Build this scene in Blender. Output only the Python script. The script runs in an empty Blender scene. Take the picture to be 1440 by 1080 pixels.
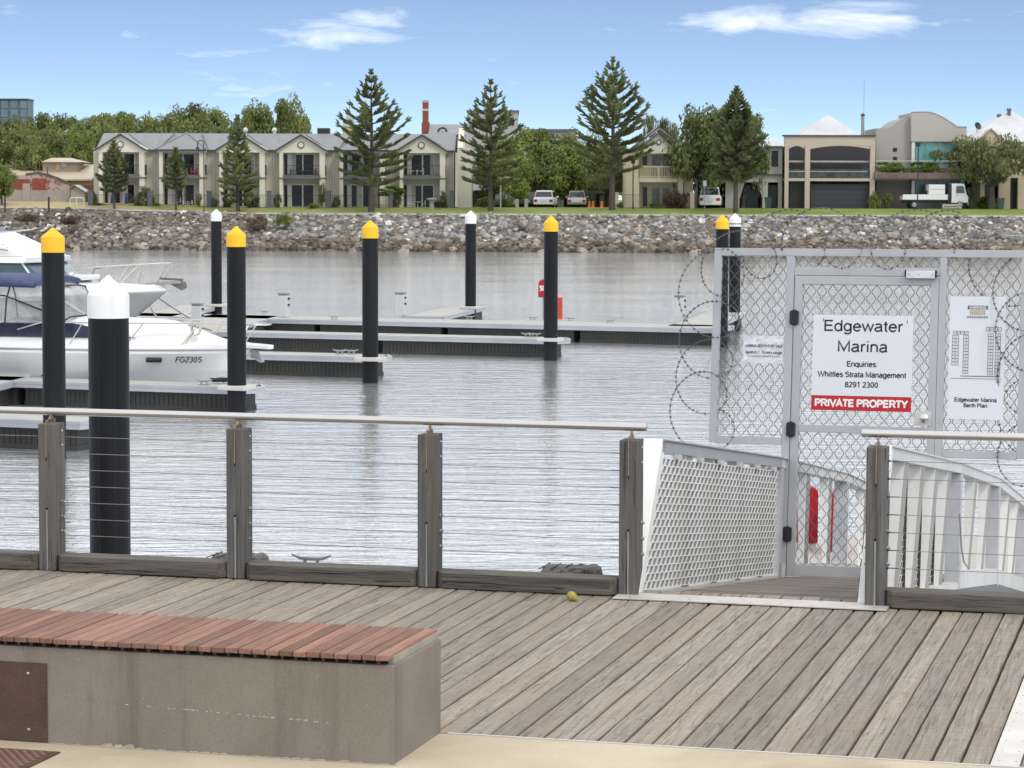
import bpy, bmesh, math, random
from mathutils import Vector, Matrix, noise as mnoise
rnd = random.Random(7)
sc = bpy.context.scene
COL = sc.collection
# ------------------------------------------------------------------ camera
F_PX, CZ = 3600.0, 2.35
PITCH, ROLL = math.atan(260/3600.0), 0.003
cam_d = bpy.data.cameras.new('camera'); cam = bpy.data.objects.new('camera', cam_d); COL.objects.link(cam)
cam_d.sensor_width = 36; cam_d.lens = 90; cam_d.clip_start = 0.1; cam_d.clip_end = 9000
cam.matrix_world = Matrix.Translation((0, 0, CZ)) @ Matrix.Rotation(math.pi/2-PITCH, 4, 'X') @ Matrix.Rotation(ROLL, 4, 'Z')
cam_d.dof.use_dof = True; cam_d.dof.focus_distance = 17.0; cam_d.dof.aperture_fstop = 22
sc.camera = cam
# ------------------------------------------------------------------ light
SUN_EL, SUN_AZ = math.radians(50), math.radians(146)     # azimuth measured from +Y towards +X
world = bpy.data.worlds.new('World'); sc.world = world; world.use_nodes = True
def build_world():
    nt = world.node_tree; N = nt.nodes; L = nt.links; N.clear()
    out = N.new('ShaderNodeOutputWorld'); bg = N.new('ShaderNodeBackground'); L.new(bg.outputs[0], out.inputs[0])
    bg.inputs[1].default_value = 0.15
    tc = N.new('ShaderNodeTexCoord'); sep = N.new('ShaderNodeSeparateXYZ'); L.new(tc.outputs['Generated'], sep.inputs[0])
    def math_(op, a, b=None, c=None, clamp=False):
        n = N.new('ShaderNodeMath'); n.operation = op; n.use_clamp = clamp
        for i, v in enumerate((a, b, c)):
            if v is None: continue
            if isinstance(v, (int, float)): n.inputs[i].default_value = v
            else: L.new(v, n.inputs[i])
        return n.outputs[0]
    sky = N.new('ShaderNodeTexSky'); sky.sky_type = 'NISHITA'; sky.sun_disc = False
    sky.sun_elevation = SUN_EL; sky.sun_rotation = SUN_AZ; sky.air_density = 1.0; sky.dust_density = 0.6; sky.ozone_density = 2.0
    # clear air: the sky seen low over the water is already blue, so the lookup is lifted a little
    z2 = math_('MULTIPLY_ADD', math_('MAXIMUM', sep.outputs[2], 0.0), 3.8, 0.042)
    z2 = math_('MINIMUM', z2, 1.2)
    cmb = N.new('ShaderNodeCombineXYZ'); L.new(sep.outputs[0], cmb.inputs[0]); L.new(sep.outputs[1], cmb.inputs[1]); L.new(z2, cmb.inputs[2])
    nrm = N.new('ShaderNodeVectorMath'); nrm.operation = 'NORMALIZE'; L.new(cmb.outputs[0], nrm.inputs[0]); L.new(nrm.outputs[0], sky.inputs[0])
    tint = N.new('ShaderNodeMix'); tint.data_type = 'RGBA'; tint.blend_type = 'MULTIPLY'; tint.inputs[0].default_value = 1
    L.new(sky.outputs[0], tint.inputs[6]); tint.inputs[7].default_value = SKYTINT
    # clouds
    mp = N.new('ShaderNodeMapping'); L.new(tc.outputs['Generated'], mp.inputs[0]); mp.inputs[3].default_value = (20, 20, 85); mp.inputs[1].default_value = (CL_OFF[0], 0, CL_OFF[1])
    mp.inputs[2].default_value = (0, math.radians(-6), 0)
    n1 = N.new('ShaderNodeTexNoise'); n1.inputs['Scale'].default_value = 1.0; n1.inputs['Detail'].default_value = 8; n1.inputs['Roughness'].default_value = 0.6; n1.inputs['Distortion'].default_value = 0.5
    L.new(mp.outputs[0], n1.inputs['Vector'])
    # soft wisps where the photograph has them (directions on the sky)
    wisp = None
    for (px, py, sx, sy, a) in ((430, 48, 170, 34, 0.27), (1080, 28, 230, 22, 0.28), (1230, 30, 90, 28, 0.20), (500, 40, 60, 18, 0.12), (650, -4, 60, 10, 0.2), (10, 8, 34, 16, 0.2), (340, 108, 160, 16, 0.08)):
        d = pix_ray(px, py); d = d.normalized()
        dx = math_('MULTIPLY', math_('SUBTRACT', sep.outputs[0], d.x), 3600/sx)
        dz = math_('MULTIPLY', math_('SUBTRACT', sep.outputs[2], d.z), 3600/sy)
        r2 = math_('ADD', math_('MULTIPLY', dx, dx), math_('MULTIPLY', dz, dz))
        g = math_('MULTIPLY', math_('POWER', 2.718, math_('MULTIPLY', r2, -1.0)), a)
        g = math_('MULTIPLY', g, math_('GREATER_THAN', sep.outputs[1], 0.0))
        wisp = g if wisp is None else math_('ADD', wisp, g)
    high = math_('MULTIPLY', math_('SUBTRACT', sep.outputs[2], 0.083), 12.0, clamp=True)     # bank of thin cloud closes in overhead
    cov = math_('ADD', wisp, math_('MULTIPLY', high, 0.75))
    m = math_('ADD', math_('MULTIPLY_ADD', n1.outputs[0], 1.45, -0.225), cov)
    mask = N.new('ShaderNodeMapRange'); L.new(m, mask.inputs[0]); mask.inputs[1].default_value = 0.71; mask.inputs[2].default_value = 1.30; mask.inputs[3].default_value = 0.03; mask.inputs[4].default_value = 0.90; mask.clamp = True
    cc = N.new('ShaderNodeMix'); cc.data_type = 'RGBA'; L.new(n1.outputs[0], cc.inputs[0])
    cc.inputs[6].default_value = (CLV*0.93, CLV*0.94, CLV*0.955, 1); cc.inputs[7].default_value = (CLV*1.1, CLV*1.1, CLV*1.1, 1)
    mx = N.new('ShaderNodeMix'); mx.data_type = 'RGBA'; L.new(mask.outputs[0], mx.inputs[0]); L.new(tint.outputs[2], mx.inputs[6]); L.new(cc.outputs[2], mx.inputs[7])
    L.new(mx.outputs[2], bg.inputs[0])
SKYTINT = (1.20, 1.20, 1.20, 1); CLV = 10.2; CL_OFF = (3.1, 1.7)
def pix_ray(px, py):
    x = (px-720)/F_PX; y = -(py-540)/F_PX
    xr = x*math.cos(ROLL)-y*math.sin(ROLL); yr = x*math.sin(ROLL)+y*math.cos(ROLL)
    c, s = math.cos(PITCH), math.sin(PITCH)
    return Vector((xr, c+yr*s, -s+yr*c))
build_world()
sun_d = bpy.data.lights.new('sun', 'SUN'); sun = bpy.data.objects.new('sun', sun_d); COL.objects.link(sun)
sun_d.energy = 1.25; sun_d.angle = math.radians(11); sun_d.color = (1.0, 0.95, 0.87)
sdir = Vector((math.sin(SUN_AZ)*math.cos(SUN_EL), math.cos(SUN_AZ)*math.cos(SUN_EL), math.sin(SUN_EL)))
sun.rotation_euler = sdir.to_track_quat('Z', 'Y').to_euler(); sun.location = (20, -20, 40)
sc.view_settings.view_transform = 'Standard'; sc.view_settings.look = 'None'; sc.view_settings.gamma = 1; sc.view_settings.use_curve_mapping = False
sc.view_settings.exposure = 0.0
# ------------------------------------------------------------------ geometry helpers
CAM = Vector((0, 0, CZ))
def atY(px, py, Y):
    d = pix_ray(px, py); return CAM + d*(Y/d.y)
def atZ(px, py, z):
    d = pix_ray(px, py); return CAM + d*((z-CZ)/d.z)
TH = math.radians(15.2)
U = Vector((math.cos(TH), -math.sin(TH), 0)); V = Vector((math.sin(TH), math.cos(TH), 0)); ZZ = Vector((0, 0, 1))
MD = Matrix(((U.x, V.x, 0, 0), (U.y, V.y, 0, 0), (0, 0, 1, 0), (0, 0, 0, 1)))      # quay frame: u along the railing, v out to the water
I4 = Matrix.Identity(4)
WM = {}
def wm(o): return WM[o.name] if o is not None else I4
class MB:
    def __init__(s, M=None): s.v = []; s.f = []; s.M = M or I4; s.c = None
    def add(s, vs, fs):
        b = len(s.v); s.v += [s.M @ Vector(p) for p in vs]; s.f += [tuple(i+b for i in f) for f in fs]; return s
    def box(s, x0, x1, y0, y1, z0, z1):
        return s.add([(x0,y0,z0),(x1,y0,z0),(x1,y1,z0),(x0,y1,z0),(x0,y0,z1),(x1,y0,z1),(x1,y1,z1),(x0,y1,z1)],
            [(0,3,2,1),(4,5,6,7),(0,1,5,4),(1,2,6,5),(2,3,7,6),(3,0,4,7)])
    def prism(s, poly, ext):                       # poly: 3D points, ext: vector
        n = len(poly); e = Vector(ext); p = [Vector(q) for q in poly]
        nn = Vector((0,0,0))
        for i in range(n): nn += p[i].cross(p[(i+1) % n])
        if nn.dot(e) > 0: p = p[::-1]
        return s.add(p+[q+e for q in p], [tuple(range(n)), tuple(range(2*n-1, n-1, -1))]+[(i, i+n, (i+1)%n+n, (i+1)%n) for i in range(n)])
    def quad(s, a, b, c, d): return s.add([a,b,c,d], [(0,1,2,3)])
    def tube(s, pts, r, seg=8, caps=True, closed=False):
        pts = [Vector(p) for p in pts]; n = len(pts); rr = r if isinstance(r, (list, tuple)) else [r]*n
        vs = []; pn = None
        for i, p in enumerate(pts):
            t = (pts[(i+1)%n]-pts[i-1]) if closed else (pts[min(i+1, n-1)]-pts[max(i-1, 0)])
            t = t.normalized() if t.length > 1e-9 else Vector((0,0,1))
            if pn is None:
                a = Vector((0,0,1)) if abs(t.z) < .9 else Vector((1,0,0)); pn = (a-t*a.dot(t)).normalized()
            else:
                pn = pn-t*pn.dot(t); pn = pn.normalized() if pn.length > 1e-6 else t.orthogonal().normalized()
            b = t.cross(pn)
            for k in range(seg):
                an = 2*math.pi*k/seg; vs.append(p+(pn*math.cos(an)+b*math.sin(an))*rr[i])
        fs = []
        for i in range(n if closed else n-1):
            j = (i+1) % n
            for k in range(seg): fs.append((i*seg+k, i*seg+(k+1)%seg, j*seg+(k+1)%seg, j*seg+k))
        if caps and not closed: fs += [tuple(range(seg-1, -1, -1)), tuple((n-1)*seg+k for k in range(seg))]
        return s.add(vs, fs)
    def lathe(s, prof, cx=0, cy=0, seg=24, axis='Z'):        # prof: (radius, z)
        vs = []; fs = []; n = len(prof)
        for (r, z) in prof:
            for k in range(seg):
                a = 2*math.pi*k/seg; vs.append((cx+r*math.cos(a), cy+r*math.sin(a), z))
        for i in range(n-1):
            for k in range(seg): fs.append((i*seg+k, i*seg+(k+1)%seg, (i+1)*seg+(k+1)%seg, (i+1)*seg+k))
        fs += [tuple(range(seg-1, -1, -1)), tuple((n-1)*seg+k for k in range(seg))]
        return s.add(vs, fs)
    def loft(s, rings, closed=True, caps=True):
        n = len(rings[0]); vs = [p for r in rings for p in r]; fs = []
        for i in range(len(rings)-1):
            for k in range(n if closed else n-1): fs.append((i*n+k, i*n+(k+1)%n, (i+1)*n+(k+1)%n, (i+1)*n+k))
        if caps: fs += [tuple(range(n-1, -1, -1)), tuple((len(rings)-1)*n+k for k in range(n))]
        return s.add(vs, fs)
    def mesh(s, name, mat, W, smooth=None, bevel=0, fix=False):
        me = bpy.data.meshes.new(name); inv = W.inverted()
        me.from_pydata([inv @ p for p in s.v], [], s.f); me.materials.append(mat)
        if bevel or fix:
            bm = bmesh.new(); bm.from_mesh(me)
            if fix: bmesh.ops.recalc_face_normals(bm, faces=bm.faces)
            if bevel:
                bmesh.ops.remove_doubles(bm, verts=bm.verts, dist=1e-5)
                es = [e for e in bm.edges if len(e.link_faces) == 2 and e.calc_face_angle(0) > .5]
                bmesh.ops.bevel(bm, geom=es, offset=bevel, segments=2, affect='EDGES', profile=.6)
            bm.to_mesh(me); bm.free()
        if smooth is not None:
            me.polygons.foreach_set('use_smooth', [True]*len(me.polygons)); me.set_sharp_from_angle(angle=math.radians(smooth))
        if s.c is not None and len(s.c) == len(me.polygons):
            ca = me.color_attributes.new('Col', 'FLOAT_COLOR', 'CORNER'); k = 0
            buf = []
            for p in me.polygons: buf += list(s.c[p.index])*p.loop_total
            ca.data.foreach_set('color', buf)
        me.update(); return me
    def build(s, name, mat, parent=None, label=None, smooth=None, bevel=0, fix=False, loc=None, kind=None):
        W = wm(parent)
        if parent is None and loc is not None: W = Matrix.Translation(loc)
        L = I4
        me = s.mesh(name, mat, W, smooth, bevel, fix)
        o = bpy.data.objects.new(name, me); COL.objects.link(o)
        if parent is not None: o.parent = parent
        elif loc is not None: o.location = loc
        WM[o.name] = W.copy()
        if label: o['label'] = label
        if kind: o['kind'] = kind
        return o
def thing(name, label, cat, M=None, group=None, loc=None):
    o = bpy.data.objects.new(name, None); COL.objects.link(o); o.empty_display_size = .2
    if M is None: M = Matrix.Translation(loc or (0,0,0))
    o.matrix_world = M; WM[o.name] = M.copy()
    o['label'] = label; o['category'] = cat
    if group: o['group'] = group
    return o
def tag(o, label, cat, group=None):
    o['label'] = label; o['category'] = cat
    if group: o['group'] = group
    return o
def struct(mb, name, mat, **k): o = mb.build(name, mat, **k); o['kind'] = 'structure'; return o
def inst(name, me, parent, loc, rot=None, scale=None):
    o = bpy.data.objects.new(name, me); COL.objects.link(o)
    if parent is not None: o.parent = parent
    o.location = loc
    if rot is not None: o.rotation_euler = rot
    if scale is not None: o.scale = scale
    return o
def kids(o): return [c for c in bpy.data.objects if c.parent == o]
def copy_tree(src, M, label, group=None):
    ch = {}
    for c in bpy.data.objects:
        if c.parent: ch.setdefault(c.parent.name, []).append(c)
    r = src.copy(); COL.objects.link(r); r.matrix_world = M; WM[r.name] = M.copy(); r['label'] = label
    if group: r['group'] = group
    def rec(a, b):
        for c in ch.get(a.name, []):
            d = c.copy(); COL.objects.link(d); d.parent = b; rec(c, d)
    rec(src, r); return r
# ------------------------------------------------------------------ plain sans lettering drawn as strokes
def _arc(cx, cy, rx, ry, a0, a1, n=10): return [(cx+rx*math.cos(math.radians(a0+(a1-a0)*k/n)), cy+ry*math.sin(math.radians(a0+(a1-a0)*k/n))) for k in range(n+1)]
XH = .73
GL = {' ': (.30, []), ':': (.22, [[(.11, .0), (.11, .07)], [(.11, .62), (.11, .69)]]), ',': (.22, [[(.13, .05), (.07, -.13)]]), '.': (.22, [[(.11, 0), (.11, .07)]]),
 'E': (.76, [[(.70, .06), (.14, .06), (.14, .94), (.68, .94)], [(.14, .52), (.64, .52)]]), 'F': (.70, [[(.14, 0), (.14, .94), (.66, .94)], [(.14, .50), (.58, .50)]]),
 'M': (.98, [[(.12, 0), (.12, .97), (.49, .12), (.86, .97), (.86, 0)]]), 'W': (1.20, [[(.05, 1), (.32, .05), (.60, .95), (.88, .05), (1.15, 1)]]),
 'P': (.78, [[(.14, 0), (.14, .94), (.45, .94)]+_arc(.45, .71, .24, .23, 90, -90)+[(.14, .48)]]), 'R': (.84, [[(.14, 0), (.14, .94), (.48, .94)]+_arc(.48, .72, .24, .22, 90, -90)+[(.14, .50)], [(.46, .50), (.76, 0)]]),
 'I': (.32, [[(.16, 0), (.16, 1)]]), 'V': (.80, [[(.04, 1), (.40, .06), (.76, 1)]]), 'A': (.80, [[(.04, 0), (.40, .96), (.76, 0)], [(.17, .34), (.63, .34)]]), 'T': (.72, [[(.04, .94), (.68, .94)], [(.36, .94), (.36, 0)]]),
 'O': (.94, [_arc(.47, .5, .38, .45, 0, 360, 20)]), 'Y': (.78, [[(.04, 1), (.39, .46), (.74, 1)], [(.39, .46), (.39, 0)]]), 'B': (.78, [[(.14, .06), (.14, .94), (.44, .94)]+_arc(.44, .73, .20, .21, 90, -90)+[(.14, .52)], [(.44, .52)]+_arc(.46, .29, .23, .23, 90, -90)+[(.14, .06)]]),
 'S': (.78, [_arc(.39, .72, .26, .22, 20, 200, 10)+_arc(.41, .28, .28, .23, 60, -160, 12)]), 'G': (.90, [_arc(.46, .5, .37, .45, 45, 350, 16)+[(.82, .46), (.50, .46)]]), 'H': (.84, [[(.14, 0), (.14, 1)], [(.70, 0), (.70, 1)], [(.14, .52), (.70, .52)]]),
 'L': (.66, [[(.14, 1), (.14, .06), (.62, .06)]]), 'D': (.84, [[(.14, .06), (.14, .94), (.40, .94)]+_arc(.40, .5, .36, .44, 90, -90, 12)+[(.14, .06)]]), 'N': (.86, [[(.13, 0), (.13, .97), (.73, .03), (.73, 1)]]),
 'd': (.66, [_arc(.31, .355, .23, .33, 0, 360, 16), [(.55, 0), (.55, 1)]]), 'b': (.66, [_arc(.35, .355, .23, .33, 0, 360, 16), [(.11, 0), (.11, 1)]]), 'q': (.66, [_arc(.31, .355, .23, .33, 0, 360, 16), [(.55, -.28), (.55, .71)]]),
 'g': (.66, [_arc(.31, .37, .23, .32, 0, 360, 16), [(.55, .71), (.55, -.02)]+_arc(.32, -.04, .23, .20, 0, -160, 8)]), 'e': (.66, [[(.10, .38), (.56, .38)]+_arc(.33, .355, .24, .33, 5, 325, 16)]), 'a': (.66, [_arc(.32, .54, .20, .15, 165, 10, 8)+[(.52, .14), (.58, .0)], [(.52, .44), (.32, .38)]+_arc(.28, .20, .19, .17, 80, 300, 10)+[(.52, .18)]]),
 'w': (.86, [[(.04, .71), (.24, .04), (.43, .68), (.62, .04), (.82, .71)]]), 't': (.34, [[(.17, .92), (.17, .14)]+_arc(.27, .14, .10, .10, 180, 280, 5), [(.03, .67), (.30, .67)]]), 'r': (.40, [[(.12, 0), (.12, .71)], [(.12, .46)]+_arc(.32, .44, .20, .23, 170, 75, 6)]),
 'i': (.28, [[(.14, 0), (.14, .70)], [(.14, .88), (.14, .98)]]), 'l': (.28, [[(.14, 0), (.14, 1)]]), 'n': (.64, [[(.11, 0), (.11, .71)], [(.11, .42)]+_arc(.32, .43, .21, .25, 175, 0, 8)+[(.53, 0)]]), 'h': (.64, [[(.11, 0), (.11, 1)], [(.11, .42)]+_arc(.32, .43, .21, .25, 175, 0, 8)+[(.53, 0)]]),
 'm': (.96, [[(.11, 0), (.11, .71)], [(.11, .44)]+_arc(.29, .44, .18, .24, 175, 0, 7)+[(.47, 0)], [(.47, .44)]+_arc(.66, .44, .18, .24, 175, 0, 7)+[(.84, 0)]]), 'u': (.64, [[(.11, .71), (.11, .28)]+_arc(.32, .27, .21, .25, 180, 355, 8), [(.53, .71), (.53, 0)]]),
 's': (.60, [_arc(.30, .52, .19, .155, 25, 200, 8)+_arc(.31, .195, .21, .165, 60, -160, 9)]), 'o': (.66, [_arc(.33, .355, .24, .33, 0, 360, 16)]), 'f': (.34, [[(.15, 0), (.15, .82)]+_arc(.27, .82, .12, .13, 180, 80, 5), [(.03, .67), (.30, .67)]]), 'c': (.60, [_arc(.33, .355, .23, .33, 45, 315, 12)]),
 '8': (.66, [_arc(.33, .73, .19, .21, 0, 360, 14), _arc(.33, .27, .23, .25, 0, 360, 14)]), '2': (.66, [_arc(.33, .72, .22, .22, 160, -30, 9)+[(.10, .06), (.58, .06)]]), '9': (.66, [_arc(.33, .67, .22, .27, 0, 360, 16), [(.55, .67)]+_arc(.30, .40, .25, .36, 0, -130, 8)]), '1': (.66, [[(.14, .74), (.38, .96), (.38, 0)]]),
 '3': (.66, [_arc(.32, .73, .19, .21, 150, -90, 10)+_arc(.32, .28, .23, .24, 90, -150, 10)]), '0': (.66, [_arc(.33, .49, .22, .45, 0, 360, 18)])}
def stroke_text(txt, cap, width, sw, mat, M, parent, extrude=.0012, align=.5, shear=0):
    """letters as flat raised strokes: cap height, total width, stroke width in metres"""
    x = 0; segs = []
    for ch in txt:
        adv, st = GL[ch]
        for s_ in st: segs.append([(x+a, b) for a, b in s_])
        x += adv
    k = width/x; mb = MB(M); h = sw/2
    for s_ in segs:
        p = [Vector(((a-x*align)*k+shear*b*cap, b*cap, 0)) for a, b in s_]; closed = (p[0]-p[-1]).length < 1e-6
        L_, R_ = [], []; n = len(p)
        for i in range(n):
            a = p[i-1] if i else (p[-2] if closed else p[0]); b = p[i+1] if i < n-1 else (p[1] if closed else p[-1])
            d0 = (p[i]-a); d1 = (b-p[i]); d0 = d0.normalized() if d0.length > 1e-9 else d1.normalized(); d1 = d1.normalized() if d1.length > 1e-9 else d0
            t = (d0+d1).normalized() if (d0+d1).length > .2 else d1; nn = Vector((-t.y, t.x, 0)); m_ = h/max(.45, nn.dot(Vector((-d0.y, d0.x, 0))))
            L_.append(p[i]+nn*m_); R_.append(p[i]-nn*m_)
        mb.add([tuple(q+Vector((0,0,extrude))) for q in L_+R_], [(n+i, n+i+1, i+1, i) for i in range(n-1)])
    return mb.build('lettering', mat, parent)
# ------------------------------------------------------------------ materials
MATS = {}
class NT:
    def __init__(s, name):
        s.m = bpy.data.materials.new(name); s.m.use_nodes = True; s.N = s.m.node_tree.nodes; s.L = s.m.node_tree.links
        s.b = s.N['Principled BSDF']; s.tc = s.N.new('ShaderNodeTexCoord'); s.oi = s.N.new('ShaderNodeObjectInfo')
    def inp(s, n, i, v):
        if v is None: return
        if isinstance(v, bpy.types.NodeSocket): s.L.new(v, n.inputs[i])
        else: n.inputs[i].default_value = v
    def math(s, op, a, b=None, c=None, clamp=False):
        n = s.N.new('ShaderNodeMath'); n.operation = op; n.use_clamp = clamp
        for i, v in enumerate((a, b, c)): s.inp(n, i, v)
        return n.outputs[0]
    def vec(s, scale=(1,1,1), rand=True, src='Object', rot=(0,0,0)):
        mp = s.N.new('ShaderNodeMapping'); mp.inputs[3].default_value = scale; mp.inputs[2].default_value = rot
        if rand:
            vm = s.N.new('ShaderNodeVectorMath'); vm.operation = 'ADD'; s.L.new(s.tc.outputs[src], vm.inputs[0])
            cx = s.N.new('ShaderNodeCombineXYZ'); r = s.math('MULTIPLY', s.oi.outputs['Random'], 37.0)
            for i in range(3): s.L.new(r, cx.inputs[i])
            s.L.new(cx.outputs[0], vm.inputs[1]); s.L.new(vm.outputs[0], mp.inputs[0])
        else: s.L.new(s.tc.outputs[src], mp.inputs[0])
        return mp.outputs[0]
    def noise(s, v, scale, detail=4, rough=.55, dist=0):
        n = s.N.new('ShaderNodeTexNoise'); s.L.new(v, n.inputs['Vector']); n.inputs['Scale'].default_value = scale
        n.inputs['Detail'].default_value = detail; n.inputs['Roughness'].default_value = rough; n.inputs['Distortion'].default_value = dist
        return n.outputs[0]
    def voro(s, v, scale, feat='F1'):
        n = s.N.new('ShaderNodeTexVoronoi'); n.feature = feat; s.L.new(v, n.inputs['Vector']); n.inputs['Scale'].default_value = scale
        return n
    def rng(s, x, a, b, c=0., d=1.):
        n = s.N.new('ShaderNodeMapRange'); s.L.new(x, n.inputs[0]); 
        for i, v in zip((1,2,3,4), (a,b,c,d)): n.inputs[i].default_value = v
        n.clamp = True; return n.outputs[0]
    def mix(s, f, a, b, blend='MIX'):
        n = s.N.new('ShaderNodeMix'); n.data_type = 'RGBA'; n.blend_type = blend
        s.inp(n, 0, f)
        for i, v in ((6, a), (7, b)):
            if isinstance(v, tuple): n.inputs[i].default_value = v if len(v) == 4 else v+(1,)
            else: s.L.new(v, n.inputs[i])
        return n.outputs[2]
    def scale(s, col, f):
        n = s.N.new('ShaderNodeVectorMath'); n.operation = 'SCALE'
        if isinstance(col, tuple): n.inputs[0].default_value = col[:3]
        else: s.L.new(col, n.inputs[0])
        s.inp(n, 3, f); return n.outputs[0]
    def bump(s, h, strength=.4, dist=.01):
        n = s.N.new('ShaderNodeBump'); n.inputs['Strength'].default_value = strength; n.inputs['Distance'].default_value = dist
        s.L.new(h, n.inputs['Height']); s.L.new(n.outputs[0], s.b.inputs['Normal']); return n
    def fin(s, col=None, rough=None, metal=None, spec=None):
        if col is not None:
            if isinstance(col, tuple): s.b.inputs['Base Color'].default_value = col if len(col) == 4 else col+(1,)
            else: s.L.new(col, s.b.inputs['Base Color'])
        if rough is not None: s.inp(s.b, 'Roughness', rough)
        if metal is not None: s.b.inputs['Metallic'].default_value = metal
        if spec is not None: s.b.inputs['Specular IOR Level'].default_value = spec
        return s.m
def mat(name, col, rough=.6, metal=0, var=.12, sc_=6, stretch=(1,1,1), bump=0, bsc=60, bd=.004, rnd_=0, dirt=None, spec=.4):
    if name in MATS: return MATS[name]
    t = NT(name); v = t.vec(stretch)
    n = t.noise(v, sc_, 5, .6); k = t.rng(n, .3, .7, 1-var, 1+var)
    if rnd_: k = t.math('MULTIPLY', k, t.rng(t.oi.outputs['Random'], 0, 1, 1-rnd_, 1+rnd_))
    c = t.scale(col, k)
    if dirt:
        v2 = t.vec((1, 1, .25)); d = t.rng(t.noise(v2, dirt[2] if len(dirt) > 2 else 3, 6, .65), .5, .78, 0, dirt[1]); c = t.mix(d, c, dirt[0])
    if bump: t.bump(t.noise(v, bsc, 3), bump, bd)
    rr = t.rng(n, .3, .7, max(.02, rough-.06), min(1, rough+.08))
    MATS[name] = t.fin(c, rr, metal, spec); return MATS[name]
def wood(name, dark, light, axis=1, crack=.5, rnd_=.12, tint=None, fscale=1.0, bumpk=.5, cross=0, fx=1.0, fy=1.0):
    if name in MATS: return MATS[name]
    t = NT(name); st = [34.*fx]*3; st[axis] = 1.6*fy
    v = t.vec(tuple(a*fscale for a in st)); g = t.noise(v, 1.0, 7, .68, .6)
    st2 = [9., 9., 9.]; st2[axis] = .8
    v2 = t.vec(tuple(a*fscale for a in st2)); g2 = t.noise(v2, 1.0, 3, .5)
    st3 = [70., 70., 70.]; st3[axis] = 2.0
    v3 = t.vec(tuple(a*fscale for a in st3)); g3 = t.noise(v3, 1.0, 4, .6, 1.2)
    c = t.mix(t.rng(g, .32, .68), dark, light)
    if tint: c = t.mix(t.rng(g2, .42, .66, 0, .75), c, tint)
    else: c = t.scale(c, t.rng(g2, .3, .7, .82, 1.15))
    crk = t.rng(g3, .34, .42, crack, 0)
    c = t.mix(crk, c, tuple(x*.22 for x in dark))
    if cross:
        st4 = [6., 6., 6.]; st4[axis] = 150.; v4 = t.vec(tuple(st4)); g4 = t.noise(v4, 1.0, 3, .6, .4)
        c = t.scale(c, t.rng(g4, .35, .65, 1-cross, 1+cross*.6))
    c = t.scale(c, t.rng(t.oi.outputs['Random'], 0, 1, 1-rnd_, 1+rnd_))
    h = t.math('SUBTRACT', g, t.math('MULTIPLY', crk, .8))
    t.bump(h, bumpk, .004)
    MATS[name] = t.fin(c, .82, 0, .25); return MATS[name]
# ------------------------------------------------------------------ common materials
deckwood = wood('deck_wood', (.178,.150,.118), (.362,.322,.270), 1, .5, .16, (.30,.24,.185), cross=.18, fx=1.9, fy=1.5)
rampwood = wood('ramp_wood', (.10,.085,.07), (.27,.24,.20), 0, .5, .22)
postwood = wood('post_wood', (.072,.070,.067), (.178,.172,.163), 2, .7, .08, (.128,.115,.102), bumpk=.7)
beamwood = wood('beam_wood', (.055,.05,.044), (.17,.155,.135), 0, .85, .08, (.12,.10,.075), bumpk=.9, fscale=.8)
beamtop = beamwood
redwood = wood('seat_wood', (.155,.078,.057), (.315,.168,.127), 1, .3, .30, (.235,.14,.11), bumpk=.3, fscale=1.6)
steel = mat('stainless_steel', (.62,.60,.57), .24, 1, .02, 2, (1,1,1))
steelb = mat('bolt_steel', (.50,.47,.42), .35, 1, .15, 60)
rustplate = mat('rusted_blade', (.34,.26,.18), .6, .4, .3, 40, dirt=((.30,.14,.06), .6, 20))
alu = mat('aluminium', (.42,.43,.44), .45, .55, .07, 4, (1,1,.3), rnd_=.04, dirt=((.34,.34,.33), .35, 6))
alup = mat('painted_aluminium', (.56,.555,.54), .5, .1, .06, 3, (1,1,.4), dirt=((.36,.34,.30), .5, 4))
aluw = mat('white_aluminium', (.76,.755,.735), .5, .0, .05, 3, (1,1,.4), dirt=((.55,.50,.42), .4, 5))
galv = mat('galvanised_wire', (.40,.41,.41), .45, .7, .15, 60)
plantgrip = mat('threshold_plate', (.55,.53,.49), .5, .3, .08, 8, dirt=((.36,.31,.25), .5, 5))
black = mat('black_plastic', (.018,.018,.02), .45, 0, .1, 10)
black_iron = mat('black_iron', (.03,.03,.032), .5, 0, .1)
def concrete_mat():
    t = NT('bench_concrete'); v = t.vec(rand=False); n = t.noise(v, 2.2, 6, .6); n2 = t.noise(v, 120, 3, .6); n3 = t.noise(t.vec((7, 7, .5), False), 1.0, 5, .65)
    c = t.mix(t.rng(n, .3, .7), (.200,.175,.143), (.262,.234,.194)); c = t.mix(t.rng(n3, .52, .66, 0, .5), c, (.135,.115,.092))
    c = t.scale(c, t.rng(n2, .3, .7, .90, 1.08))
    p = t.voro(v, 95); c = t.mix(t.rng(p.outputs['Distance'], .05, .10, .7, 0), c, t.mix(t.rng(n2, .45, .55), (.09,.08,.065), (.42,.39,.33)))
    t.bump(n2, .25, .003); return t.fin(c, .85, 0, .2)
bench_con = concrete_mat()
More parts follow.
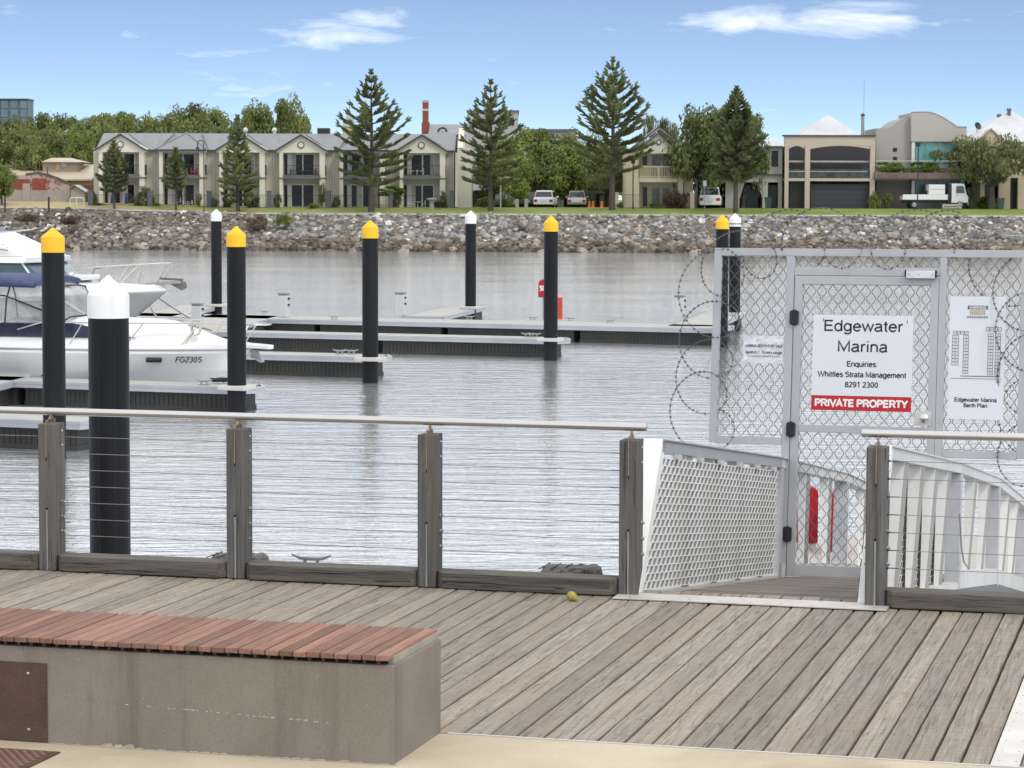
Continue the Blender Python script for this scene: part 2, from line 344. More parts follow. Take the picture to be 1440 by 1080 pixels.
def promenade_mat():
    t = NT('exposed_aggregate'); v = t.vec(rand=False); n = t.noise(v, 1.3, 6, .62); n2 = t.noise(v, 180, 2, .6)
    c = t.mix(t.rng(n, .3, .7), (.43,.355,.26), (.56,.485,.365)); p = t.voro(v, 130)
    c = t.mix(t.rng(p.outputs['Distance'], .1, .3, .55, 0), c, t.mix(t.rng(p.outputs['Color'], .3, .7), (.26,.19,.12), (.70,.64,.52)))
    st = t.noise(v, .55, 7, .7, .8); c = t.mix(t.rng(st, .54, .72, 0, .45), c, (.25,.20,.145)); c = t.scale(c, t.rng(n2, .3, .7, .84, 1.12)); t.bump(n2, .35, .003); return t.fin(c, .85, 0, .2)
prom_m = promenade_mat()
def rust_mat():
    t = NT('rusted_steel'); v = t.vec(rand=False); n = t.noise(v, 6, 7, .65); n2 = t.noise(v, 90, 4, .6); z = t.noise(t.vec((3,3,9), False), 1.0, 3)
    c = t.mix(t.rng(n, .35, .65), (.072,.047,.038), (.115,.072,.055)); c = t.mix(t.rng(n2, .45, .7, 0, .5), c, (.15,.085,.055)); t.bump(n2, .5, .004); return t.fin(c, .75, .15, .3)
rust = rust_mat()
# ------------------------------------------------------------------ near ground
mb = MB(MD); mb.box(-40, 40, -30, 10.672, -.4, 0.0)
prom = struct(mb, 'promenade', prom_m)
mb = MB(MD); mb.box(-3.19, 3.4, 10.674, 10.686, -.3, .004); struct(mb, 'edge_strip', mat('edge_strip', (.60,.58,.53), .5, .3), parent=prom)
# shallow joints in the slab
mb = MB(MD)
for u_ in (-8.0, -2.2+3.6, 5.4): mb.box(u_, u_+.012, -5, 10.66, .0005, .0025)
mb.build('joint', mat('joint', (.16,.13,.10), .9), prom)
# quay wall and deck substructure
quay = mat('quay_concrete', (.20,.185,.16), .85, 0, .2, 1.5, dirt=((.07,.075,.05), .7, 1))
mb = MB(MD); mb.box(-60, 60, 14.3, 14.62, -3.2, -.10); struct(mb, 'quay_wall', quay)
mb = MB(MD); mb.box(-40, 40, 10.69, 15.0, -.30, -.05); deck = struct(mb, 'boardwalk', mat('deck_under', (.022,.02,.018), .95))
# planks run out towards the water
def plank_mesh(seed, w, L):
    r = random.Random(seed); n = 22; bm = bmesh.new(); rows = []
    for i in range(n+1):
        y = L*i/n; a = w/2+r.uniform(-.0018, .0012); b = w/2+r.uniform(-.0018, .0012); h = r.uniform(-.0008, .0008)
        rows.append([bm.verts.new(p) for p in ((-a, y, -.045), (-a, y, -.004), (-a+.004, y, h), (b-.004, y, h), (b, y, -.004), (b, y, -.045))])
    for i in range(n):
        for k in range(5): bm.faces.new((rows[i][k], rows[i][k+1], rows[i+1][k+1], rows[i+1][k]))
    bm.faces.new(rows[0][::-1]); bm.faces.new(rows[-1])
    bmesh.ops.recalc_face_normals(bm, faces=bm.faces)
    me = bpy.data.meshes.new('plank'); bm.to_mesh(me); bm.free(); me.materials.append(deckwood); return me
PM = [plank_mesh(i, .1085, 4.31) for i in range(7)]
mdq = MD.to_quaternion()
def child(name, me, parent, M, smooth=None):
    o = bpy.data.objects.new(name, me); COL.objects.link(o); o.parent = parent; o.matrix_local = wm(parent).inverted() @ M; return o
k = 0; u = -13.912
while u < 8:
    if not (-.84 < u < -.72):
        w = rnd.choice(PM); M = MD @ Matrix.Translation((u+rnd.uniform(-.002, .002), 10.69, rnd.uniform(-.003, .002))) @ Matrix.Rotation(rnd.uniform(-.0009, .0009), 4, 'Z')
        child('plank', w, deck, M)
    u += .1205
# pale tread strip let into the deck on the right
mb = MB(MD); mb.box(-.834, -.715, 10.69, 14.6, -.045, .003)
ts = mb.build('tread_strip', mat('tread_strip', (.60,.58,.54), .55, .1, .1, 5, dirt=((.40,.36,.30), .5, 4)), deck, label='pale grey tread strip with screws let into the boardwalk', bevel=.002)
mb = MB(MD)
for i in range(18):
    for du in (-.806, -.734): mb.lathe([(.005, .003), (.005, .0045), (.001, .005)], du, 10.78+i*.21, 8)
mb.build('screw', steelb, ts)
# nail heads across the boards
mb = MB(MD); u = -13.912
while u < 8:
    for v_ in (11.2, 11.9, 12.6, 13.3, 14.0, 14.55):
        for du in (-.03, .03):
            if not (-.84 < u < -.72): mb.box(u+du-.0022, u+du+.0022, v_-.0022, v_+.0022, .0, .0024)
    u += .1205
o = mb.build('screw_head', mat('screw_dark', (.10,.09,.08), .5, .5), deck); o['kind'] = 'stuff'
# threshold plate at the gangway
t = thing('threshold_plate', 'pale metal threshold plate lying across the boardwalk in the gangway opening', 'threshold plate', MD @ Matrix.Translation((-2.5, 14.62, .003)))
mb = MB(MD); mb.prism([(-3.345, 14.575, .004), (-1.735, 14.575, .004), (-1.735, 14.80, .004), (-3.345, 14.80, .004)], (0, 0, .008)); mb.build('plate', plantgrip, t, bevel=.002)
mb = MB(MD)
for i in range(9): mb.lathe([(.008, .012), (.008, .014), (.002, .016)], -3.25+i*.18, 14.62, 8)
mb.build('screw', steelb, t)
# ------------------------------------------------------------------ fender piles and cleat behind the rail
def log_pile(px, py, label):
    d = pix_ray(px, py); p = CAM+d*(15.22/(d.x*math.sin(TH)+d.y*math.cos(TH))); q = MD.inverted() @ p
    t = thing('fender_pile', label, 'timber pile', MD @ Matrix.Translation((q.x, q.y, -3)), 'timber fender piles on the quay edge')
    mb = MB(MD); r = random.Random(int(px)); rings = []
    zt = q.z
    for j, (zz, k_) in enumerate(((-3.2, 1), (-1.5, 1), (zt-.06, .98), (zt-.015, .9), (zt, .8))):
        rr = random.Random(5); rings.append([(q.x+.20*k_*(1+rr.uniform(-.09, .09))*math.cos(a*math.pi/9), q.y+.17*k_*math.sin(a*math.pi/9), zz+(rr.uniform(-.015, .015) if j > 2 else 0)) for a in range(18)])
    mb.loft(rings); mb.build('shaft', wood('log_wood', (.06,.056,.052), (.22,.21,.195), 2, .8, .05, bumpk=.9), t, fix=True)
    mb = MB(MD)
    for a in range(5): mb.box(q.x-.17+a*.07, q.x-.165+a*.07, q.y-.14, q.y+.14, zt-.004, zt+.001)
    mb.build('crack', mat('crack', (.02,.018,.015), .9), t)
log_pile(803, 797, 'weathered timber pile top behind the kickboard next to the gangway opening')
log_pile(336, 781, 'weathered timber pile top behind the second visible railing post')
def cleat(mb, x, y, z, s, ang=0):
    M0 = mb.M; mb.M = M0 @ Matrix.Translation((x, y, z)) @ Matrix.Rotation(ang, 4, 'Z')
    for sx in (-1, 1): mb.tube([(sx*.045*s, 0, 0), (sx*.04*s, 0, .05*s)], .012*s, 6)
    mb.tube([(-.13*s, 0, .075*s), (-.07*s, 0, .055*s), (0, 0, .053*s), (.07*s, 0, .055*s), (.13*s, 0, .075*s)], [.006*s, .013*s, .014*s, .013*s, .006*s], 6)
    mb.box(-.07*s, .07*s, -.025*s, .025*s, 0, .008*s); mb.M = M0
d = pix_ray(436, 795); p = MD.inverted() @ (CAM+d*(15.05/(d.x*math.sin(TH)+d.y*math.cos(TH))))
mb = MB(MD); mb.box(-14, -3.4, 14.99, 15.16, -.22, max(.0, p.z-.012)); mb.build('waler', beamwood, deck)
mb = MB(MD); cleat(mb, p.x, 15.07, max(.0, p.z-.012), 1.0)
c_ = mb.build('mooring_cleat', galv, loc=MD @ Vector((p.x, 15.07, 0)), smooth=40); tag(c_, 'small galvanised mooring cleat on the quay edge between second and third railing posts', 'cleat')
# ------------------------------------------------------------------ railing
PV0, PV1 = 14.715, 14.865
def railing(name, label, us, u0, u1, kick, wires, loc):
    t = thing(name, label, 'railing', MD @ Matrix.Translation(loc), 'timber and wire railings on the boardwalk')
    for i, uc in enumerate(us):
        r = random.Random(i+int(u0*10)); lean = r.uniform(-.003, .003)
        mb = MB(MD); w = .0575
        # timber with a slot at top and bottom: two cheeks and a core
        mb.box(uc-w, uc+w, PV0, PV1, .003, .93)
        o = mb.build('post', postwood, t, bevel=.006)
        mb = MB(MD)
        mb.box(uc-.0035, uc+.0035, PV0-.0015, PV0+.06, .70, .931); o2 = mb.build('slot', mat('slot', (.012,.011,.01), .9), o)
        mb = MB(MD); mb.box(uc-.0028, uc+.0028, PV0-.003, PV1-.02, .72, .955)
        mb.prism([(uc-.0028, PV0+.01, .935), (uc-.0028, PV1-.03, .935), (uc-.0028, 14.80, .985), (uc-.0028, 14.78, .985)], (.0056, 0, 0)); mb.build('blade', rustplate, o)
        mb = MB(MD); mb.box(uc-.004, uc+.004, PV0-.002, PV0+.02, .004, .385); mb.build('lower_blade', mat('zinc_blade', (.40,.41,.42), .4, .6), o)
        mb = MB(MD); mb.tube([(uc, PV0-.0015, .395), (uc, PV0+.02, .395)], .008, 10); mb.build('slot_end', MATS['slot'], o)
        for zz in (.88, .79, .43, .335, .24):
            for sg in (-1, 1):
                big = zz < .5; vv = 14.815
                mb = MB(MD); R0 = .0105 if big else .007; ln = .016 if big else .008
                mb.tube([(uc+sg*w, vv, zz), (uc+sg*(w+.003), vv, zz), (uc+sg*(w+.003), vv, zz), (uc+sg*(w+ln), vv, zz), (uc+sg*(w+ln+.003), vv, zz)], [R0*1.5, R0*1.5, R0, R0*.95, R0*.4], 10)
                mb.build('bolt', steelb, o, smooth=50)
    mb = MB(MD); mb.tube([(u0, 14.79, 1.003), ((u0+u1)/2, 14.79, 1.004), (u1, 14.79, 1.003)], .0232, 24); mb.build('handrail', steel, t, smooth=40)
    for (a, b) in wires:
        for j in range(7):
            z = .222+j*.104
            mb = MB(MD); mb.tube([(a, 14.79, z), ((a+b)/2, 14.79, z-.0015), (b, 14.79, z)], .0021, 6); mb.build('wire', mat('cable_steel', (.24,.235,.225), .4, .5), t)
    for (ue, sg) in ENDS.get(name, []):
        for j in range(7):
            z = .222+j*.104; mb = MB(MD); mb.tube([(ue, 14.79, z), (ue-sg*.012, 14.79, z), (ue-sg*.014, 14.79, z), (ue-sg*.07, 14.79, z)], [.007, .007, .0035, .0030], 8); mb.build('swage_fitting', mat('dark_fitting', (.12,.12,.12), .4, .8), t)
    for (a, b) in kick:
        mb = MB(MD); c = .05
        mb.prism([(a, PV0+.03, .006), (a+c, PV0-.035, .006), (b-c, PV0-.035, .006), (b, PV0+.03, .006), (b, PV1-.01, .006), (a, PV1-.01, .006)], (0, 0, .098))
        mb.build('kickboard', beamwood, t, bevel=.005)
    return t
ENDS = {'wire_railing': [(-3.337, 1)]}
us = [-9.50, -8.27, -7.035, -5.768, -4.532, -3.282]
mids = [(us[i]+.0575, us[i+1]-.0575) for i in range(len(us)-1)]
railing('wire_railing', 'long railing of timber posts, steel wires and round handrail left of the gangway', us, -9.75, -3.19, mids, [(us[0], us[-1]-.0575)], (-6.2, 14.79, 0))
ENDS = {'wire_railing': [(-1.765, -1)]}
us = [-1.822, -.62, .58]
mids = [(us[i]+.0575, us[i+1]-.0575) for i in range(len(us)-1)]
railing('wire_railing', 'short railing of timber post, steel wires and round handrail right of the gangway', us, -1.915, .8, mids, [(us[0]+.0575, us[-1])], (-.6, 14.79, 0))
# ------------------------------------------------------------------ bench
t = thing('bench', 'long concrete bench with reddish timber slats and a rusted steel panel', 'bench', MD @ Matrix.Translation((-6, 10.35, 0)))
mb = MB(MD); mb.box(-9.0, -3.226, 10.012, 10.695, -.02, .417); base = mb.build('base', bench_con, t, bevel=.006)
mb = MB(MD); mb.box(-8.95, -3.262, 10.09, 10.62, .4175, .437); mb.box(-3.262, -3.236, 10.05, 10.67, .418, .448); mb.build('seat_frame', mat('seat_frame', (.34,.32,.27), .6, .2), t)
def slat_mesh(s):
    mb = MB(); mb.box(-.0278, .0278, 0, .70, 0, .023); me = mb.mesh('slat', redwood, I4, bevel=.004); return me
SM = slat_mesh(0)
u = -3.270; i = 0
while u > -8.98:
    M = MD @ Matrix.Translation((u+rnd.uniform(-.0012, .0012), 9.992+rnd.uniform(-.002, .002), .4375+rnd.uniform(-.0008, .0012)))
    child('slat', SM, t, M); u -= .0607
# bearer ledge under the slats, frame colour darkened to paint in its shadow
mb = MB(MD)
u = -3.30
while u > -8.95: mb.box(u-.006, u+.006, 10.035, 10.09, .4175, .437); u -= .0607
mb.build('slat_lug', mat('seat_frame_shade', (.12,.11,.09), .7), t)
mb = MB(MD); mb.box(-6.6, -4.792, 10.006, 10.0118, .004, .349); pn = mb.build('access_panel', rust, t, bevel=.0015)
for (pu, pz) in ((-4.88, .30), (-4.88, .055), (-6.5, .30), (-6.5, .055)):
    mb = MB(MD); mb.M = MD @ Matrix.Translation((pu, 10.006, pz)) @ Matrix.Rotation(math.pi/2, 4, 'X'); mb.lathe([(.008, 0), (.008, .002), (.004, .004)], 0, 0, 10); mb.build('bolt', steelb, pn)
# crumbled mortar along the foot, chips in the face
mb = MB(MD); r = random.Random(3)
u = -4.78
while u < -3.23:
    w = r.uniform(.02, .07); h = r.uniform(.002, .008) + (.012 if -4.55 < u < -4.40 else 0); mb.prism([(u, 10.011, .001), (u+w, 10.011, .001), (u+w*.8, 10.011, h), (u+w*.3, 10.011, h*.8)], (0, -.006-h*.7, 0)); u += w*.95
mb.build('mortar', mat('mortar', (.40,.36,.29), .9, 0, .2, 40), base)
mb = MB(MD)
for i in range(60):
    u_ = r.uniform(-4.45, -3.5) if i < 34 else r.uniform(-4.75, -3.25); z_ = .19-(u_+4.45)*.03+r.uniform(-.002, .002) if i < 34 else r.uniform(.04, .38); w = r.uniform(.003, .018) if i < 34 else .003
    mb.box(u_, u_+w, 10.0112, 10.0125, z_, z_+r.uniform(.0015, .003))
mb.build('chip', mat('chip', (.55,.53,.48), .9), base)
# tactile grate in the paving
t = thing('tactile_grate', 'rust brown ribbed metal grate set in the paving at the foot of the bench', 'grate', MD @ Matrix.Translation((-5.2, 9.7, 0)))
mb = MB(MD); mb.box(-6.2, -4.655, 8.9, 9.845, .001, .006); mb.build('plate', rust, t)
mb = MB(MD)
vv = 8.92; row = 0
while vv < 9.83:
    uu = -6.18+(row % 2)*.02
    while uu < -4.70:
        mb.add([(uu, vv, .006), (uu+.02, vv-.008, .006), (uu+.036, vv, .006), (uu+.02, vv+.012, .006), (uu+.018, vv+.001, .011)], [(0,1,4), (1,2,4), (2,3,4), (3,0,4)]); uu += .040
    vv += .026; row += 1
o = mb.build('tread_stud', mat('stud', (.20,.11,.085), .7, .2, .2, 30), t); o['kind'] = 'stuff'
# fruit
q = MD.inverted() @ atZ(803, 846, 0)
t = thing('fallen_fruit', 'small yellow green pear shaped fruit lying on the boardwalk by the kickboard', 'fruit', MD @ Matrix.Translation((q.x, q.y+.03, 0)))
mb = MB(MD @ Matrix.Translation((q.x, q.y+.03, .026)) @ Matrix.Rotation(math.radians(-20), 4, 'Z') @ Matrix.Rotation(math.radians(112), 4, 'Y'))
mb.lathe([(.004,-.034),(.016,-.030),(.025,-.018),(.029,-.002),(.025,.014),(.016,.026),(.008,.036),(.004,.042)], 0, 0, 18)
mb.build('flesh', mat('fruit_skin', (.33,.30,.055), .6, 0, .3, 60, dirt=((.16,.11,.03), .6, 50)), t, smooth=60)
mb.v = []; mb.f = []; mb.tube([(0,0,.04), (.003,.004,.052), (.012,.008,.060)], [.0045,.003,.002], 6); mb.tube([(0,0,.04), (-.01,.003,.056)], [.004,.002], 6); mb.build('stalk', mat('stalk', (.42,.38,.20), .7), t)
# leaf litter against the kickboards
mb = MB(MD); r = random.Random(11)
for i in range(260):
    u_ = r.choice((-6.9, -5.6, -4.45, -3.9, -4.1, -3.5))+r.gauss(0, .16); v_ = 14.67-abs(r.gauss(0, .025))
    if i % 4 == 0: u_ = r.uniform(-7.5, 0); v_ = r.uniform(10.8, 14.6)
    a = r.uniform(0, 6.28); l = r.uniform(.004, .014); z_ = .004+r.uniform(0, .004)
    mb.add([(u_, v_, z_), (u_+l*math.cos(a), v_+l*math.sin(a), z_+.002), (u_+l*math.cos(a)-.003*math.sin(a), v_+l*math.sin(a)+.003*math.cos(a), z_+.001)], [(0,1,2)])
o = mb.build('leaf_litter', mat('litter', (.26,.12,.05), .9, 0, .4, 30)); tag(o, 'reddish brown dry leaf litter gathered along the kickboards', 'litter'); o['kind'] = 'stuff'
# ------------------------------------------------------------------ gangway
SL = math.radians(6.9); V0 = 14.75
def frame(u_, v_, z_, slope):      # x across, y down the ramp, z square to it
    Rr = V*math.cos(slope)-ZZ*math.sin(slope); Nn = V*math.sin(slope)+ZZ*math.cos(slope); o = MD @ Vector((u_, v_, z_))
    return Matrix(((U.x, Rr.x, Nn.x, o.x), (U.y, Rr.y, Nn.y, o.y), (U.z, Rr.z, Nn.z, o.z), (0,0,0,1)))
MR = frame(0, V0, 0, SL)
LI, LO, RI, RO = -3.222, -3.342, -1.925, -1.815      # parapet faces
gw = thing('gangway', 'sloping aluminium gangway with tapered balusters running down to the pontoons', 'gangway', MR @ Matrix.Translation((-2.6, 0, 0)))
segs = [(0, 5.22, 0.0, 0.0), (5.22, 9.1, 0.0, -.055), (9.1, 13.0, -.055, -.235)]
def seg_frame(s): # matrix per segment in ramp frame: y along segment
    y0, y1, z0, z1 = s; a = math.atan2(z1-z0, y1-y0); return MR @ Matrix.Translation((0, y0, z0)) @ Matrix.Rotation(a, 4, 'X'), math.hypot(y1-y0, z1-z0)
HP = .952
for si, s in enumerate(segs):
    MS, L = seg_frame(s)
    # deck boards across
    y = .03 if si == 0 else 0; bw = .138
    me = None
    mbb = MB(); mbb.box(LI+.004, RI-.004, 0, .131, -.028, 0); me = mbb.mesh('ramp_board', rampwood, I4, bevel=.002)
    while y < L-.05:
        child('ramp_board', me, gw, MS @ Matrix.Translation((0, y, rnd.uniform(-.001, .001)))); y += bw
    mb = MB(MS); mb.box(LO, RO, 0, L, -.20, -.032); mb.build('chassis', mat('chassis_dark', (.16,.16,.155), .6, .3), gw)
    for side, (i_, o_) in enumerate(((LI, LO), (RI, RO))):
        sg = 1 if side else -1       # outward
        lo, hi = min(i_, o_), max(i_, o_)
        mb = MB(MS); mb.box(lo-.015, hi+.015, (.55 if si == 0 else -.01), L+.01, HP-.012, HP); mb.box(lo, hi, (.55 if si == 0 else 0), L, HP-.085, HP-.0125); mb.build('top_rail', alup if side or si else alu, gw, bevel=.003)
        mb = MB(MS); mb.box(lo, hi, 0, L, -.03, .11 if si else .02); mb.build('bottom_rail', alup, gw)
        if si == 0:
            mb = MB(MS); wpl = .10
            mb.prism([(lo, -.02, -.02), (lo, .10, -.02), (lo, .66, HP), (lo, .55, HP)], (hi-lo, 0, 0)); mb.build('raked_post', aluw, gw, bevel=.004)
        ys = []
        if si == 0: ys = [1.35, 2.35, 3.3, 4.25]
        elif si == 1: ys = [1.35, 2.7]
        else: ys = [1.3, 2.6]
        for y in ys:      # tapered T shaped baluster
            mb = MB(MS); wt, wb = .085, .032
            x_in = i_+sg*.012
            mb.prism([(x_in, y, .0), (x_in+sg*wb, y, .0), (x_in+sg*wt, y, HP-.086), (x_in, y, HP-.086)], (0, .012, 0))
            mb.build('baluster', aluw, gw, fix=True); mb = MB(MS)
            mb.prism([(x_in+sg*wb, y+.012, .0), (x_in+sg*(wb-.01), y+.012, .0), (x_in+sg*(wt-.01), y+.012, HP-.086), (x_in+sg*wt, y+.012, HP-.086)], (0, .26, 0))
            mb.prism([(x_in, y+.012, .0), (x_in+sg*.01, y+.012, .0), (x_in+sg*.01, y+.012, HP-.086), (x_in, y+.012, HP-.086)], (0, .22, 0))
            mb.build('baluster_web', mat('web_shade_grey', (.30,.285,.255), .55, .1, .1, 3), gw, fix=True)  # web plates coloured dark taupe to paint in the shaded baluster sides
        mb = MB(MS); yb = L-.05
        mb.box(lo, hi+.0, yb, yb+.16, -.05, HP-.09); mb.build('bend_post', mat('bend_grey', (.46,.465,.475), .5, .3), gw)
# expanded mesh infill on the inner faces of the first bay
def expanded(mb, mb2, x, y0, y1, z0, z1, cy, cz, rake):
    """expanded metal: slanting strands between horizontal knuckle lines, alternate rows shifted half a cell"""
    nz = int((z1-z0)/cz)
    for j in range(nz+1):
        z = z0+j*cz; ys = y0+rake*z; n = int((y1-ys)/cy); zt = min(z+cz, z1)
        mb.box(x, x+.003, ys, y1, z-.003, z+.003)
        if zt-z < cz*.5: continue
        for i in range(n+1):
            a = ys+cy*(i+(.5 if j % 2 else 0)); w = cy*.36; sl = cy*.42
            if a+w+sl > y1: continue
            mb.add([(x, a, z+.003), (x, a+w, z+.003), (x+.001, a+w+sl, zt-.003), (x+.001, a+sl, zt-.003), ], [(0,1,2,3)])
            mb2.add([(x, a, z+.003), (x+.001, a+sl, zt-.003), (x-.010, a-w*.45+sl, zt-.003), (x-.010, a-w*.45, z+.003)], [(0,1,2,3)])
for (x, nm) in ((LI+.004, 0), (RI-.010, 1)):
    mb = MB(MR); mb2 = MB(MR); expanded(mb, mb2, x, .10, 5.0, .035, HP-.10, .135, .047, .60)
    o = mb.build('expanded_mesh', aluw if nm == 0 else alup, gw); o['kind'] = 'stuff'; o = mb2.build('mesh_edge_shade', mat('mesh_edge_shade', (.17,.17,.16), .6), o); o['kind'] = 'stuff'  # dark colour on the strand edges stands in for their shadow side
for i in range(6): mb = MB(MR); mb.box(LI+.0, LI+.03, .9+i*.75, 1.02+i*.75, HP-.115, HP-.087); mb.build('mesh_clip', alup, gw)
mb = MB(MR); mb.tube([(RO+.02, 4.9, .55), (RO+.03, 5.0, .30), (RO+.035, 5.2, .18), (RO+.04, 5.6, .12)], .006, 6); mb.build('cable', mat('grey_cable', (.25,.25,.25), .6), gw)
# ------------------------------------------------------------------ gate screen
GR = 5.45
MG = MR @ Matrix.Translation((0, GR, 0))          # x across, z up the screen (square to the ramp)
def gp(px, py):                                    # pixel -> (x, z) on the screen plane
    o = MG.translation; n = (MG.to_3x3() @ Vector((0, 1, 0))); d = pix_ray(px, py); t_ = (o-CAM).dot(n)/d.dot(n)
    q = MG.inverted() @ (CAM+d*t_); return q.x, q.z
galu = mat('gate_aluminium', (.43,.435,.447), .42, .35, .06, 3, (1,1,.5), dirt=((.33,.33,.33), .3, 4))
xL0, zT = gp(1006, 349); xR1, _ = gp(1440, 351); _, zLb = gp(1000, 622); xhp0, _ = gp(1107, 380); xlf0, zlf1 = gp(1119, 389); xlf1, _ = gp(1321, 394); _, zm = gp(1123, 602)
xrp1, _ = gp(1332, 380); _, zRb = gp(1380, 640)
xL0 = -3.86 if abs(xL0) > 9 else xL0
PW = xlf0-xhp0-.008
t = thing('gate_screen', 'grey aluminium security screen with chain link panels standing round the gangway gate', 'security screen', MG @ Matrix.Translation((-2.6, 0, 0)))
D0, D1 = -.03, .03
def chain(parent, x0, x1, z0, z1, pitch=.0875, hgt=.108, r_=.0027):
    mb = MB(MG); n = int((x1-x0)/(pitch/2))+2; a = pitch/2
    x = x0-pitch/4
    for i in range(n):
        xc = x0+i*a; pts = []; nz = int((z1-z0)/(hgt/2))+1
        for j in range(nz+1):
            z = z1-j*hgt/2
            if z < z0: z = z0
            sgn = 1 if (j+i) % 2 else -1
            xx = xc+sgn*a/2*1.04
            pts.append((min(max(xx, x0), x1), -.004*sgn, z))
        # rounded knees: insert points near the corners
        q = [pts[0]]
        for j in range(1, len(pts)-1):
            A, B, C_ = Vector(pts[j-1]), Vector(pts[j]), Vector(pts[j+1])
            q += [tuple(B.lerp(A, .16)), tuple(B.lerp(C_, .16))]
        q.append(pts[-1])
        if x0-.001 <= xc <= x1+.001: mb.tube(q, r_, 4, caps=False)
    o = mb.build('chain_link', mat('chain_wire', (.10,.105,.105), .5, .3, .2, 20), parent, smooth=80); return o
fw = .058
# outer frame
mb = MB(MG); mb.box(xL0, xL0+fw, D0, D1, zLb, zT); mb.build('frame_post', galu, t, bevel=.003)
mb = MB(MG); mb.box(xL0+fw, xR1+fw, D0, D1, zT-.06, zT); mb.build('top_bar', galu, t, bevel=.003)
mb = MB(MG); mb.box(xhp0, xhp0+PW, D0, D1, -.01, zT-.061); mb.build('hinge_post', galu, t, bevel=.003)
mb = MB(MG); mb.box(xlf1+.008, xrp1, D0, D1, -.01, zT-.061); mb.build('latch_post', galu, t, bevel=.003)
mb = MB(MG); mb.box(xR1-.015, xR1+fw-.015, D0, D1, zRb-.02, zT-.061); mb.build('frame_post', galu, t, bevel=.003)
mb = MB(MG); mb.box(xL0+fw, xhp0-.001, D0, D1, zLb-.005, zLb+.055); mb.build('bottom_bar', galu, t, bevel=.003)
mb = MB(MG); mb.box(xrp1+.001, xR1-.016, D0, D1, zRb-.03, zRb+.03); mb.build('bottom_bar', galu, t, bevel=.003)
mb = MB(MG); mb.box(xhp0+PW+.001, xlf1+.007, D0, D1, zlf1+.010, zlf1+.075); mb.build('head_bar', galu, t, bevel=.003)
chain(t, xL0+fw, xhp0, zLb+.05, zT-.06); chain(t, xrp1, xR1-.015, zRb+.03, zT-.06); chain(t, xhp0+PW, xlf1+.008, zlf1+.07, zT-.06)
mb = MB(MG); mb.box(xhp0-.02, xhp0+PW+.0, D0-.012, D0-.001, 0, .10); mb.build('base_bracket', alup, t)
# gate leaf
g = thing('gate', 'closed chain link gate leaf with grey frame, round knob and black hinges', 'gate', MG @ Matrix.Translation(((xlf0+xlf1)/2, 0, 0)))
x0, x1, z1 = xlf0, xlf1, zlf1; z0 = .012; lw = .062
for nm, a in (('stile', (x0, x0+lw, z0, z1)), ('stile', (x1-lw, x1, z0, z1)), ('rail', (x0+lw, x1-lw, z1-lw, z1)), ('rail', (x0+lw, x1-lw, z0, z0+.09)), ('rail', (x0+lw, x1-lw, zm-.03, zm+.03))):
    mb = MB(MG); mb.box(a[0], a[1], D0+.004, D1-.004, a[2], a[3]); mb.build(nm, galu, g, bevel=.003)
chain(g, x0+lw, x1-lw, zm+.03, z1-lw); chain(g, x0+lw, x1-lw, z0+.09, zm-.03)
for (px, py) in ((1118, 447), (1113, 604), (1108, 751)):
    hx, hz = gp(px, py); mb = MB(MG)
    mb.prism([(hx-.036, D0-.003, hz-.05), (hx, D0-.003, hz-.066), (hx+.036, D0-.003, hz-.05), (hx+.036, D0-.003, hz+.05), (hx, D0-.003, hz+.066), (hx-.036, D0-.003, hz+.05)], (0, -.022, 0))
    mb.tube([(hx, D0-.028, hz-.055), (hx, D0-.028, hz+.055)], .011, 8)
    mb.build('hinge', black, g, bevel=.003)
kx, kz = gp(1301, 589)
mb = MB(MG); mb.box(kx-.085, kx+.05, D0-.004, D0+.002, kz-.055, kz+.055); lp = mb.build('lock_plate', alup, g, bevel=.002)
mb = MB(MG @ Matrix.Translation((kx, D0-.004, kz)) @ Matrix.Rotation(math.pi/2, 4, 'X')); mb.lathe([(.030, 0), (.030, .006), (.012, .010), (.012, .03), (.026, .038), (.035, .052), (.033, .068), (.018, .078), (.002, .08)], 0, 0, 20); mb.build('knob', steel, lp, smooth=40)
cx0, cz1 = gp(1276, 382); cx1, cz0 = gp(1316, 393)
cl = thing('gate_closer', 'grey box shaped gate closer fixed over the top right corner of the gate', 'gate closer', MG @ Matrix.Translation((cx0, D0, cz0)))
mb = MB(MG); mb.box(cx0, cx1, D0-.06, D0-.002, cz0, cz1); mb.build('body', mat('closer_grey', (.60,.61,.64), .4, .2), cl, bevel=.004)
mb = MB(MG); mb.box(cx0-.012, cx0-.001, D0-.055, D0-.003, cz0+.01, cz1+.006); mb.box(cx1+.001, cx1+.012, D0-.055, D0-.003, cz0+.01, cz1+.006); mb.build('end_cap', black, cl)
mb = MB(MG); 
for dx in (.02, .1, .21): mb.tube([(cx0+dx, D0-.0602, (cz0+cz1)/2), (cx0+dx, D0-.063, (cz0+cz1)/2)], .004, 8)
mb.build('screw', black, cl)
mb = MB(MG); mb.tube([(cx1+.005, D0-.03, (cz0+cz1)/2), (cx1+.035, D0-.03, (cz0+cz1)/2)], .006, 8); mb.build('arm', steelb, cl)
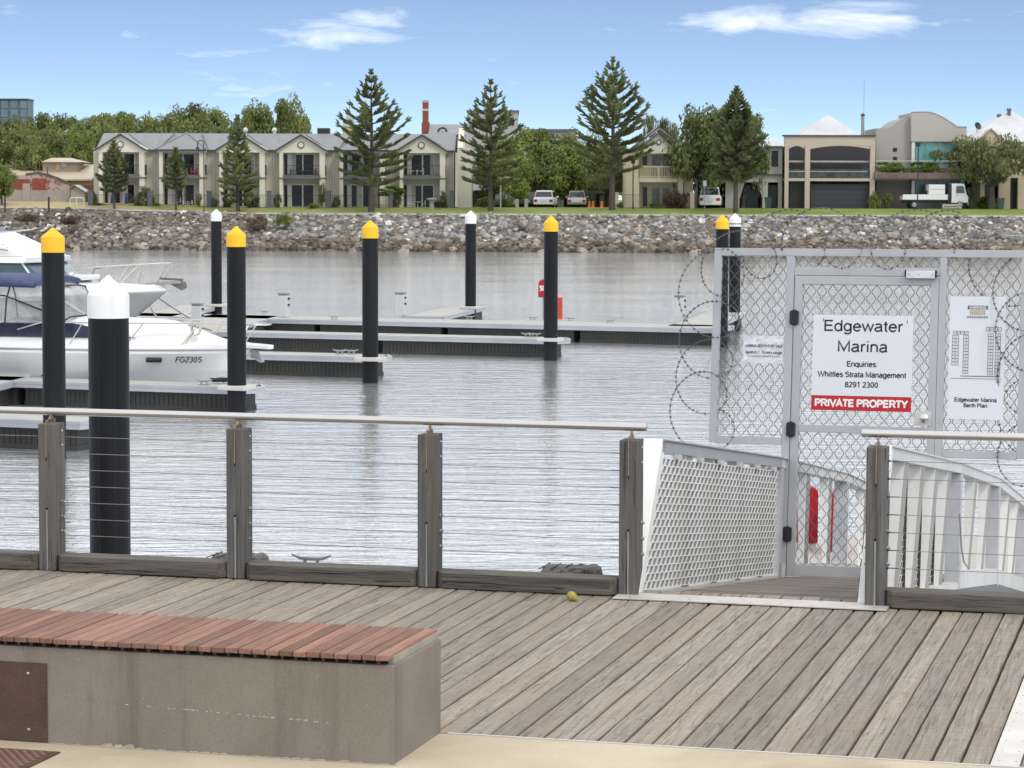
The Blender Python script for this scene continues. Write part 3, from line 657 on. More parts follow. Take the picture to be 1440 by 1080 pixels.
# ------------------------------------------------------------------ signs
signw = mat('sign_white', (.66,.685,.73), .45, 0, .02, 3); inkk = mat('ink_black', (.015,.015,.018), .5, 0, 0); inkn = mat('ink_navy', (.03,.04,.11), .5, 0, 0)
signr = mat('sign_red', (.46,.012,.022), .4, 0, .03); txw = mat('ink_white', (.80,.80,.80), .5, 0, 0); inkg = mat('ink_grey', (.10,.11,.125), .5, 0, 0)
def panel(name, label, pts, D):
    (xa, za), (xb, zb) = pts
    s_ = thing(name, label, 'sign', MG @ Matrix.Translation((xa, D, zb)))
    return s_, xa, xb, za, zb
TM = lambda x, z, y: MG @ Matrix.Translation((x, y, z)) @ Matrix.Rotation(math.pi/2, 4, 'X')
s_, xa, xb, za, zb = panel('marina_sign', 'square white marina sign with red private property band on the gate', (gp(1145.5, 443), gp(1282, 580)), -.045)
mb = MB(MG); mb.box(xa, xb, -.047, -.043, zb, za); mb.build('board', signw, s_, bevel=.001)
W_, H_ = xb-xa, za-zb; xm = (xa+xb)/2
bz = zb+H_*.155
mb = MB(MG); mb.box(xa+.0005, xb-.0005, -.0485, -.0472, zb, bz); mb.build('red_band', signr, s_)
def line(txt, f, cap, width, sw, m=inkk, y=-.0475): stroke_text(txt, H_*cap, width, sw, m, TM(xm, za-H_*f, y), s_)
line('Edgewater', .168, .114, W_*.80, .0130); line('Marina', .383, .114, W_*.51, .0130)
line('Enquiries:', .538, .056, W_*.31, .0078); line('Whittles Strata Management', .648, .056, W_*.885, .0078); line('8291 2300', .754, .056, W_*.335, .0078)
line('PRIVATE PROPERTY', .958, .074, W_*.93, .0145, txw, -.0488)
for (dx, dz) in ((.10, .035), (.94, .045)):
    mb = MB(MG); mb.tube([(xa+W_*dx, -.049, za-H_*dz), (xa+W_*dx, -.049, za-H_*dz-.025)], .0025, 6); mb.build('cable_tie', inkg, s_)
# berth plan
s2_, xa, xb, za, zb = panel('berth_plan_sign', 'tall white berth plan sign with two ladder shaped diagrams right of the gate', (gp(1337, 417), gp(1411, 591)), -.012)
W_, H_ = xb-xa, za-zb; xm = (xa+xb)/2
mb = MB(MG); mb.box(xa, xb, -.037, -.033, zb, za); mb.build('board', signw, s2_, bevel=.001)
def line2(txt, fx, f, cap, width): stroke_text(txt, cap, width, .0060, inkk, TM(xa+W_*fx, za-H_*f, -.0375), s2_)
line2('Edgewater Marina', .5, .857, .031, W_*.76); line2('Berth Plan', .5, .903, .031, W_*.43)
mb = MB(MG); mb.box(xa+W_*.32, xa+W_*.68, -.0385, -.0372, za-H_*.105, za-H_*.075); mb.build('blue_band', inkn, s2_)
stroke_text('WARNING', .021, W_*.31, .0045, txw, TM(xa+W_*.5, za-H_*.101, -.0388), s2_)
mb = MB(MG); mb.box(xa+W_*.36, xa+W_*.64, -.0385, -.0372, za-H_*.150, za-H_*.112); mb.build('notice_block', mat('notice_tan', (.45,.40,.30), .6), s2_)
mb = MB(MG)
for i in range(9):
    a = xa+W_*(.31+i*.042); mb.prism([(a, -.0385, za-H_*.178), (a+W_*.02, -.0385, za-H_*.178), (a+W_*.035, -.0385, za-H_*.16), (a+W_*.015, -.0385, za-H_*.16)], (0, .001, 0))
mb.build('hazard_stripe', inkk, s2_)
mb = MB(MG)
def cell(fx0, fx1, f0, f1):
    a, b, c, d = xa+W_*fx0, xa+W_*fx1, za-H_*f0, za-H_*f1; w = .0016
    mb.box(a, b, -.0385, -.0373, c-w, c+w); mb.box(a, b, -.0386, -.0373, d-w, d+w); mb.box(a-w, a+w, -.0387, -.0373, d, c); mb.box(b-w, b+w, -.0387, -.0373, d, c)
    mb.box(a+(b-a)*.35, a+(b-a)*.65, -.0385, -.0373, (c+d)/2-.0018, (c+d)/2+.0018)
for i in range(9): cell(.06, .17, .32+i*.027, .345+i*.027)
for i in range(12): cell(.26, .35, .32+i*.026, .344+i*.026)
for i in range(13): cell(.70, .79, .30+i*.026, .324+i*.026); cell(.83, .92, .30+i*.026, .324+i*.026)
for i in range(4): cell(.07+i*.07, .13+i*.07, .285, .31); cell(.66+i*.07, .72+i*.07, .25, .28)
cell(.22, .93, .648, .651)
mb.box(xa+W_*.05, xa+W_*.95, -.0385, -.0373, za-H_*.672, za-H_*.668)
mb.build('plan_drawing', inkg, s2_)
# wrinkled notice in a plastic sleeve
s3_, xa, xb, za, zb = panel('berth_notice', 'small wrinkled paper notice in a plastic sleeve tied to the left mesh panel', (gp(1047, 472), gp(1103, 511)), -.012)
mb = MB(MG); nx, nz = 14, 9; r = random.Random(4)
vs = [(xa+(xb-xa)*i/nx, -.014-r.uniform(0, .008), zb+(za-zb)*j/nz) for j in range(nz+1) for i in range(nx+1)]
mb.add(vs, [(j*(nx+1)+i, j*(nx+1)+i+1, (j+1)*(nx+1)+i+1, (j+1)*(nx+1)+i) for j in range(nz) for i in range(nx)])
vs = [(x, y+.004, z) for (x, y, z) in vs]; mb.add(vs, [(j*(nx+1)+i, (j+1)*(nx+1)+i, (j+1)*(nx+1)+i+1, j*(nx+1)+i+1) for j in range(nz) for i in range(nx)])
mb.build('sleeve', mat('plastic_sleeve', (.66,.69,.73), .25, 0, .08, 25), s3_)
xm = (xa+xb)/2; H_ = za-zb
for txt, f, cp, w in (('MARINA BERTH FOR SALE', .42, .021, .92), ('Berth D 1, 10 mtrs single', .66, .021, .90)):
    stroke_text(txt, cp, (xb-xa)*w, .0038, inkk, TM(xm, za-H_*f, -.0235), s3_)
stroke_text('www.marinaberths.com', .014, (xb-xa)*.8, .0026, inkg, TM(xm, za-H_*.78, -.0235), s3_)
# ------------------------------------------------------------------ razor wire
def coil(label, cents, rad):
    t = thing('razor_wire', label, 'razor wire', MG @ Matrix.Translation((gp(*cents[0])[0], -.05, gp(*cents[0])[1])))
    P = [gp(*c) for c in cents]; pts = []; r = random.Random(len(cents)); n = 40
    for i in range(len(P)-1):
        for k in range(n):
            f = k/n; a = 2*math.pi*f+1.2; R_ = rad*(1+.05*math.sin(i*2.1+f*3)+.03*math.sin(i*5+f*2))
            cx = P[i][0]+(P[i+1][0]-P[i][0])*f; cz = P[i][1]+(P[i+1][1]-P[i][1])*f
            pts.append(Vector((cx+R_*math.cos(a), -.05+.10*math.sin(a*.5+i*1.57), cz+R_*math.sin(a))))
    mb = MB(MG); mb.tube(pts, .0032, 4); mb.build('wire', mat('razor_wire_steel', (.16,.16,.16), .45, .6, .15, 30), t)
    mb = MB(MG); L = 0; nxt = .0
    for i in range(len(pts)-1):
        a, b = pts[i], pts[i+1]; L += (b-a).length
        if L > nxt:
            nxt = L+.037; tdir = (b-a).normalized(); s = tdir.cross(Vector((0,1,0))).normalized(); c = (a+b)/2
            w, h = .0070, .0165; o = Vector((0, .0025, 0))
            v = [c-tdir*w-s*h*.8, c-tdir*w*.2-s*h*.35, c+tdir*w-s*h*.8, c+tdir*w*.6, c+tdir*w+s*h*.8, c-tdir*w*.2+s*h*.35, c-tdir*w+s*h*.8, c-tdir*w*.6]
            mb.add([tuple(q-o) for q in v]+[tuple(q+o) for q in v], [tuple(range(8)), tuple(range(15, 7, -1))]+[(k_, k_+8, (k_+1)%8+8, (k_+1)%8) for k_ in range(8)])
    o = mb.build('barb', mat('barb_steel', (.07,.07,.07), .5, .3, .15, 30), t); o['kind'] = 'stuff'
coil('coiled razor wire looping over the top and down the left edge of the gate screen',
     [(1335, 338), (1290, 336), (1222, 344), (1160, 337), (1108, 337), (1040, 361), (1001, 390), (999, 465), (990, 515), (982, 562), (998, 615)], .236)
coil('coiled razor wire hanging down the right edge of the gate screen',
     [(1392, 372), (1440, 395), (1438, 450), (1450, 510), (1445, 570), (1455, 630), (1425, 650)], .236)
# ------------------------------------------------------------------ water
WZ = -2.25
def water_mat():
    t = NT('water'); v = t.vec((1, 1, 1), False); g = t.N.new('ShaderNodeNewGeometry')
    def nz(sx, sy, rot, detail=3, rough=.6, dist=.4):
        mp = t.N.new('ShaderNodeMapping'); t.L.new(g.outputs['Position'], mp.inputs[0]); mp.inputs[2].default_value = (0, 0, rot); mp.inputs[3].default_value = (sx, sy, 1)
        return t.noise(mp.outputs[0], 1.0, detail, rough, dist)
    a = nz(2.0, 8.0, .15); b = nz(.5, 2.2, -.12, 3); c = nz(9, 22, .1, 2); d = nz(.05, .11, .3, 3)
    h = t.math('ADD', t.math('MULTIPLY', a, .42), t.math('ADD', t.math('MULTIPLY', b, .9), t.math('MULTIPLY', c, .10)))
    bp = t.bump(h, WB, .1)
    s = t.rng(d, .35, .65, .75, 1.2); t.L.new(t.math('MULTIPLY', s, WB), bp.inputs['Strength'])
    t.b.inputs['IOR'].default_value = 3.4
    col = t.mix(t.rng(d, .3, .7), (.66,.685,.70), (.74,.755,.765))
    return t.fin(col, .06, .68, .5)
WB = .50
mb = MB(); q0 = MD @ Vector((-60, 14.6, WZ)); q1 = MD @ Vector((60, 14.6, WZ))
mb.add([(q0.x-300, 35, WZ), q0, q1, (q1.x+300, -5, WZ), (420, 245, WZ), (-420, 245, WZ)], [(0,1,2,3,4,5)])
struct(mb, 'water', water_mat())
mb = MB(); mb.quad((-900, -60, -5), (900, -60, -5), (900, 260, -5), (-900, 260, -5)); struct(mb, 'riverbed', mat('riverbed', (.08,.075,.06), .9))
# ------------------------------------------------------------------ pontoons
pdeck = mat('pontoon_deck', (.40,.39,.36), .7, 0, .08, 2, dirt=((.36,.33,.28), .4, 1.2))
pfas = mat('pontoon_fascia', (.44,.455,.49), .45, .3, .06, 1.5, dirt=((.36,.35,.33), .35, 1))
pfloat = mat('pontoon_float', (.030,.030,.028), .6, 0, .25, 1.5, dirt=((.055,.055,.035), .5, .8))
def pontoon(label, poly, floats=True, tip=0):
    """poly: world xy corners of the deck, anticlockwise from near-left: a(near left) b(near right) c(far right) d(far left)"""
    a, b, c, d = [Vector((p[0], p[1], 0)) for p in poly]; zt = -1.70
    ctr = (a+b+c+d)/4; t = thing('pontoon', label, 'pontoon', loc=(ctr.x, ctr.y, WZ), group='floating pontoons of the marina')
    ex = (b-a).normalized(); ey = (d-a).normalized()
    def P(v, z): return (v.x, v.y, z)
    mb = MB(); mb.prism([P(a+ex*.03+ey*.03, zt-.03), P(b-ex*.03+ey*.03, zt-.03), P(c-ex*.03-ey*.03, zt-.03), P(d+ex*.03-ey*.03, zt-.03)], (0, 0, .026)); mb.build('decking', pdeck, t)
    mb = MB()
    A = [a, b]+([b+(c-b)*.5+ex*tip] if tip else [])+[c, d]; cc = sum(A, Vector())/len(A)
    inn = [p+(cc-p).normalized()*.12 for p in A]; n = len(A)
    for i in range(n):
        p, q = A[i], A[(i+1)%n]; e = (q-p).normalized(); nn = Vector((e.y, -e.x, 0))
        mb.prism([P(p, zt-.15), P(q, zt-.15), P(q-nn*.06, zt-.15), P(p-nn*.06, zt-.15)], (0, 0, .149-i*.001))
        mb.prism([P(p+nn*.012, zt-.06), P(q+nn*.012, zt-.06), P(q, zt-.06), P(p, zt-.06)], (0, 0, .028))
    mb.build('fascia', pfas, t)
    Lx = (b-a).length; nf = max(1, round(Lx/5.0)); m = .10
    if floats:
        for i in range(nf):
            p = a+(b-a)*(i/nf)+ex*(m if i else m)+ey*m; q = a+(b-a)*((i+1)/nf)-ex*m+ey*m; w = (d-a).length-2*m; L = (q-p).length
            mb = MB(); R = Matrix(((ex.x, ey.x, 0, p.x), (ex.y, ey.y, 0, p.y), (0, 0, 1, 0), (0, 0, 0, 1))); mb.M = R
            mb.box(.02, L-.02, .014, w-.014, WZ-.4, zt-.16)
            x = .02
            while x < L-.08:
                mb.box(x, x+.095, 0, w, WZ-.4, zt-.19); x += .115
            mb.box(0, L, -.01, w+.01, zt-.20, zt-.155)
            mb.box(.0, L, -.012, w+.012, WZ-.02, WZ+.10)
            mb.build('float', pfloat, t)
    return t, a, b, c, d, ex, ey
def zq(px, py): p = atZ(px, py, -1.70); return (p.x, p.y)
PH = math.radians(20); ax = Vector((math.cos(PH), -math.sin(PH), 0)); ay = Vector((math.sin(PH), math.cos(PH), 0))
def finger(label, end_px, length, width, tip=.35):
    b = Vector((*zq(*end_px), 0)); a = b-ax*length; return pontoon(label, [a, b, b+ay*width, a+ay*width], tip=tip)
pf0 = finger('nearest finger pontoon at the left edge just behind the railing', (112, 593), 9, 1.1, .2)
pf1 = finger('finger pontoon in front of the white cruiser', (335, 545), 10.8, 1.2)
spx = lambda Y: -8.0+(Y-88.5)*.096
pf2 = finger('finger pontoon between the white cruiser and the next berth', (521, 502), Vector((zq(521,502)[0]-spx(66), zq(521,502)[1]-66.5, 0)).length+.8, 1.2)
pf3 = finger('long finger pontoon ending at the pile beside the red lifebuoy cabinet', (777, 477), 11.0, 1.2)
# spine running away from the quay
Y0, Y1 = 36, 89.6
sp = pontoon('main spine pontoon running away from the quay behind the berths', [(spx(Y0)-2.6, Y0), (spx(Y0), Y0), (spx(Y1)-.02, Y1), (spx(Y1)-2.6, Y1)])
ml = Vector((*zq(411, 449), 0)); mr = Vector((*zq(1004, 462), 0)); md_ = (mr-ml).normalized(); mn = Vector((-md_.y, md_.x, 0))
ml0 = ml-md_*13
mp_ = pontoon('long cross pontoon with pedestals spanning the berths from left to right', [ml0+mn*.0, mr, mr+mn*2.3, ml0+mn*2.3])
def away(label, at_px, end_px, width):
    a = Vector((*zq(*at_px), 0)); e = Vector((*zq(*end_px), 0)); d = (e-a).normalized(); n = Vector((d.y, -d.x, 0)); L = (e-a).length
    return pontoon(label, [a-n*width, a, e, e-n*width])
away('short finger pontoon beyond the cross pontoon at the second white capped pile', (624, 445), (683, 431), 1.5)
away('short finger pontoon behind the flybridge boat at the leftmost white capped pile', (240, 446), (316, 428), 1.6)
away('short finger pontoon beyond the cross pontoon seen through the gate screen', (1004, 459), (1048, 439), 1.5)
# outer strut arms beside the far fingers are left flush; collars hold the piles
collar_m = mat('pile_collar', (.52,.51,.48), .6, 0, .08, 4)
pile_m = mat('pile_sleeve', (.0085,.0085,.010), .45, 0, .35, 2.5, (1,1,.12), rnd_=.1, dirt=((.028,.028,.028), .35, 2.2), spec=.22)
capY = mat('cap_yellow', (.84,.47,.012), .42, 0, .05, 4, dirt=((.60,.36,.06), .55, 5)); capW = mat('cap_white', (.80,.80,.79), .4, 0, .03, 4, dirt=((.52,.51,.47), .5, 5))
def pile(px, w, ytop, ycap, ycone, white, label, Y=None, collar=None, R=.2):
    Y = Y or R*2*F_PX/w; p = atY(px, ytop, Y); z1 = p.z; zc = atY(px, ycap, Y).z; zk = atY(px, ycone, Y).z
    t = thing('marina_pile', label, 'pile', loc=(p.x, p.y, -4.5), group='marina piles')
    mb = MB(); mb.lathe([(R, -4.5), (R, -2.2), (R*1.004, -1.2), (R, zc+.03)], p.x, p.y, 32); mb.build('shaft', pile_m, t, smooth=40)
    Rc = R*1.035; mb = MB(); mb.lathe([(Rc, zc), (Rc, zk-.01), (Rc*.985, zk+.005), (.015, z1-.004), (.003, z1)], p.x, p.y, 32); mb.build('cap', capW if white else capY, t, smooth=15)
    if collar:
        mb = MB(MD if Y < 20 else Matrix.Translation((p.x, p.y, 0)) @ Matrix.Rotation(-PH, 4, 'Z')); h = .33
        mb.box(-h*.95, h*.95, -h*.9, h*.9, -1.699, -1.60); c = mb.build('collar', collar_m, t, bevel=.02)
    return t, p
pile(74, 32, 320, 355, 333.5, 0, 'yellow capped pile at the left in front of the flybridge boat')
B_, pB = pile(152, 57, 387, 447, 415, 1, 'big white capped pile standing closest to the railing')
pile(332, 26.6, 318, 347, 330, 0, 'yellow capped pile at the bow of the white cruiser', collar=True)
pile(520.5, 22.5, 309.5, 335, 320, 0, 'yellow capped pile standing alone in open water at the middle finger pontoon', collar=True)
pile(775, 19.7, 303, 325.5, 313, 0, 'yellow capped pile beside the red lifebuoy cabinet', collar=True)
pile(304, 15.4, 294, 311, 301, 1, 'small white capped pile far left behind the cruiser bow', Y=96, collar=True)
pile(662, 15.6, 296, 314.5, 303, 1, 'white capped pile at the end of the short far finger pontoon', Y=94.5, collar=True)
pile(1016, 18.6, 302, 322, 311, 0, 'yellow capped pile seen beside a white capped one behind the gate screen', Y=80)
I_, pI = pile(1034, 15.8, 300, 318.5, 307.5, 1, 'white capped pile with a ring of dark dots behind the gate screen', Y=90, collar=True)
mb = MB()
for k in range(16):
    a = k*math.pi/8; x, y = pI.x+.205*math.cos(a), pI.y+.205*math.sin(a); mb.box(x-.022, x+.022, y-.022, y+.022, atY(1034, 314.6, 90).z-.022, atY(1034, 314.6, 90).z+.022)
mb.build('dot', black, I_)
# seams on the close pile
mb = MB(Matrix.Translation((pB.x, pB.y, 0)))
for a in (-1.15, -1.95, .3): mb.tube([(.2*math.cos(a), .2*math.sin(a), -4), (.2*math.cos(a), .2*math.sin(a), 1.0)], .0025, 4)
mb.build('seam', mat('pile_seam', (.02,.02,.022), .5), B_)
# ------------------------------------------------------------------ pedestals, cleats
ped_m = mat('pedestal', (.56,.56,.56), .4, 0, .04, 5)
def pedestal(px, py, h, label, w=.17):
    p = atZ(px, py, -1.70); t = thing('service_pedestal', label, 'service pedestal', loc=(p.x, p.y, -1.7), group='service pedestals on the pontoons')
    mb = MB(Matrix.Translation(p) @ Matrix.Rotation(-PH, 4, 'Z')); mb.box(-w, w, -.12, .12, 0.001, h*.86); mb.build('body', ped_m, t, bevel=.02)
    mb.v = []; mb.f = []; mb.box(-w*.95, w*.95, -.11, .11, h*.861, h*.93); mb.build('lamp_band', mat('ped_band', (.25,.26,.27), .4), t)
    mb.v = []; mb.f = []; mb.box(-w*1.08, w*1.08, -.14, .14, h*.931, h); mb.build('cap', mat('ped_cap', (.36,.37,.38), .4), t, bevel=.012)
    mb.v = []; mb.f = []; mb.box(w+.001, w+.05, -.04, .04, h*.45, h*.53); mb.box(w+.001, w+.05, -.04, .04, h*.7, h*.78); mb.build('socket', black, t)
pedestal(399, 446, .86, 'white service pedestal nearest the corner of the spine and cross pontoon')
pedestal(563, 443.5, .84, 'white service pedestal left of the second white capped pile')
pedestal(955.5, 447.5, .82, 'white service pedestal just left of the gate screen')
pedestal(278, 461, .80, 'white service pedestal behind the cruiser foredeck', .16)
def cleats(specs):
    for (px, py, lb) in specs:
        p = atZ(px, py, -1.70); mb = MB(Matrix.Translation(p)); cleat(mb, 0, 0, .001, 1.6, -PH)
        o = mb.build('mooring_cleat', galv, loc=p, smooth=40); tag(o, lb, 'cleat', 'mooring cleats on the pontoons')
cleats([(372, 441, 'mooring cleat just left of the corner pedestal'), (470, 449, 'mooring cleat on the cross pontoon left of the lone yellow pile'), (660, 449, 'mooring cleat on the cross pontoon below the second white capped pile'), (749, 450, 'mooring cleat on the cross pontoon left of the lifebuoy cabinet'), (802, 451, 'mooring cleat on the cross pontoon right of the orange cabinet'), (858, 454, 'rightmost mooring cleat on the cross pontoon before the last pedestal'),
        (478, 498, 'left one of two mooring cleats by the lone yellow pile'), (494, 498, 'mooring cleat beside the collar of the lone yellow pile'), (742, 474, 'left one of two mooring cleats by the lifebuoy pile'), (752, 474, 'mooring cleat beside the collar of the lifebuoy pile'), (287, 541, 'mooring cleat on the pontoon below the cruiser hull number')])
# lifebuoy cabinet and orange box
p = atZ(765, 449, -1.70); red = mat('cabinet_red', (.36,.012,.022), .35, 0, .04, 3)
t = thing('lifebuoy_cabinet', 'red rounded lifebuoy cabinet on a thin post behind the yellow capped pile', 'lifebuoy cabinet', loc=p)
Yc = p.y; zt_, zb_ = atY(762, 392.5, Yc).z, atY(762, 418, Yc).z; xl, xr = atY(757, 400, Yc).x, atY(772, 400, Yc).x; xc = (xl+xr)/2; Rr = (xr-xl)/2
mb = MB(); arc = [(xl, Yc-.15, zb_), (xr, Yc-.15, zb_)]+[(xc+Rr*math.cos(a*math.pi/12), Yc-.15, zt_-Rr+Rr*math.sin(a*math.pi/12)) for a in range(13)]
mb.prism(arc, (0, .25, 0)); mb.build('hood', red, t, bevel=.02)
mb = MB(); mb.tube([(xc, Yc, -1.7), (xc, Yc, zb_)], .03, 8); mb.build('post', galv, t)
stroke_text('SOS', .17, .30, .035, txw, Matrix.Translation((xc+.01, Yc-.152, (zt_+zb_)/2-.08)) @ Matrix.Rotation(math.pi/2, 4, 'X'), t)
p = atZ(790, 449, -1.70); Yc = p.y
t = thing('fire_cabinet', 'narrow orange red cabinet standing on the cross pontoon behind the yellow capped pile', 'fire cabinet', loc=p)
mb = MB(); mb.box(atY(783,430,Yc).x, atY(791,430,Yc).x, Yc-.15, Yc+.15, -1.699, atY(787, 418, Yc).z); bd_ = mb.build('body', mat('cabinet_orange', (.62,.10,.035), .4, 0, .05), t, bevel=.02)
mb = MB(); mb.box(atY(784.2,430,Yc).x, atY(789.8,430,Yc).x, Yc-.158, Yc-.151, -1.6, atY(787, 420, Yc).z); mb.build('door', mat('cabinet_orange2', (.50,.07,.03), .4), bd_)
# red and white hose cabinets at the foot of the gangway
def hose_cabinet(px0, px1, ytop, yred, ybot, Y, label):
    a = atY(px0, ytop, Y); b = atY(px1, ybot, Y); zr = atY(px0, yred, Y).z
    t = thing('hose_cabinet', label, 'hose cabinet', loc=((a.x+b.x)/2, Y, b.z), group='red hose cabinets below the gangway')
    w = (b.x-a.x)/2; cx = (a.x+b.x)/2
    mb = MB(); arc = [(cx-w, Y, zr), (cx+w, Y, zr)]+[(cx+w*math.cos(k*math.pi/10), Y, a.z-w*.6+w*.6*math.sin(k*math.pi/10)) for k in range(11)]
    mb.prism(arc, (0, .3, 0)); mb.build('hood', red, t, bevel=.02)
    mb = MB(); mb.box(cx-w*.85, cx+w*.85, Y+.02, Y+.28, b.z, zr-.002); mb.build('plinth', ped_m, t, bevel=.01)
    mb = MB(); mb.box(cx-w*.7, cx+w*.7, Y-.012, Y-.001, zr+.08, a.z-w*.8); mb.build('door', mat('cabinet_red2', (.40,.012,.02), .35), t)
hose_cabinet(1122, 1150, 684, 764, 794, 29.5, 'left red hose cabinet seen through the lower gate mesh')
hose_cabinet(1166, 1190, 692, 776, 800, 29.0, 'right red hose cabinet seen through the lower gate mesh')
mb = MB(); 
for z_ in (0,): 
    a = atY(1112, 800, 29.0)
    mb.box(a.x-.6, a.x+4.2, 27.6, 30.6, -1.85, -1.70)
lp = thing('pontoon', 'landing pontoon at the foot of the gangway below the red cabinets', 'pontoon', loc=(a.x+1.5, 29, WZ), group='floating pontoons of the marina')
mb.build('decking', pdeck, lp); mb = MB(); mb.box(a.x-.5, a.x+4.1, 27.7, 30.5, WZ-.4, -1.86); mb.build('float', pfloat, lp)
# ------------------------------------------------------------------ boats
gel = mat('gelcoat_white', (.72,.72,.71), .18, 0, .03, 1.5, spec=.5, dirt=((.58,.57,.54), .3, .8)); gelg = mat('gelcoat_grey_shade', (.40,.41,.43), .25, 0, .03, 1.5)
navy = mat('navy_stripe', (.03,.045,.11), .35); canvas = mat('canvas_blue', (.065,.082,.165), .8, 0, .2, 8, bump=.4, bsc=8, bd=.02); glass_d = mat('dark_glass', (.03,.045,.055), .08, 0, .2, 1.2, spec=.8)
def clear_mat():
    t = NT('clear_plastic'); n = t.noise(t.vec(rand=False), 2.5, 4, .6); t.b.inputs['Alpha'].default_value = .42
    return t.fin(t.mix(t.rng(n, .35, .65), (.16,.17,.165), (.50,.50,.48)), .12, 0, .6)
clearp = clear_mat(); rope_m = mat('rope', (.55,.52,.44), .9, 0, .2, 60)
def boat_frame(bx, by, heading): # x forward (bow at 0), y to port, z up from the waterline
    c, s = math.cos(heading), math.sin(heading); return Matrix(((c, -s, 0, bx), (s, c, 0, by), (0, 0, 1, WZ), (0, 0, 0, 1)))
HB = -math.radians(19)
bowp = atY(352, 497, 57.6)
MBt = boat_frame(bowp.x, bowp.y, HB)
b1 = thing('cabin_cruiser', 'white cabin cruiser with blue canopy moored behind the nearest long finger pontoon', 'motor boat', MBt @ Matrix.Translation((-4, 0, 0)))
def hw(x, L, bm, e=2.2):      # half beam, x from 0 (bow) to -L
    f = -x/L; return bm*min(1.0, (1-(1-min(f/.55, 1))**e)**.75)*(1-.06*max(0, f-.6)) + .04
def hull(M, L, bm, sheer, mat_, parent, chine_mat=None, n=24, rake=.9, low=None):
    rings = []
    for i in range(n+1):
        x = -L*(i/n)**1.25; b = hw(x, L, bm); sh = sheer(x); f = min(1, -x/L/.5)
        xo = lambda z: x - (rake*(1-z/sh)**1.1)*(1-f)**.8 if x > -L*.5 else x
        pts = [(xo(sh), b, sh), (xo(sh*.97), b*1.02, sh*.93), (xo(sh*.62), b*(.80+.17*f), sh*.62), (xo(sh*.60), b*(.78+.17*f), sh*.585), (xo(sh*.18), b*(.50+.36*f), .16*sh+.22*(1-f)), (xo(0), b*(.34+.48*f), .05*sh+.18*(1-f)), (xo(-.3), 0, -.45+.3*(1-f))]
        rings.append(pts+[(p[0], -p[1], p[2]) for p in pts[-2::-1]])
    mb = MB(M); mb.loft(rings, closed=True, caps=True); return mb.build('hull', mat_, parent, smooth=28, fix=True)
sh1 = lambda x: 1.17+.05*(1+x/8.4)
hull(MBt, 8.4, 1.35, sh1, gel, b1)
def deck_surface(M, L, bm, sheer, h0, mat_, parent, name='deck', n=24, prof=None, inset=.06):
    rings = []
    for i in range(n+1):
        x = -.05-(L-.1)*(i/n)**1.15; b = max(.02, hw(x, L, bm)-inset); s = sheer(x)+.0; c = h0(x)
        rings.append([(x, b, s), (x, b*.96, s+.10), (x, b*.80, s+.115+c*.15), (x, b*.62, s+.12+c*.80), (x, b*.38, s+.12+c*.97), (x, 0, s+.12+c), (x, -b*.38, s+.12+c*.97), (x, -b*.62, s+.12+c*.80), (x, -b*.80, s+.115+c*.15), (x, -b*.96, s+.10), (x, -b, s)])
    mb = MB(M); mb.loft(rings, closed=True, caps=True); return mb.build(name, mat_, parent, smooth=50, fix=True)
def sstep(a, b, x): t_ = max(0, min(1, (x-a)/(b-a))); return t_*t_*(3-2*t_)
cab = lambda x: .03+.50*sstep(.3, 2.4, -x)+.05*sstep(2.4, 4, -x)-.5*sstep(5.9, 6.4, -x)
deck_surface(MBt, 8.4, 1.35, sh1, cab, gel, b1)
# rub rail
mb = MB(MBt)
for s_ in (1, -1): mb.tube([(x*.35+(.02 if x == 0 else 0), s_*(hw(x*.35, 8.4, 1.35)+.012), sh1(x*.35)+.0) for x in range(0, -25, -1)], .022, 6)
mb.build('rub_rail', gelg, b1, smooth=60)
# pulpit and anchor platform
mb = MB(MBt); mb.prism([(-.75, -.30, 1.26), (-.2, -.30, 1.26), (.52, -.14, 1.22), (.55, 0, 1.22), (.52, .14, 1.22), (-.2, .30, 1.26), (-.75, .30, 1.26)], (0, 0, .09)); mb.build('anchor_platform', gel, b1, bevel=.02)
mb = MB(MBt); mb.prism([(.02, -.02, 1.20), (.20, -.02, 1.18), (.30, -.02, .92), (.10, -.02, .99), (.0, -.02, 1.03)], (0, .04, 0)); mb.prism([(.30, -.12, .92), (.16, -.16, 1.0), (.02, 0, 1.05), (.16, .16, 1.0), (.30, .12, .92)], (0, 0, .02)); mb.build('anchor', galv, b1)
def rail(pts, r, name='bow_rail', parent=b1, M=MBt):
    mb = MB(M)
    for s_ in (1, -1): mb.tube([(x, s_*y, z) for x, y, z in pts], r, 6)
    return mb.build(name, steel, parent, smooth=60)
RZ = 1.80
rail([(-5.2, 1.28, 1.62), (-4.6, 1.28, RZ-.02), (-3.5, 1.22, RZ), (-2.2, 1.0, RZ), (-1.0, .62, RZ), (.1, .28, RZ-.01), (.45, .17, RZ-.03), (.47, .0, RZ-.03)], .017)
mb = MB(MBt)
for (x, xt) in ((-3.9, -3.55), (-2.55, -2.15), (-1.35, -.95), (-.32, -.02), (-.22, .08)):
    for s_ in (1, -1):
        y = hw(x, 8.4, 1.35)-.12; mb.tube([(x, s_*y, sh1(x)+.1), (xt, s_*(hw(xt, 8.4, 1.35)-.10 if xt < 0 else .24), RZ)], .014, 6)
mb.build('stanchion', steel, b1, smooth=60)
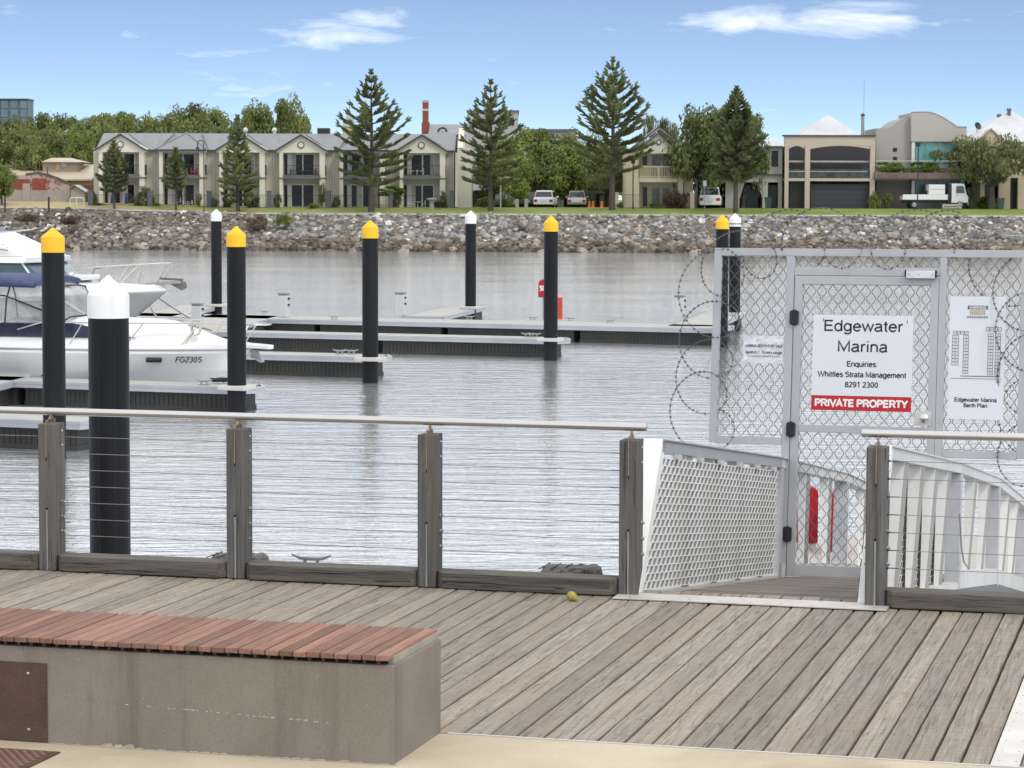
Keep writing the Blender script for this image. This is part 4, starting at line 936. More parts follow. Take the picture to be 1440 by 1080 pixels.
# cabin side windows
mb = MB(MBt)
def side(x, f, s_):
    b = hw(x, 8.4, 1.35)-.06; c = cab(x); s0 = sh1(x)+.12
    return (x, s_*(b*(.80-.18*f)+.022), s0+c*(.15+.65*f)+.012)
for s_ in (1, -1):
    mb = MB(MBt); X = [-6.0+i*.24 for i in range(16)]; ft = lambda x: .12+.80*max(0, min(1, (-x-2.45)/1.5))
    lo = [side(x, .10, s_) for x in X]; hi = [side(x, ft(x), s_) for x in X]
    for i in range(15): mb.quad(lo[i], lo[i+1], hi[i+1], hi[i])
    mb.build('cabin_window', mat('stripe_glass', (.018,.024,.05), .25, spec=.3), b1)
for s_ in (1, -1): mb = MB(MBt); mb.tube([(-2.05, s_*(hw(-2.05, 8.4, 1.35)*.985), .98), (-1.72, s_*(hw(-1.72, 8.4, 1.35)*.985), .98)], .055, 8); mb.build('porthole', black, b1)
q = [(x, -(hw(x, 8.4, 1.35)*.99)) for x in (-1.5, -.7)]; ang = math.atan2(q[1][1]-q[0][1], q[1][0]-q[0][0])
stroke_text('FG230S', .125, .60, .022, inkk, MBt @ Matrix.Translation(((q[0][0]+q[1][0])/2-.05, (q[0][1]+q[1][1])/2-.06, .93)) @ Matrix.Rotation(ang, 4, 'Z') @ Matrix.Rotation(math.pi/2-.10, 4, 'X'), b1, shear=.25)
# knuckle line, hatch, wiper line
mb = MB(MBt); mb.tube([(-1.5, -.1, 1.72), (-1.1, .0, 1.64), (-.95, .02, 1.60), (-1.2, .1, 1.66)], .012, 5); mb.build('deck_line', mat('dark_rope', (.12,.12,.11), .8), b1)
mb = MB(MBt); mb.box(-2.7, -2.1, -.28, .28, 1.74, 1.80); mb.build('hatch', glass_d, b1, bevel=.02)
# windscreen
def arc_screen(x0, w, h, z0, rake, name, m, parent, M, n=10, tw=.8, back=1.3):
    lo, hi = [], []
    for i in range(n+1):
        a = -math.pi/2+math.pi*i/n; lo.append((x0+math.cos(a)*back*.6-back*.6, math.sin(a)*w, z0)); hi.append((x0-rake+math.cos(a)*back*.5-back*.5, math.sin(a)*w*tw, z0+h))
    mb = MB(M); mb.loft([lo, hi], closed=False, caps=False)
    lo2 = [(x-.03, y*.98, z) for x, y, z in lo]; hi2 = [(x-.03, y*.98, z) for x, y, z in hi]; mb.loft([hi2, lo2], closed=False, caps=False)
    o = mb.build(name, m, parent, smooth=60)
    mb = MB(M); mb.tube(hi, .022, 6); mb.tube(lo, .018, 6)
    for i in (2, 5, 8): mb.tube([lo[i], hi[i]], .016, 6)
    mb.build('screen_frame', black, parent, smooth=60); return o
arc_screen(-3.9, 1.02, .50, 1.72, .9, 'windscreen', mat('smoked_screen', (.22,.24,.25), .1, spec=.7), b1, MBt)
# canopy: clear curtains, frames and rolled navy top
def canopy(M, parent, x0, x1, w, z0, z1, mroof, mclear, roofthick=.12):
    n = 8; mb = MB(M); sec = lambda x, k: [(x, w*math.cos(a*math.pi/n)*k, z0+(z1-z0)*min(1, (math.sin(a*math.pi/n)*1.35))) for a in range(n+1)]
    xs = [x0, x0-.55, x1]
    mb.loft([[(x0+.5, p[1]*.95, z0+(p[2]-z0)*.15) for p in sec(x0, 1)], [(x0, p[1]*.98, z0+(p[2]-z0)*.8) for p in sec(x0, 1)], sec(x0-.5, 1), sec(x1, 1)], closed=False, caps=False)
    mb.build('clear_curtain', mclear, parent, smooth=60)
    mb = MB(M)
    for x in (x0+.5, x0, x0-1.0, x0-2.0): 
        k = .15 if x > x0+.3 else .8 if x > x0-.1 else 1
        mb.tube([(x, p[1]*1.005, z0+(p[2]-z0)*k*1.01) for p in sec(x, 1)], .02, 6)
    mb.tube([(x0+.5, -w*.9, z0+.1), (x0-1, -w*.98, z0+(z1-z0)*.6), (x0-2.2, -w, z0+(z1-z0)*.66)], .018, 6); mb.build('canopy_frame', black, parent, smooth=60)
    rr = [(x0-.2, .0), (x0-.35, 1.0), (x0-1.5, 1.05), (x1, 1.0)]
    mb = MB(M); rings = []
    for x, k in rr:
        k = max(k, .6); rings.append([(x, w*.86*math.cos(a*math.pi/n), z1-.10+.17*k*math.sin(a*math.pi/n)) for a in range(n+1)]+[(x, w*.86*math.cos(a*math.pi/n), z1-.16+.05*k*math.sin(a*math.pi/n)) for a in range(n, -1, -1)])
    mb.loft(rings); mb.build('canopy_top', mroof, parent, smooth=60, fix=True)
canopy(MBt, b1, -4.6, -7.2, 1.15, 1.75, 2.78, canvas, clearp)
mb = MB(MBt); mb.tube([(-4.9, -1.0, 2.62), (-5.8, -1.06, 2.70), (-7.2, -1.0, 2.68)], [.07, .13, .14], 10); mb.tube([(-4.9, 1.0, 2.62), (-5.8, 1.06, 2.70), (-7.2, 1.0, 2.68)], [.07, .13, .14], 10); mb.build('rolled_curtain', canvas, b1, smooth=60)
mb = MB(MBt)
for (x, y, z) in ((-3.0, 0, 1.6),): mb.lathe([(.09, 0), (.11, .03), (.09, .06), (.02, .08)], 0, 0, 10)
r = random.Random(9); mb = MB(MBt); pts = [(-1.05+.10*math.cos(k*.7)+r.uniform(-.02,.02), -.62+.04*math.sin(k*.9), 1.66+.13*math.sin(k*.7)) for k in range(40)]; mb.tube(pts, .016, 5); mb.tube([(-1.1, -.62, 1.6), (-1.25, -.66, 1.4), (-1.3, -.7, 1.3)], .015, 5); mb.build('hanging_rope', rope_m, b1)
# fender and mooring lines
mb = MB(MBt); mb.tube([(-2.75, -1.33, 1.32), (-3.0, -1.42, 1.0), (-3.1, -1.46, .55)], .012, 5); mb.build('fender_line', rope_m, b1)
mb = MB(MBt @ Matrix.Translation((-3.1, -1.5, 0))); mb.lathe([(.03, .62), (.10, .52), (.12, .40), (.11, .22), (.05, .14)], 0, 0, 12); mb.build('fender', mat('fender_blue', (.05,.06,.18), .5), b1, smooth=60)
p0 = MBt @ Vector((-.25, -.15, 1.28)); pe = atZ(335, 538, -1.68)
t = thing('mooring_line', 'dark mooring line coiled on the pontoon below the cruiser bow', 'mooring line', loc=pe)
mb = MB(); mb.tube([tuple(p0), tuple(p0.lerp(pe, .5)-Vector((0,0,.25))), tuple(pe+Vector((0,0,.03)))], .013, 5)
r = random.Random(5); pts = [pe+Vector((-.25+.30*math.cos(k*.9)+r.uniform(-.1,.1), .12*math.sin(k*.9), .03+.02*(k % 4))) for k in range(34)]; mb.tube(pts, .02, 5)
mb.build('rope', mat('black_rope', (.03,.03,.03), .9), t)
t = thing('shore_power_lead', 'dark lead hanging from the cruiser side onto the pontoon beside the white capped pile', 'cable', loc=MBt @ Vector((-4.4, -1.5, .6)))
mb = MB(MBt); mb.tube([(-4.35, -1.36, 1.42), (-4.28, -1.44, 1.30), (-4.24, -1.46, 1.0), (-4.34, -1.5, .7), (-4.2, -1.52, .58), (-4.45, -1.55, .60)], .016, 5)
pts = [(-4.2+.16*math.cos(k*.8), -1.62+.1*math.sin(k*.8), .575+.015*(k % 3)) for k in range(26)]; mb.tube(pts, .016, 5); mb.build('lead', black, t)
# flybridge boat
bow2 = atY(262, 409, 76.0)
M2 = boat_frame(bow2.x-.6, bow2.y, -math.radians(16)); L2 = 10.5
b2 = thing('flybridge_cruiser', 'white flybridge cruiser with teal windows and shaded grey hull behind the cabin cruiser', 'motor boat', M2 @ Matrix.Translation((-5, 0, 0)))
s2 = lambda x: 1.62+.30*(1-min(1, -x/8))**1.3
hull(M2, L2, 1.75, s2, gelg, b2, rake=2.4)  # shade on the white hull is put into its grey gelcoat colour
cab2 = lambda x: .02+.10*sstep(.5, 2, -x)+.42*sstep(2.3, 3.6, -x)
deck_surface(M2, L2, 1.75, s2, cab2, gel, b2)
mb = MB(M2)
for s_ in (1, -1): mb.tube([(x*.42, s_*(hw(x*.42, L2, 1.75)+.02), s2(x*.42)-.04) for x in range(0, -25, -1)], .055, 6)
mb.build('rub_rail', gel, b2, smooth=60)
mb = MB(M2); mb.prism([(-.6, -.2, s2(0)+.08), (.5, -.1, s2(0)+.16), (.5, .1, s2(0)+.16), (-.6, .2, s2(0)+.08)], (0, 0, .08)); mb.build('bow_sprit', mat('weathered_timber', (.33,.31,.27), .8), b2)
mb = MB(M2); mb.prism([(.15, -.03, s2(0)+.14), (.62, -.03, s2(0)+.22), (.68, -.03, s2(0)+.05), (.50, -.03, s2(0)-.05), (.3, -.03, s2(0)+.05)], (0, .06, 0)); mb.tube([(-.2, .0, s2(0)+.3), (.55, 0, s2(0)+.27)], .035, 6); mb.build('anchor', mat('dark_galv', (.20,.20,.20), .6, .6), b2)
pts = [(-3.0, 1.25, 2.22), (-2.85, 1.2, 2.45), (-1.9, .95, 2.56), (-1.0, .65, 2.62), (-.3, .35, 2.66), (.15, .12, 2.68)]
rail(pts, .02, 'bow_rail', b2, M2)
mb = MB(M2)
for (x, xt) in ((-2.9, -2.45), (-2.8, -2.2), (-1.3, -.95), (-1.25, -.7), (-.25, .12)):
    for s_ in (1, -1): mb.tube([(x, s_*(hw(x, L2, 1.75)-.12), s2(x)+.1), (xt, s_*(hw(min(xt, -.02), L2, 1.75)-.25 if xt < -.4 else .2), 2.62)], .017, 6)
mb.build('stanchion', steel, b2, smooth=60)
# cabin: dark band and flybridge
def zat(py): return atY(60, py, 77.5).z-WZ
z_a, z_b, z_c, z_d = zat(394), zat(368), zat(362), zat(327)
def trap(x0, x1, x2, x3, w, za, zb, m, nm, bev=.03, tw=.93):    # front bottom, front top, back top, back bottom
    mb = MB(M2); mb.loft([[(x0, -w, za), (x0+.35, 0, za), (x0, w, za), (x3, w, za), (x3, -w, za)], [(x1, -w*tw, zb), (x1+.3, 0, zb), (x1, w*tw, zb), (x2, w*tw, zb), (x2, -w*tw, zb)]]); return mb.build(nm, m, b2, bevel=bev, fix=True)
trap(-3.15, -3.9, -9.5, -9.5, 1.45, zat(398), z_b, mat('teal_glass', (.035,.085,.105), .12, 0, .3, .9, spec=.7), 'saloon_window')
trap(-2.9, -3.05, -9.6, -9.6, 1.5, 1.85, zat(397), gel, 'saloon')
trap(-3.85, -3.8, -9.8, -9.8, 1.6, z_b+.002, z_c+.05, gel, 'flybridge_floor')
trap(-3.9, -5.6, -8.5, -8.8, 1.45, z_c+.052, z_d, gel, 'flybridge_coaming')
mb = MB(M2)
for (a, b) in (((-3.5, -1.44), (-4.0, -1.38)), ((-5.0, -1.46), (-5.0, -1.37)), ((-6.6, -1.46), (-6.5, -1.37))): mb.tube([(a[0], a[1], zat(397)), (b[0], b[1], z_b)], .035, 6)
mb.build('window_pillar', gel, b2)
mb = MB(M2); mb.tube([(-4.4, -1.50, z_c+.25), (-5.2, -1.47, z_c+.32), (-8.6, -1.50, z_c+.28)], .02, 6); mb.build('coaming_line', mat('grey_line', (.25,.26,.28), .5), b2)
mb = MB(M2)
for (x, z) in ((-5.0, .0), (-4.7, -.55)): mb.tube([(x, -1.2, z_c+.95+z), (x+.05, -1.35, z_c+.75+z), (x+.12, -1.4, z_c+.6+z)], .03, 6); mb.tube([(x+.0, -1.3, z_c+.8+z), (x+.2, -1.3, z_c+.85+z)], .035, 6)
mb.build('deck_fitting', black, b2)
mb = MB(M2); mb.loft([[(-5.7, -1.2, z_d), (-5.7, 1.2, z_d), (-8.6, 1.2, z_d), (-8.6, -1.2, z_d)], [(-5.9, -1.1, z_d+.14), (-5.9, 1.1, z_d+.14), (-8.4, 1.1, z_d+.14), (-8.4, -1.1, z_d+.14)]]); mb.build('canvas_cover', mat('canvas_grey', (.18,.20,.27), .8), b2, bevel=.03, fix=True)
mb = MB(M2); mb.tube([(-5.5, -1.1, z_d-.05), (-3.9, -1.0, z_d+.10), (-3.7, -1.0, z_d+.16)], .02, 6); mb.tube([(-6.5, -1.2, z_d), (-6.9, -1.2, z_d+2.6)], .014, 5); mb.tube([(-6.52, -1.2, z_d+.9), (-6.54, -1.2, z_d+1.1)], .04, 6); mb.build('aerial', ped_m, b2)
mb = MB(M2); mb.box(-3.1, -2.4, -.62, .62, 2.15, 2.30); mb.build('deck_hatch', gel, b2, bevel=.04)
mb = MB(M2)
for s_ in (-1, 1): mb.quad((-3.6, s_*1.30, 1.98), (-2.5, s_*1.12, 1.93), (-2.75, s_*1.08, 2.08), (-3.6, s_*1.27, 2.2))
mb.build('cabin_light', glass_d, b2)
p0 = M2 @ Vector((-.6, -.35, s2(0)+.1))
for i, (px, py, sag) in enumerate(((225, 450, .2), (232, 452, .3), (266, 447, .05))):
    pe = atZ(px, py, -1.68); m_ = p0.lerp(pe, .5); m_.z -= sag
    t = thing('mooring_line', ('pale mooring line hanging from the flybridge boat bow nearest the hull', 'pale slack mooring line from the flybridge boat bow curving to the spine pontoon', 'dark tight mooring line from the flybridge boat bow to the far pontoon')[i], 'mooring line', loc=pe)
    mb = MB(); mb.tube([tuple(p0), tuple(p0.lerp(m_, .5)-Vector((0,0,sag*.4))), tuple(m_), tuple(m_.lerp(pe, .5)-Vector((0,0,sag*.2))), tuple(pe)], .028 if i < 2 else .018, 5); mb.build('rope', rope_m if i < 2 else mat('dark_rope', (.12,.12,.11), .8), t)
# ------------------------------------------------------------------ far shore
def shoreY(x): return 223.6-.10*x          # waterline
def gz(x, Y):                               # ground height beyond the bank top
    d = Y-(shoreY(x)+7.0); base = .95+.45*sstep(-20, -45, x); return base+.35*sstep(0, 3, d)*0+.62*sstep(1.0, 9, d)
rock_g = mat('bank_soil', (.13,.105,.08), .95, 0, .3, .6, dirt=((.12,.10,.07), .6, .5))
xs = [i*4-160 for i in range(81)]
def strip_mesh(profile, name, m, kind='structure'):
    mb = MB(); n = len(profile); 
    vs = []; 
    for x in xs:
        for (d, z) in profile: vs.append((x, shoreY(x)+d, z(x, shoreY(x)+d) if callable(z) else z))
    mb.add(vs, [(i*n+k, (i+1)*n+k, (i+1)*n+k+1, i*n+k+1) for i in range(len(xs)-1) for k in range(n-1)])
    o = mb.build(name, m, smooth=70); o['kind'] = kind; return o
bank = strip_mesh([(-1.5, -4.5), (-.6, -2.6), (.6, -1.9), (4, -.3), (6.2, lambda x, Y: gz(x, Y)-.3), (7.0, lambda x, Y: gz(x, Y)-.02)], 'rock_bank', rock_g)
strip_mesh([(6.9, lambda x, Y: gz(x, Y)+.004), (9.6, lambda x, Y: gz(x, Y)+.03)], 'foreshore_path', mat('path_gravel', (.36,.32,.28), .9, 0, .12, .5))
def grass_mat():
    t = NT('far_grass'); g = t.N.new('ShaderNodeNewGeometry'); sp = t.N.new('ShaderNodeSeparateXYZ'); t.L.new(g.outputs['Position'], sp.inputs[0])
    mp = t.N.new('ShaderNodeMapping'); t.L.new(g.outputs['Position'], mp.inputs[0]); n = t.noise(mp.outputs[0], .25, 6, .65); n2 = t.noise(mp.outputs[0], 2.5, 4, .6)
    dry = t.math('ADD', t.rng(sp.outputs[0], -32, -44, 0, 1), t.math('MULTIPLY', t.rng(sp.outputs[0], 20, -30, 0, 1), .35))
    c = t.mix(t.rng(n, .35, .65), (.14,.20,.045), (.21,.27,.07)); c = t.mix(t.math('MULTIPLY', dry, t.rng(n, .3, .5, .6, 1), clamp=True), c, (.42,.34,.19)); c = t.scale(c, t.rng(n2, .3, .7, .8, 1.15)); return t.fin(c, .95, 0, .1)
strip_mesh([(9.6, lambda x, Y: gz(x, Y)+.03), (11, gz), (14, gz), (19, gz), (40, gz)], 'foreshore_lawn', grass_mat())
mb = MB(); mb.quad((-3000, 250, 1.2), (3000, 250, 1.2), (3000, 6000, 1.2), (-3000, 6000, 1.2)); struct(mb, 'far_ground', mat('far_ground', (.22,.21,.16), .95, 0, .2, .02))
# rocks: the largest as single pieces, the rest joined
def rock_shape(seed):
    r = random.Random(seed); bm = bmesh.new(); bmesh.ops.create_icosphere(bm, subdivisions=1, radius=.5)
    sc3 = (r.uniform(.8, 1.3), r.uniform(.7, 1.0), r.uniform(.55, .8))
    for v in bm.verts: v.co = Vector((v.co.x*sc3[0], v.co.y*sc3[1], v.co.z*sc3[2]))*r.uniform(.78, 1.18)
    V_ = [v.co.copy() for v in bm.verts]; F_ = [tuple(v.index for v in f.verts) for f in bm.faces]; bm.free(); return V_, F_
RS = [rock_shape(i) for i in range(12)]
def rock_mat():
    t = NT('riprap'); at = t.N.new('ShaderNodeAttribute'); at.attribute_name = 'Col'; g = t.N.new('ShaderNodeNewGeometry')
    n = t.noise(t.vec(rand=True), 3.0, 5, .65); c = t.scale(at.outputs['Color'], t.rng(n, .3, .7, .62, 1.30)); t.bump(n, .6, .08); return t.fin(c, .9, 0, .2)
rockm = rock_mat()
GREY = [(.25,.25,.235), (.32,.31,.285), (.19,.195,.19), (.37,.355,.325), (.14,.145,.145), (.24,.22,.19)]
BROWN = [(.18,.145,.112), (.145,.115,.09), (.225,.185,.145), (.11,.09,.07), (.19,.148,.112)]
TAN = [(.26,.225,.18), (.22,.19,.155), (.19,.17,.145), (.29,.25,.205), (.16,.14,.11)]
def rock_col(x, h, r):      # h 0 at water, 1 at top
    wet = h < .34+.08*math.sin(x*.3)
    if x < -22: w = .25 if h > .45 else .1; pal = GREY if r.random() < w+.12 else TAN if r.random() < .6 else BROWN
    elif wet: pal = BROWN if r.random() < .72 else TAN
    else: pal = GREY if r.random() < .82 else TAN
    c = r.choice(pal); k = r.uniform(.8, 1.2)*(.55 if h < .10 else 1); 
    if r.random() < .05 and h > .3: return (.62, .60, .56)
    return tuple(a*k for a in c)
r = random.Random(21); rocks = []
for i in range(11500):
    x = r.uniform(-72, 70); h = r.random(); d = -.5+h*7.3
    s = min(1.25, max(.34, r.lognormvariate(-.50, .30)))*(1.08-.25*h)
    if x < -30 and h > .62 and r.random() < .75: s *= .55
    z = -2.42+h*3.25+(.45*sstep(-20, -45, x) if h > .8 else .45*sstep(-20, -45, x)*h)+r.uniform(-.05, .12)
    rocks.append((s, x, shoreY(x)+d, z, h))
rocks.sort(key=lambda q: -q[0]*(1 if -50 < q[1] < 48 else .3))
import itertools
VAR = []
for j in range(24):
    V_, F_ = RS[j % 12]; x = -40 if j < 6 else 0; h = .2 if j in (0, 1, 2, 6, 7, 8, 9, 10, 11) else .7
    mb = MB(); mb.add(V_, F_); c = rock_col(x, h, r); mb.c = [c+(1,)]*len(F_); VAR.append(mb.mesh('rock', rockm, I4))
for q in rocks[:300]:
    s, x, Y, z, h = q
    if x < -22: j = r.choice((0,1,2,3,4,5))
    elif h < .34: j = r.choice((0,1,2,6,7,8,9,10,11))
    else: j = r.choice(range(12, 24))
    inst('rock', VAR[j], bank, (x, Y, z), (r.uniform(-.5,.5), r.uniform(-.5,.5), r.uniform(0,6.28)), (s,)*3)
mb = MB(); cols = []; vs = []; fs = []
for q in rocks[300:]:
    s, x, Y, z, h = q; V_, F_ = r.choice(RS); R = Matrix.Rotation(r.uniform(0,6.28), 3, 'Z') @ Matrix.Rotation(r.uniform(-.6,.6), 3, 'X') @ Matrix.Rotation(r.uniform(-.6,.6), 3, 'Y')
    b = len(vs); o = Vector((x, Y, z)); vs += [R @ v*s+o for v in V_]; fs += [tuple(i+b for i in f) for f in F_]; c = rock_col(x, h, r)+(1,); cols += [c]*len(F_)
mb.v = vs; mb.f = fs; mb.c = cols; o = mb.build('loose_rocks', rockm, bank); o['kind'] = 'stuff'
# ------------------------------------------------------------------ foliage
def leaf_mat(name, dark, light, tr=.32):
    t = NT(name); n = t.noise(t.vec(rand=True), .45, 3, .6); n2 = t.noise(t.vec(rand=True), 3.5, 2, .5)
    c = t.mix(t.rng(n, .35, .65), dark, light); c = t.scale(c, t.rng(n2, .3, .7, .72, 1.25)); c = t.scale(c, t.rng(t.oi.outputs['Random'], 0, 1, .88, 1.14))
    t.b.inputs['Transmission Weight'].default_value = 0; 
    tr_ = t.N.new('ShaderNodeBsdfTranslucent'); t.L.new(c, tr_.inputs[0]); ms = t.N.new('ShaderNodeMixShader'); ms.inputs[0].default_value = tr
    m = t.fin(c, .75, 0, .15); out = t.N['Material Output']; t.L.new(t.b.outputs[0], ms.inputs[1]); t.L.new(tr_.outputs[0], ms.inputs[2]); t.L.new(ms.outputs[0], out.inputs[0]); return m
lf_mid = leaf_mat('leaf_mid', (.120,.145,.048), (.275,.305,.110)); lf_lime = leaf_mat('leaf_lime', (.14,.18,.045), (.28,.33,.095)); lf_dark = leaf_mat('leaf_dark', (.095,.118,.046), (.225,.255,.098))
lf_olive = leaf_mat('leaf_olive', (.10,.115,.05), (.235,.25,.12)); lf_pine = leaf_mat('leaf_pine', (.13,.15,.072), (.31,.345,.16), .4); lf_red = leaf_mat('leaf_red', (.12,.085,.055), (.22,.16,.11)); lf_grey = leaf_mat('leaf_greygreen', (.10,.115,.07), (.22,.235,.15)); lf_hedge = leaf_mat('leaf_hedge', (.06,.11,.02), (.18,.28,.05))
bark = mat('bark', (.078,.066,.054), .9, 0, .25, 6, bump=.5, bsc=12, bd=.03); barkg = mat('bark_grey', (.17,.15,.125), .9, 0, .2, 6)
def crown_mb(seed, n_leaf, rx, ry, rz, ls, blobs, hang=0):
    """leaf faces spread through overlapping clumps inside an ellipsoid centred at the origin"""
    r = random.Random(seed); mb = MB(); vs = []; fs = []
    cl = []
    for i in range(blobs):
        while True:
            p = Vector((r.uniform(-1,1), r.uniform(-1,1), r.uniform(-1,1)))
            if .25 < p.length < .98: break
        k = r.uniform(.20, .36); 
        if p.z < -.35: p *= .86
        cl.append((Vector((p.x*rx*.82, p.y*ry*.82, p.z*rz*.82)), (k+.05)*min(rx, rz)*r.uniform(.8, 1.25)))
    per = n_leaf//blobs
    for (c, rad) in cl:
        for k in range(per):
            d = Vector((r.gauss(0,1), r.gauss(0,1), r.gauss(0,1))).normalized()*rad*(r.random()**.45); d.z *= .78
            p = c+d; nrm = (d.normalized()*.9+Vector((r.gauss(0,.6), r.gauss(0,.6), r.gauss(.5,.5)))).normalized()
            a = nrm.orthogonal().normalized(); b = nrm.cross(a); t_ = r.uniform(0, 6.28); a, b = a*math.cos(t_)+b*math.sin(t_), b*math.cos(t_)-a*math.sin(t_)
            s = ls*r.uniform(.6, 1.35); i0 = len(vs)
            if hang: a = Vector((a.x*.3, a.y*.3, -1)); s2_ = s*1.5
            vs += [p-a*s*.6, p+b*s*.35, p+a*s*.6, p-b*s*.35]; fs.append((i0, i0+1, i0+2, i0+3))
    qx = sorted(abs(v.x) for v in vs)[int(len(vs)*.985)]; qz = sorted(v.z for v in vs); zt_ = qz[int(len(vs)*.995)]; zb_ = -qz[int(len(vs)*.01)]
    vs = [Vector((v.x*rx/qx, v.y*ry/qx*1.0, v.z*rz/(zt_ if v.z > 0 else zb_))) for v in vs]; mb.v = vs; mb.f = fs; return mb, cl
def trunk_mb(cl, z0, zc, r0, seed, fork=.45):
    r = random.Random(seed); mb = MB(); h = zc-z0
    f = Vector((r.uniform(-.2,.2), r.uniform(-.2,.2), z0+h*fork))
    mb.tube([(0,0,z0-.3), (0,0,z0+.1), tuple(f*.5+Vector((.0,0,z0*.5))), tuple(f)], [r0*1.4, r0*1.1, r0*.9, r0*.75], 8)
    for (c, rad) in cl[:14]:
        e = Vector((c.x, c.y, c.z+zc)); m_ = f.lerp(e, .5)+Vector((r.uniform(-.3,.3), r.uniform(-.3,.3), -.2)); mb.tube([tuple(f), tuple(m_), tuple(e)], [r0*.45, r0*.25, r0*.06], 5)
    return mb
TREE_PROTO = {}
def leafy(key, seed, leafmat, rx, rz, ls=.27, n=8000, blobs=36, trunk_h=2.2, hang=0, r0=.28, bk=None):
    """returns meshes with crown centre at zc above the foot"""
    zc = trunk_h+rz*.92; mb, cl = crown_mb(seed, n, rx, rx*.9, rz, ls, blobs, hang)
    mb.v = [v+Vector((0,0,zc)) for v in mb.v]; tm = trunk_mb(cl, 0, zc, r0, seed)
    TREE_PROTO[key] = (mb.mesh('crown', leafmat, I4), tm.mesh('trunk', bk or bark, I4, smooth=60), rx, zc+rz)
def plant_tree(key, px, ytop, wpx, Y, label, cat='tree', name='tree', group=None, zg=None, rot=None):
    cm, tm, rx, H = TREE_PROTO[key]; g_ = atY(px, 290, Y); z0 = gz(g_.x, min(Y, 262)) if zg is None else zg
    p = atY(px, ytop, Y); h = p.z-z0; w = wpx/F_PX*Y/2
    t = thing(name, label, cat, Matrix.Translation((p.x, Y, z0)), group)
    for nm, me in (('trunk', tm), ('crown', cm)):
        o = bpy.data.objects.new(nm, me); COL.objects.link(o); o.parent = t; o.scale = (w/rx, w/rx, h/H); o.rotation_euler = (0, 0, rnd.uniform(0, 6.28) if rot is None else rot)
    return t
leafy('mid', 1, lf_mid, 3.6, 3.4); leafy('mid2', 2, lf_mid, 3.9, 3.2, blobs=40); leafy('lime', 3, lf_lime, 3.4, 2.8, trunk_h=1.6); leafy('dark', 4, lf_dark, 3.8, 3.3, n=7000, blobs=46, trunk_h=1.8)
leafy('olive', 5, lf_olive, 4.6, 2.1, n=8000, blobs=50, trunk_h=2.9, hang=1, ls=.22); leafy('feather', 6, lf_olive, 2.6, 3.4, n=2200, blobs=20, hang=1, ls=.3, r0=.14)
leafy('upright', 7, lf_mid, 2.3, 4.2, n=3600, blobs=30, ls=.28); leafy('upright2', 8, lf_lime, 2.5, 3.6, n=3600, blobs=26, ls=.28)
i = 0
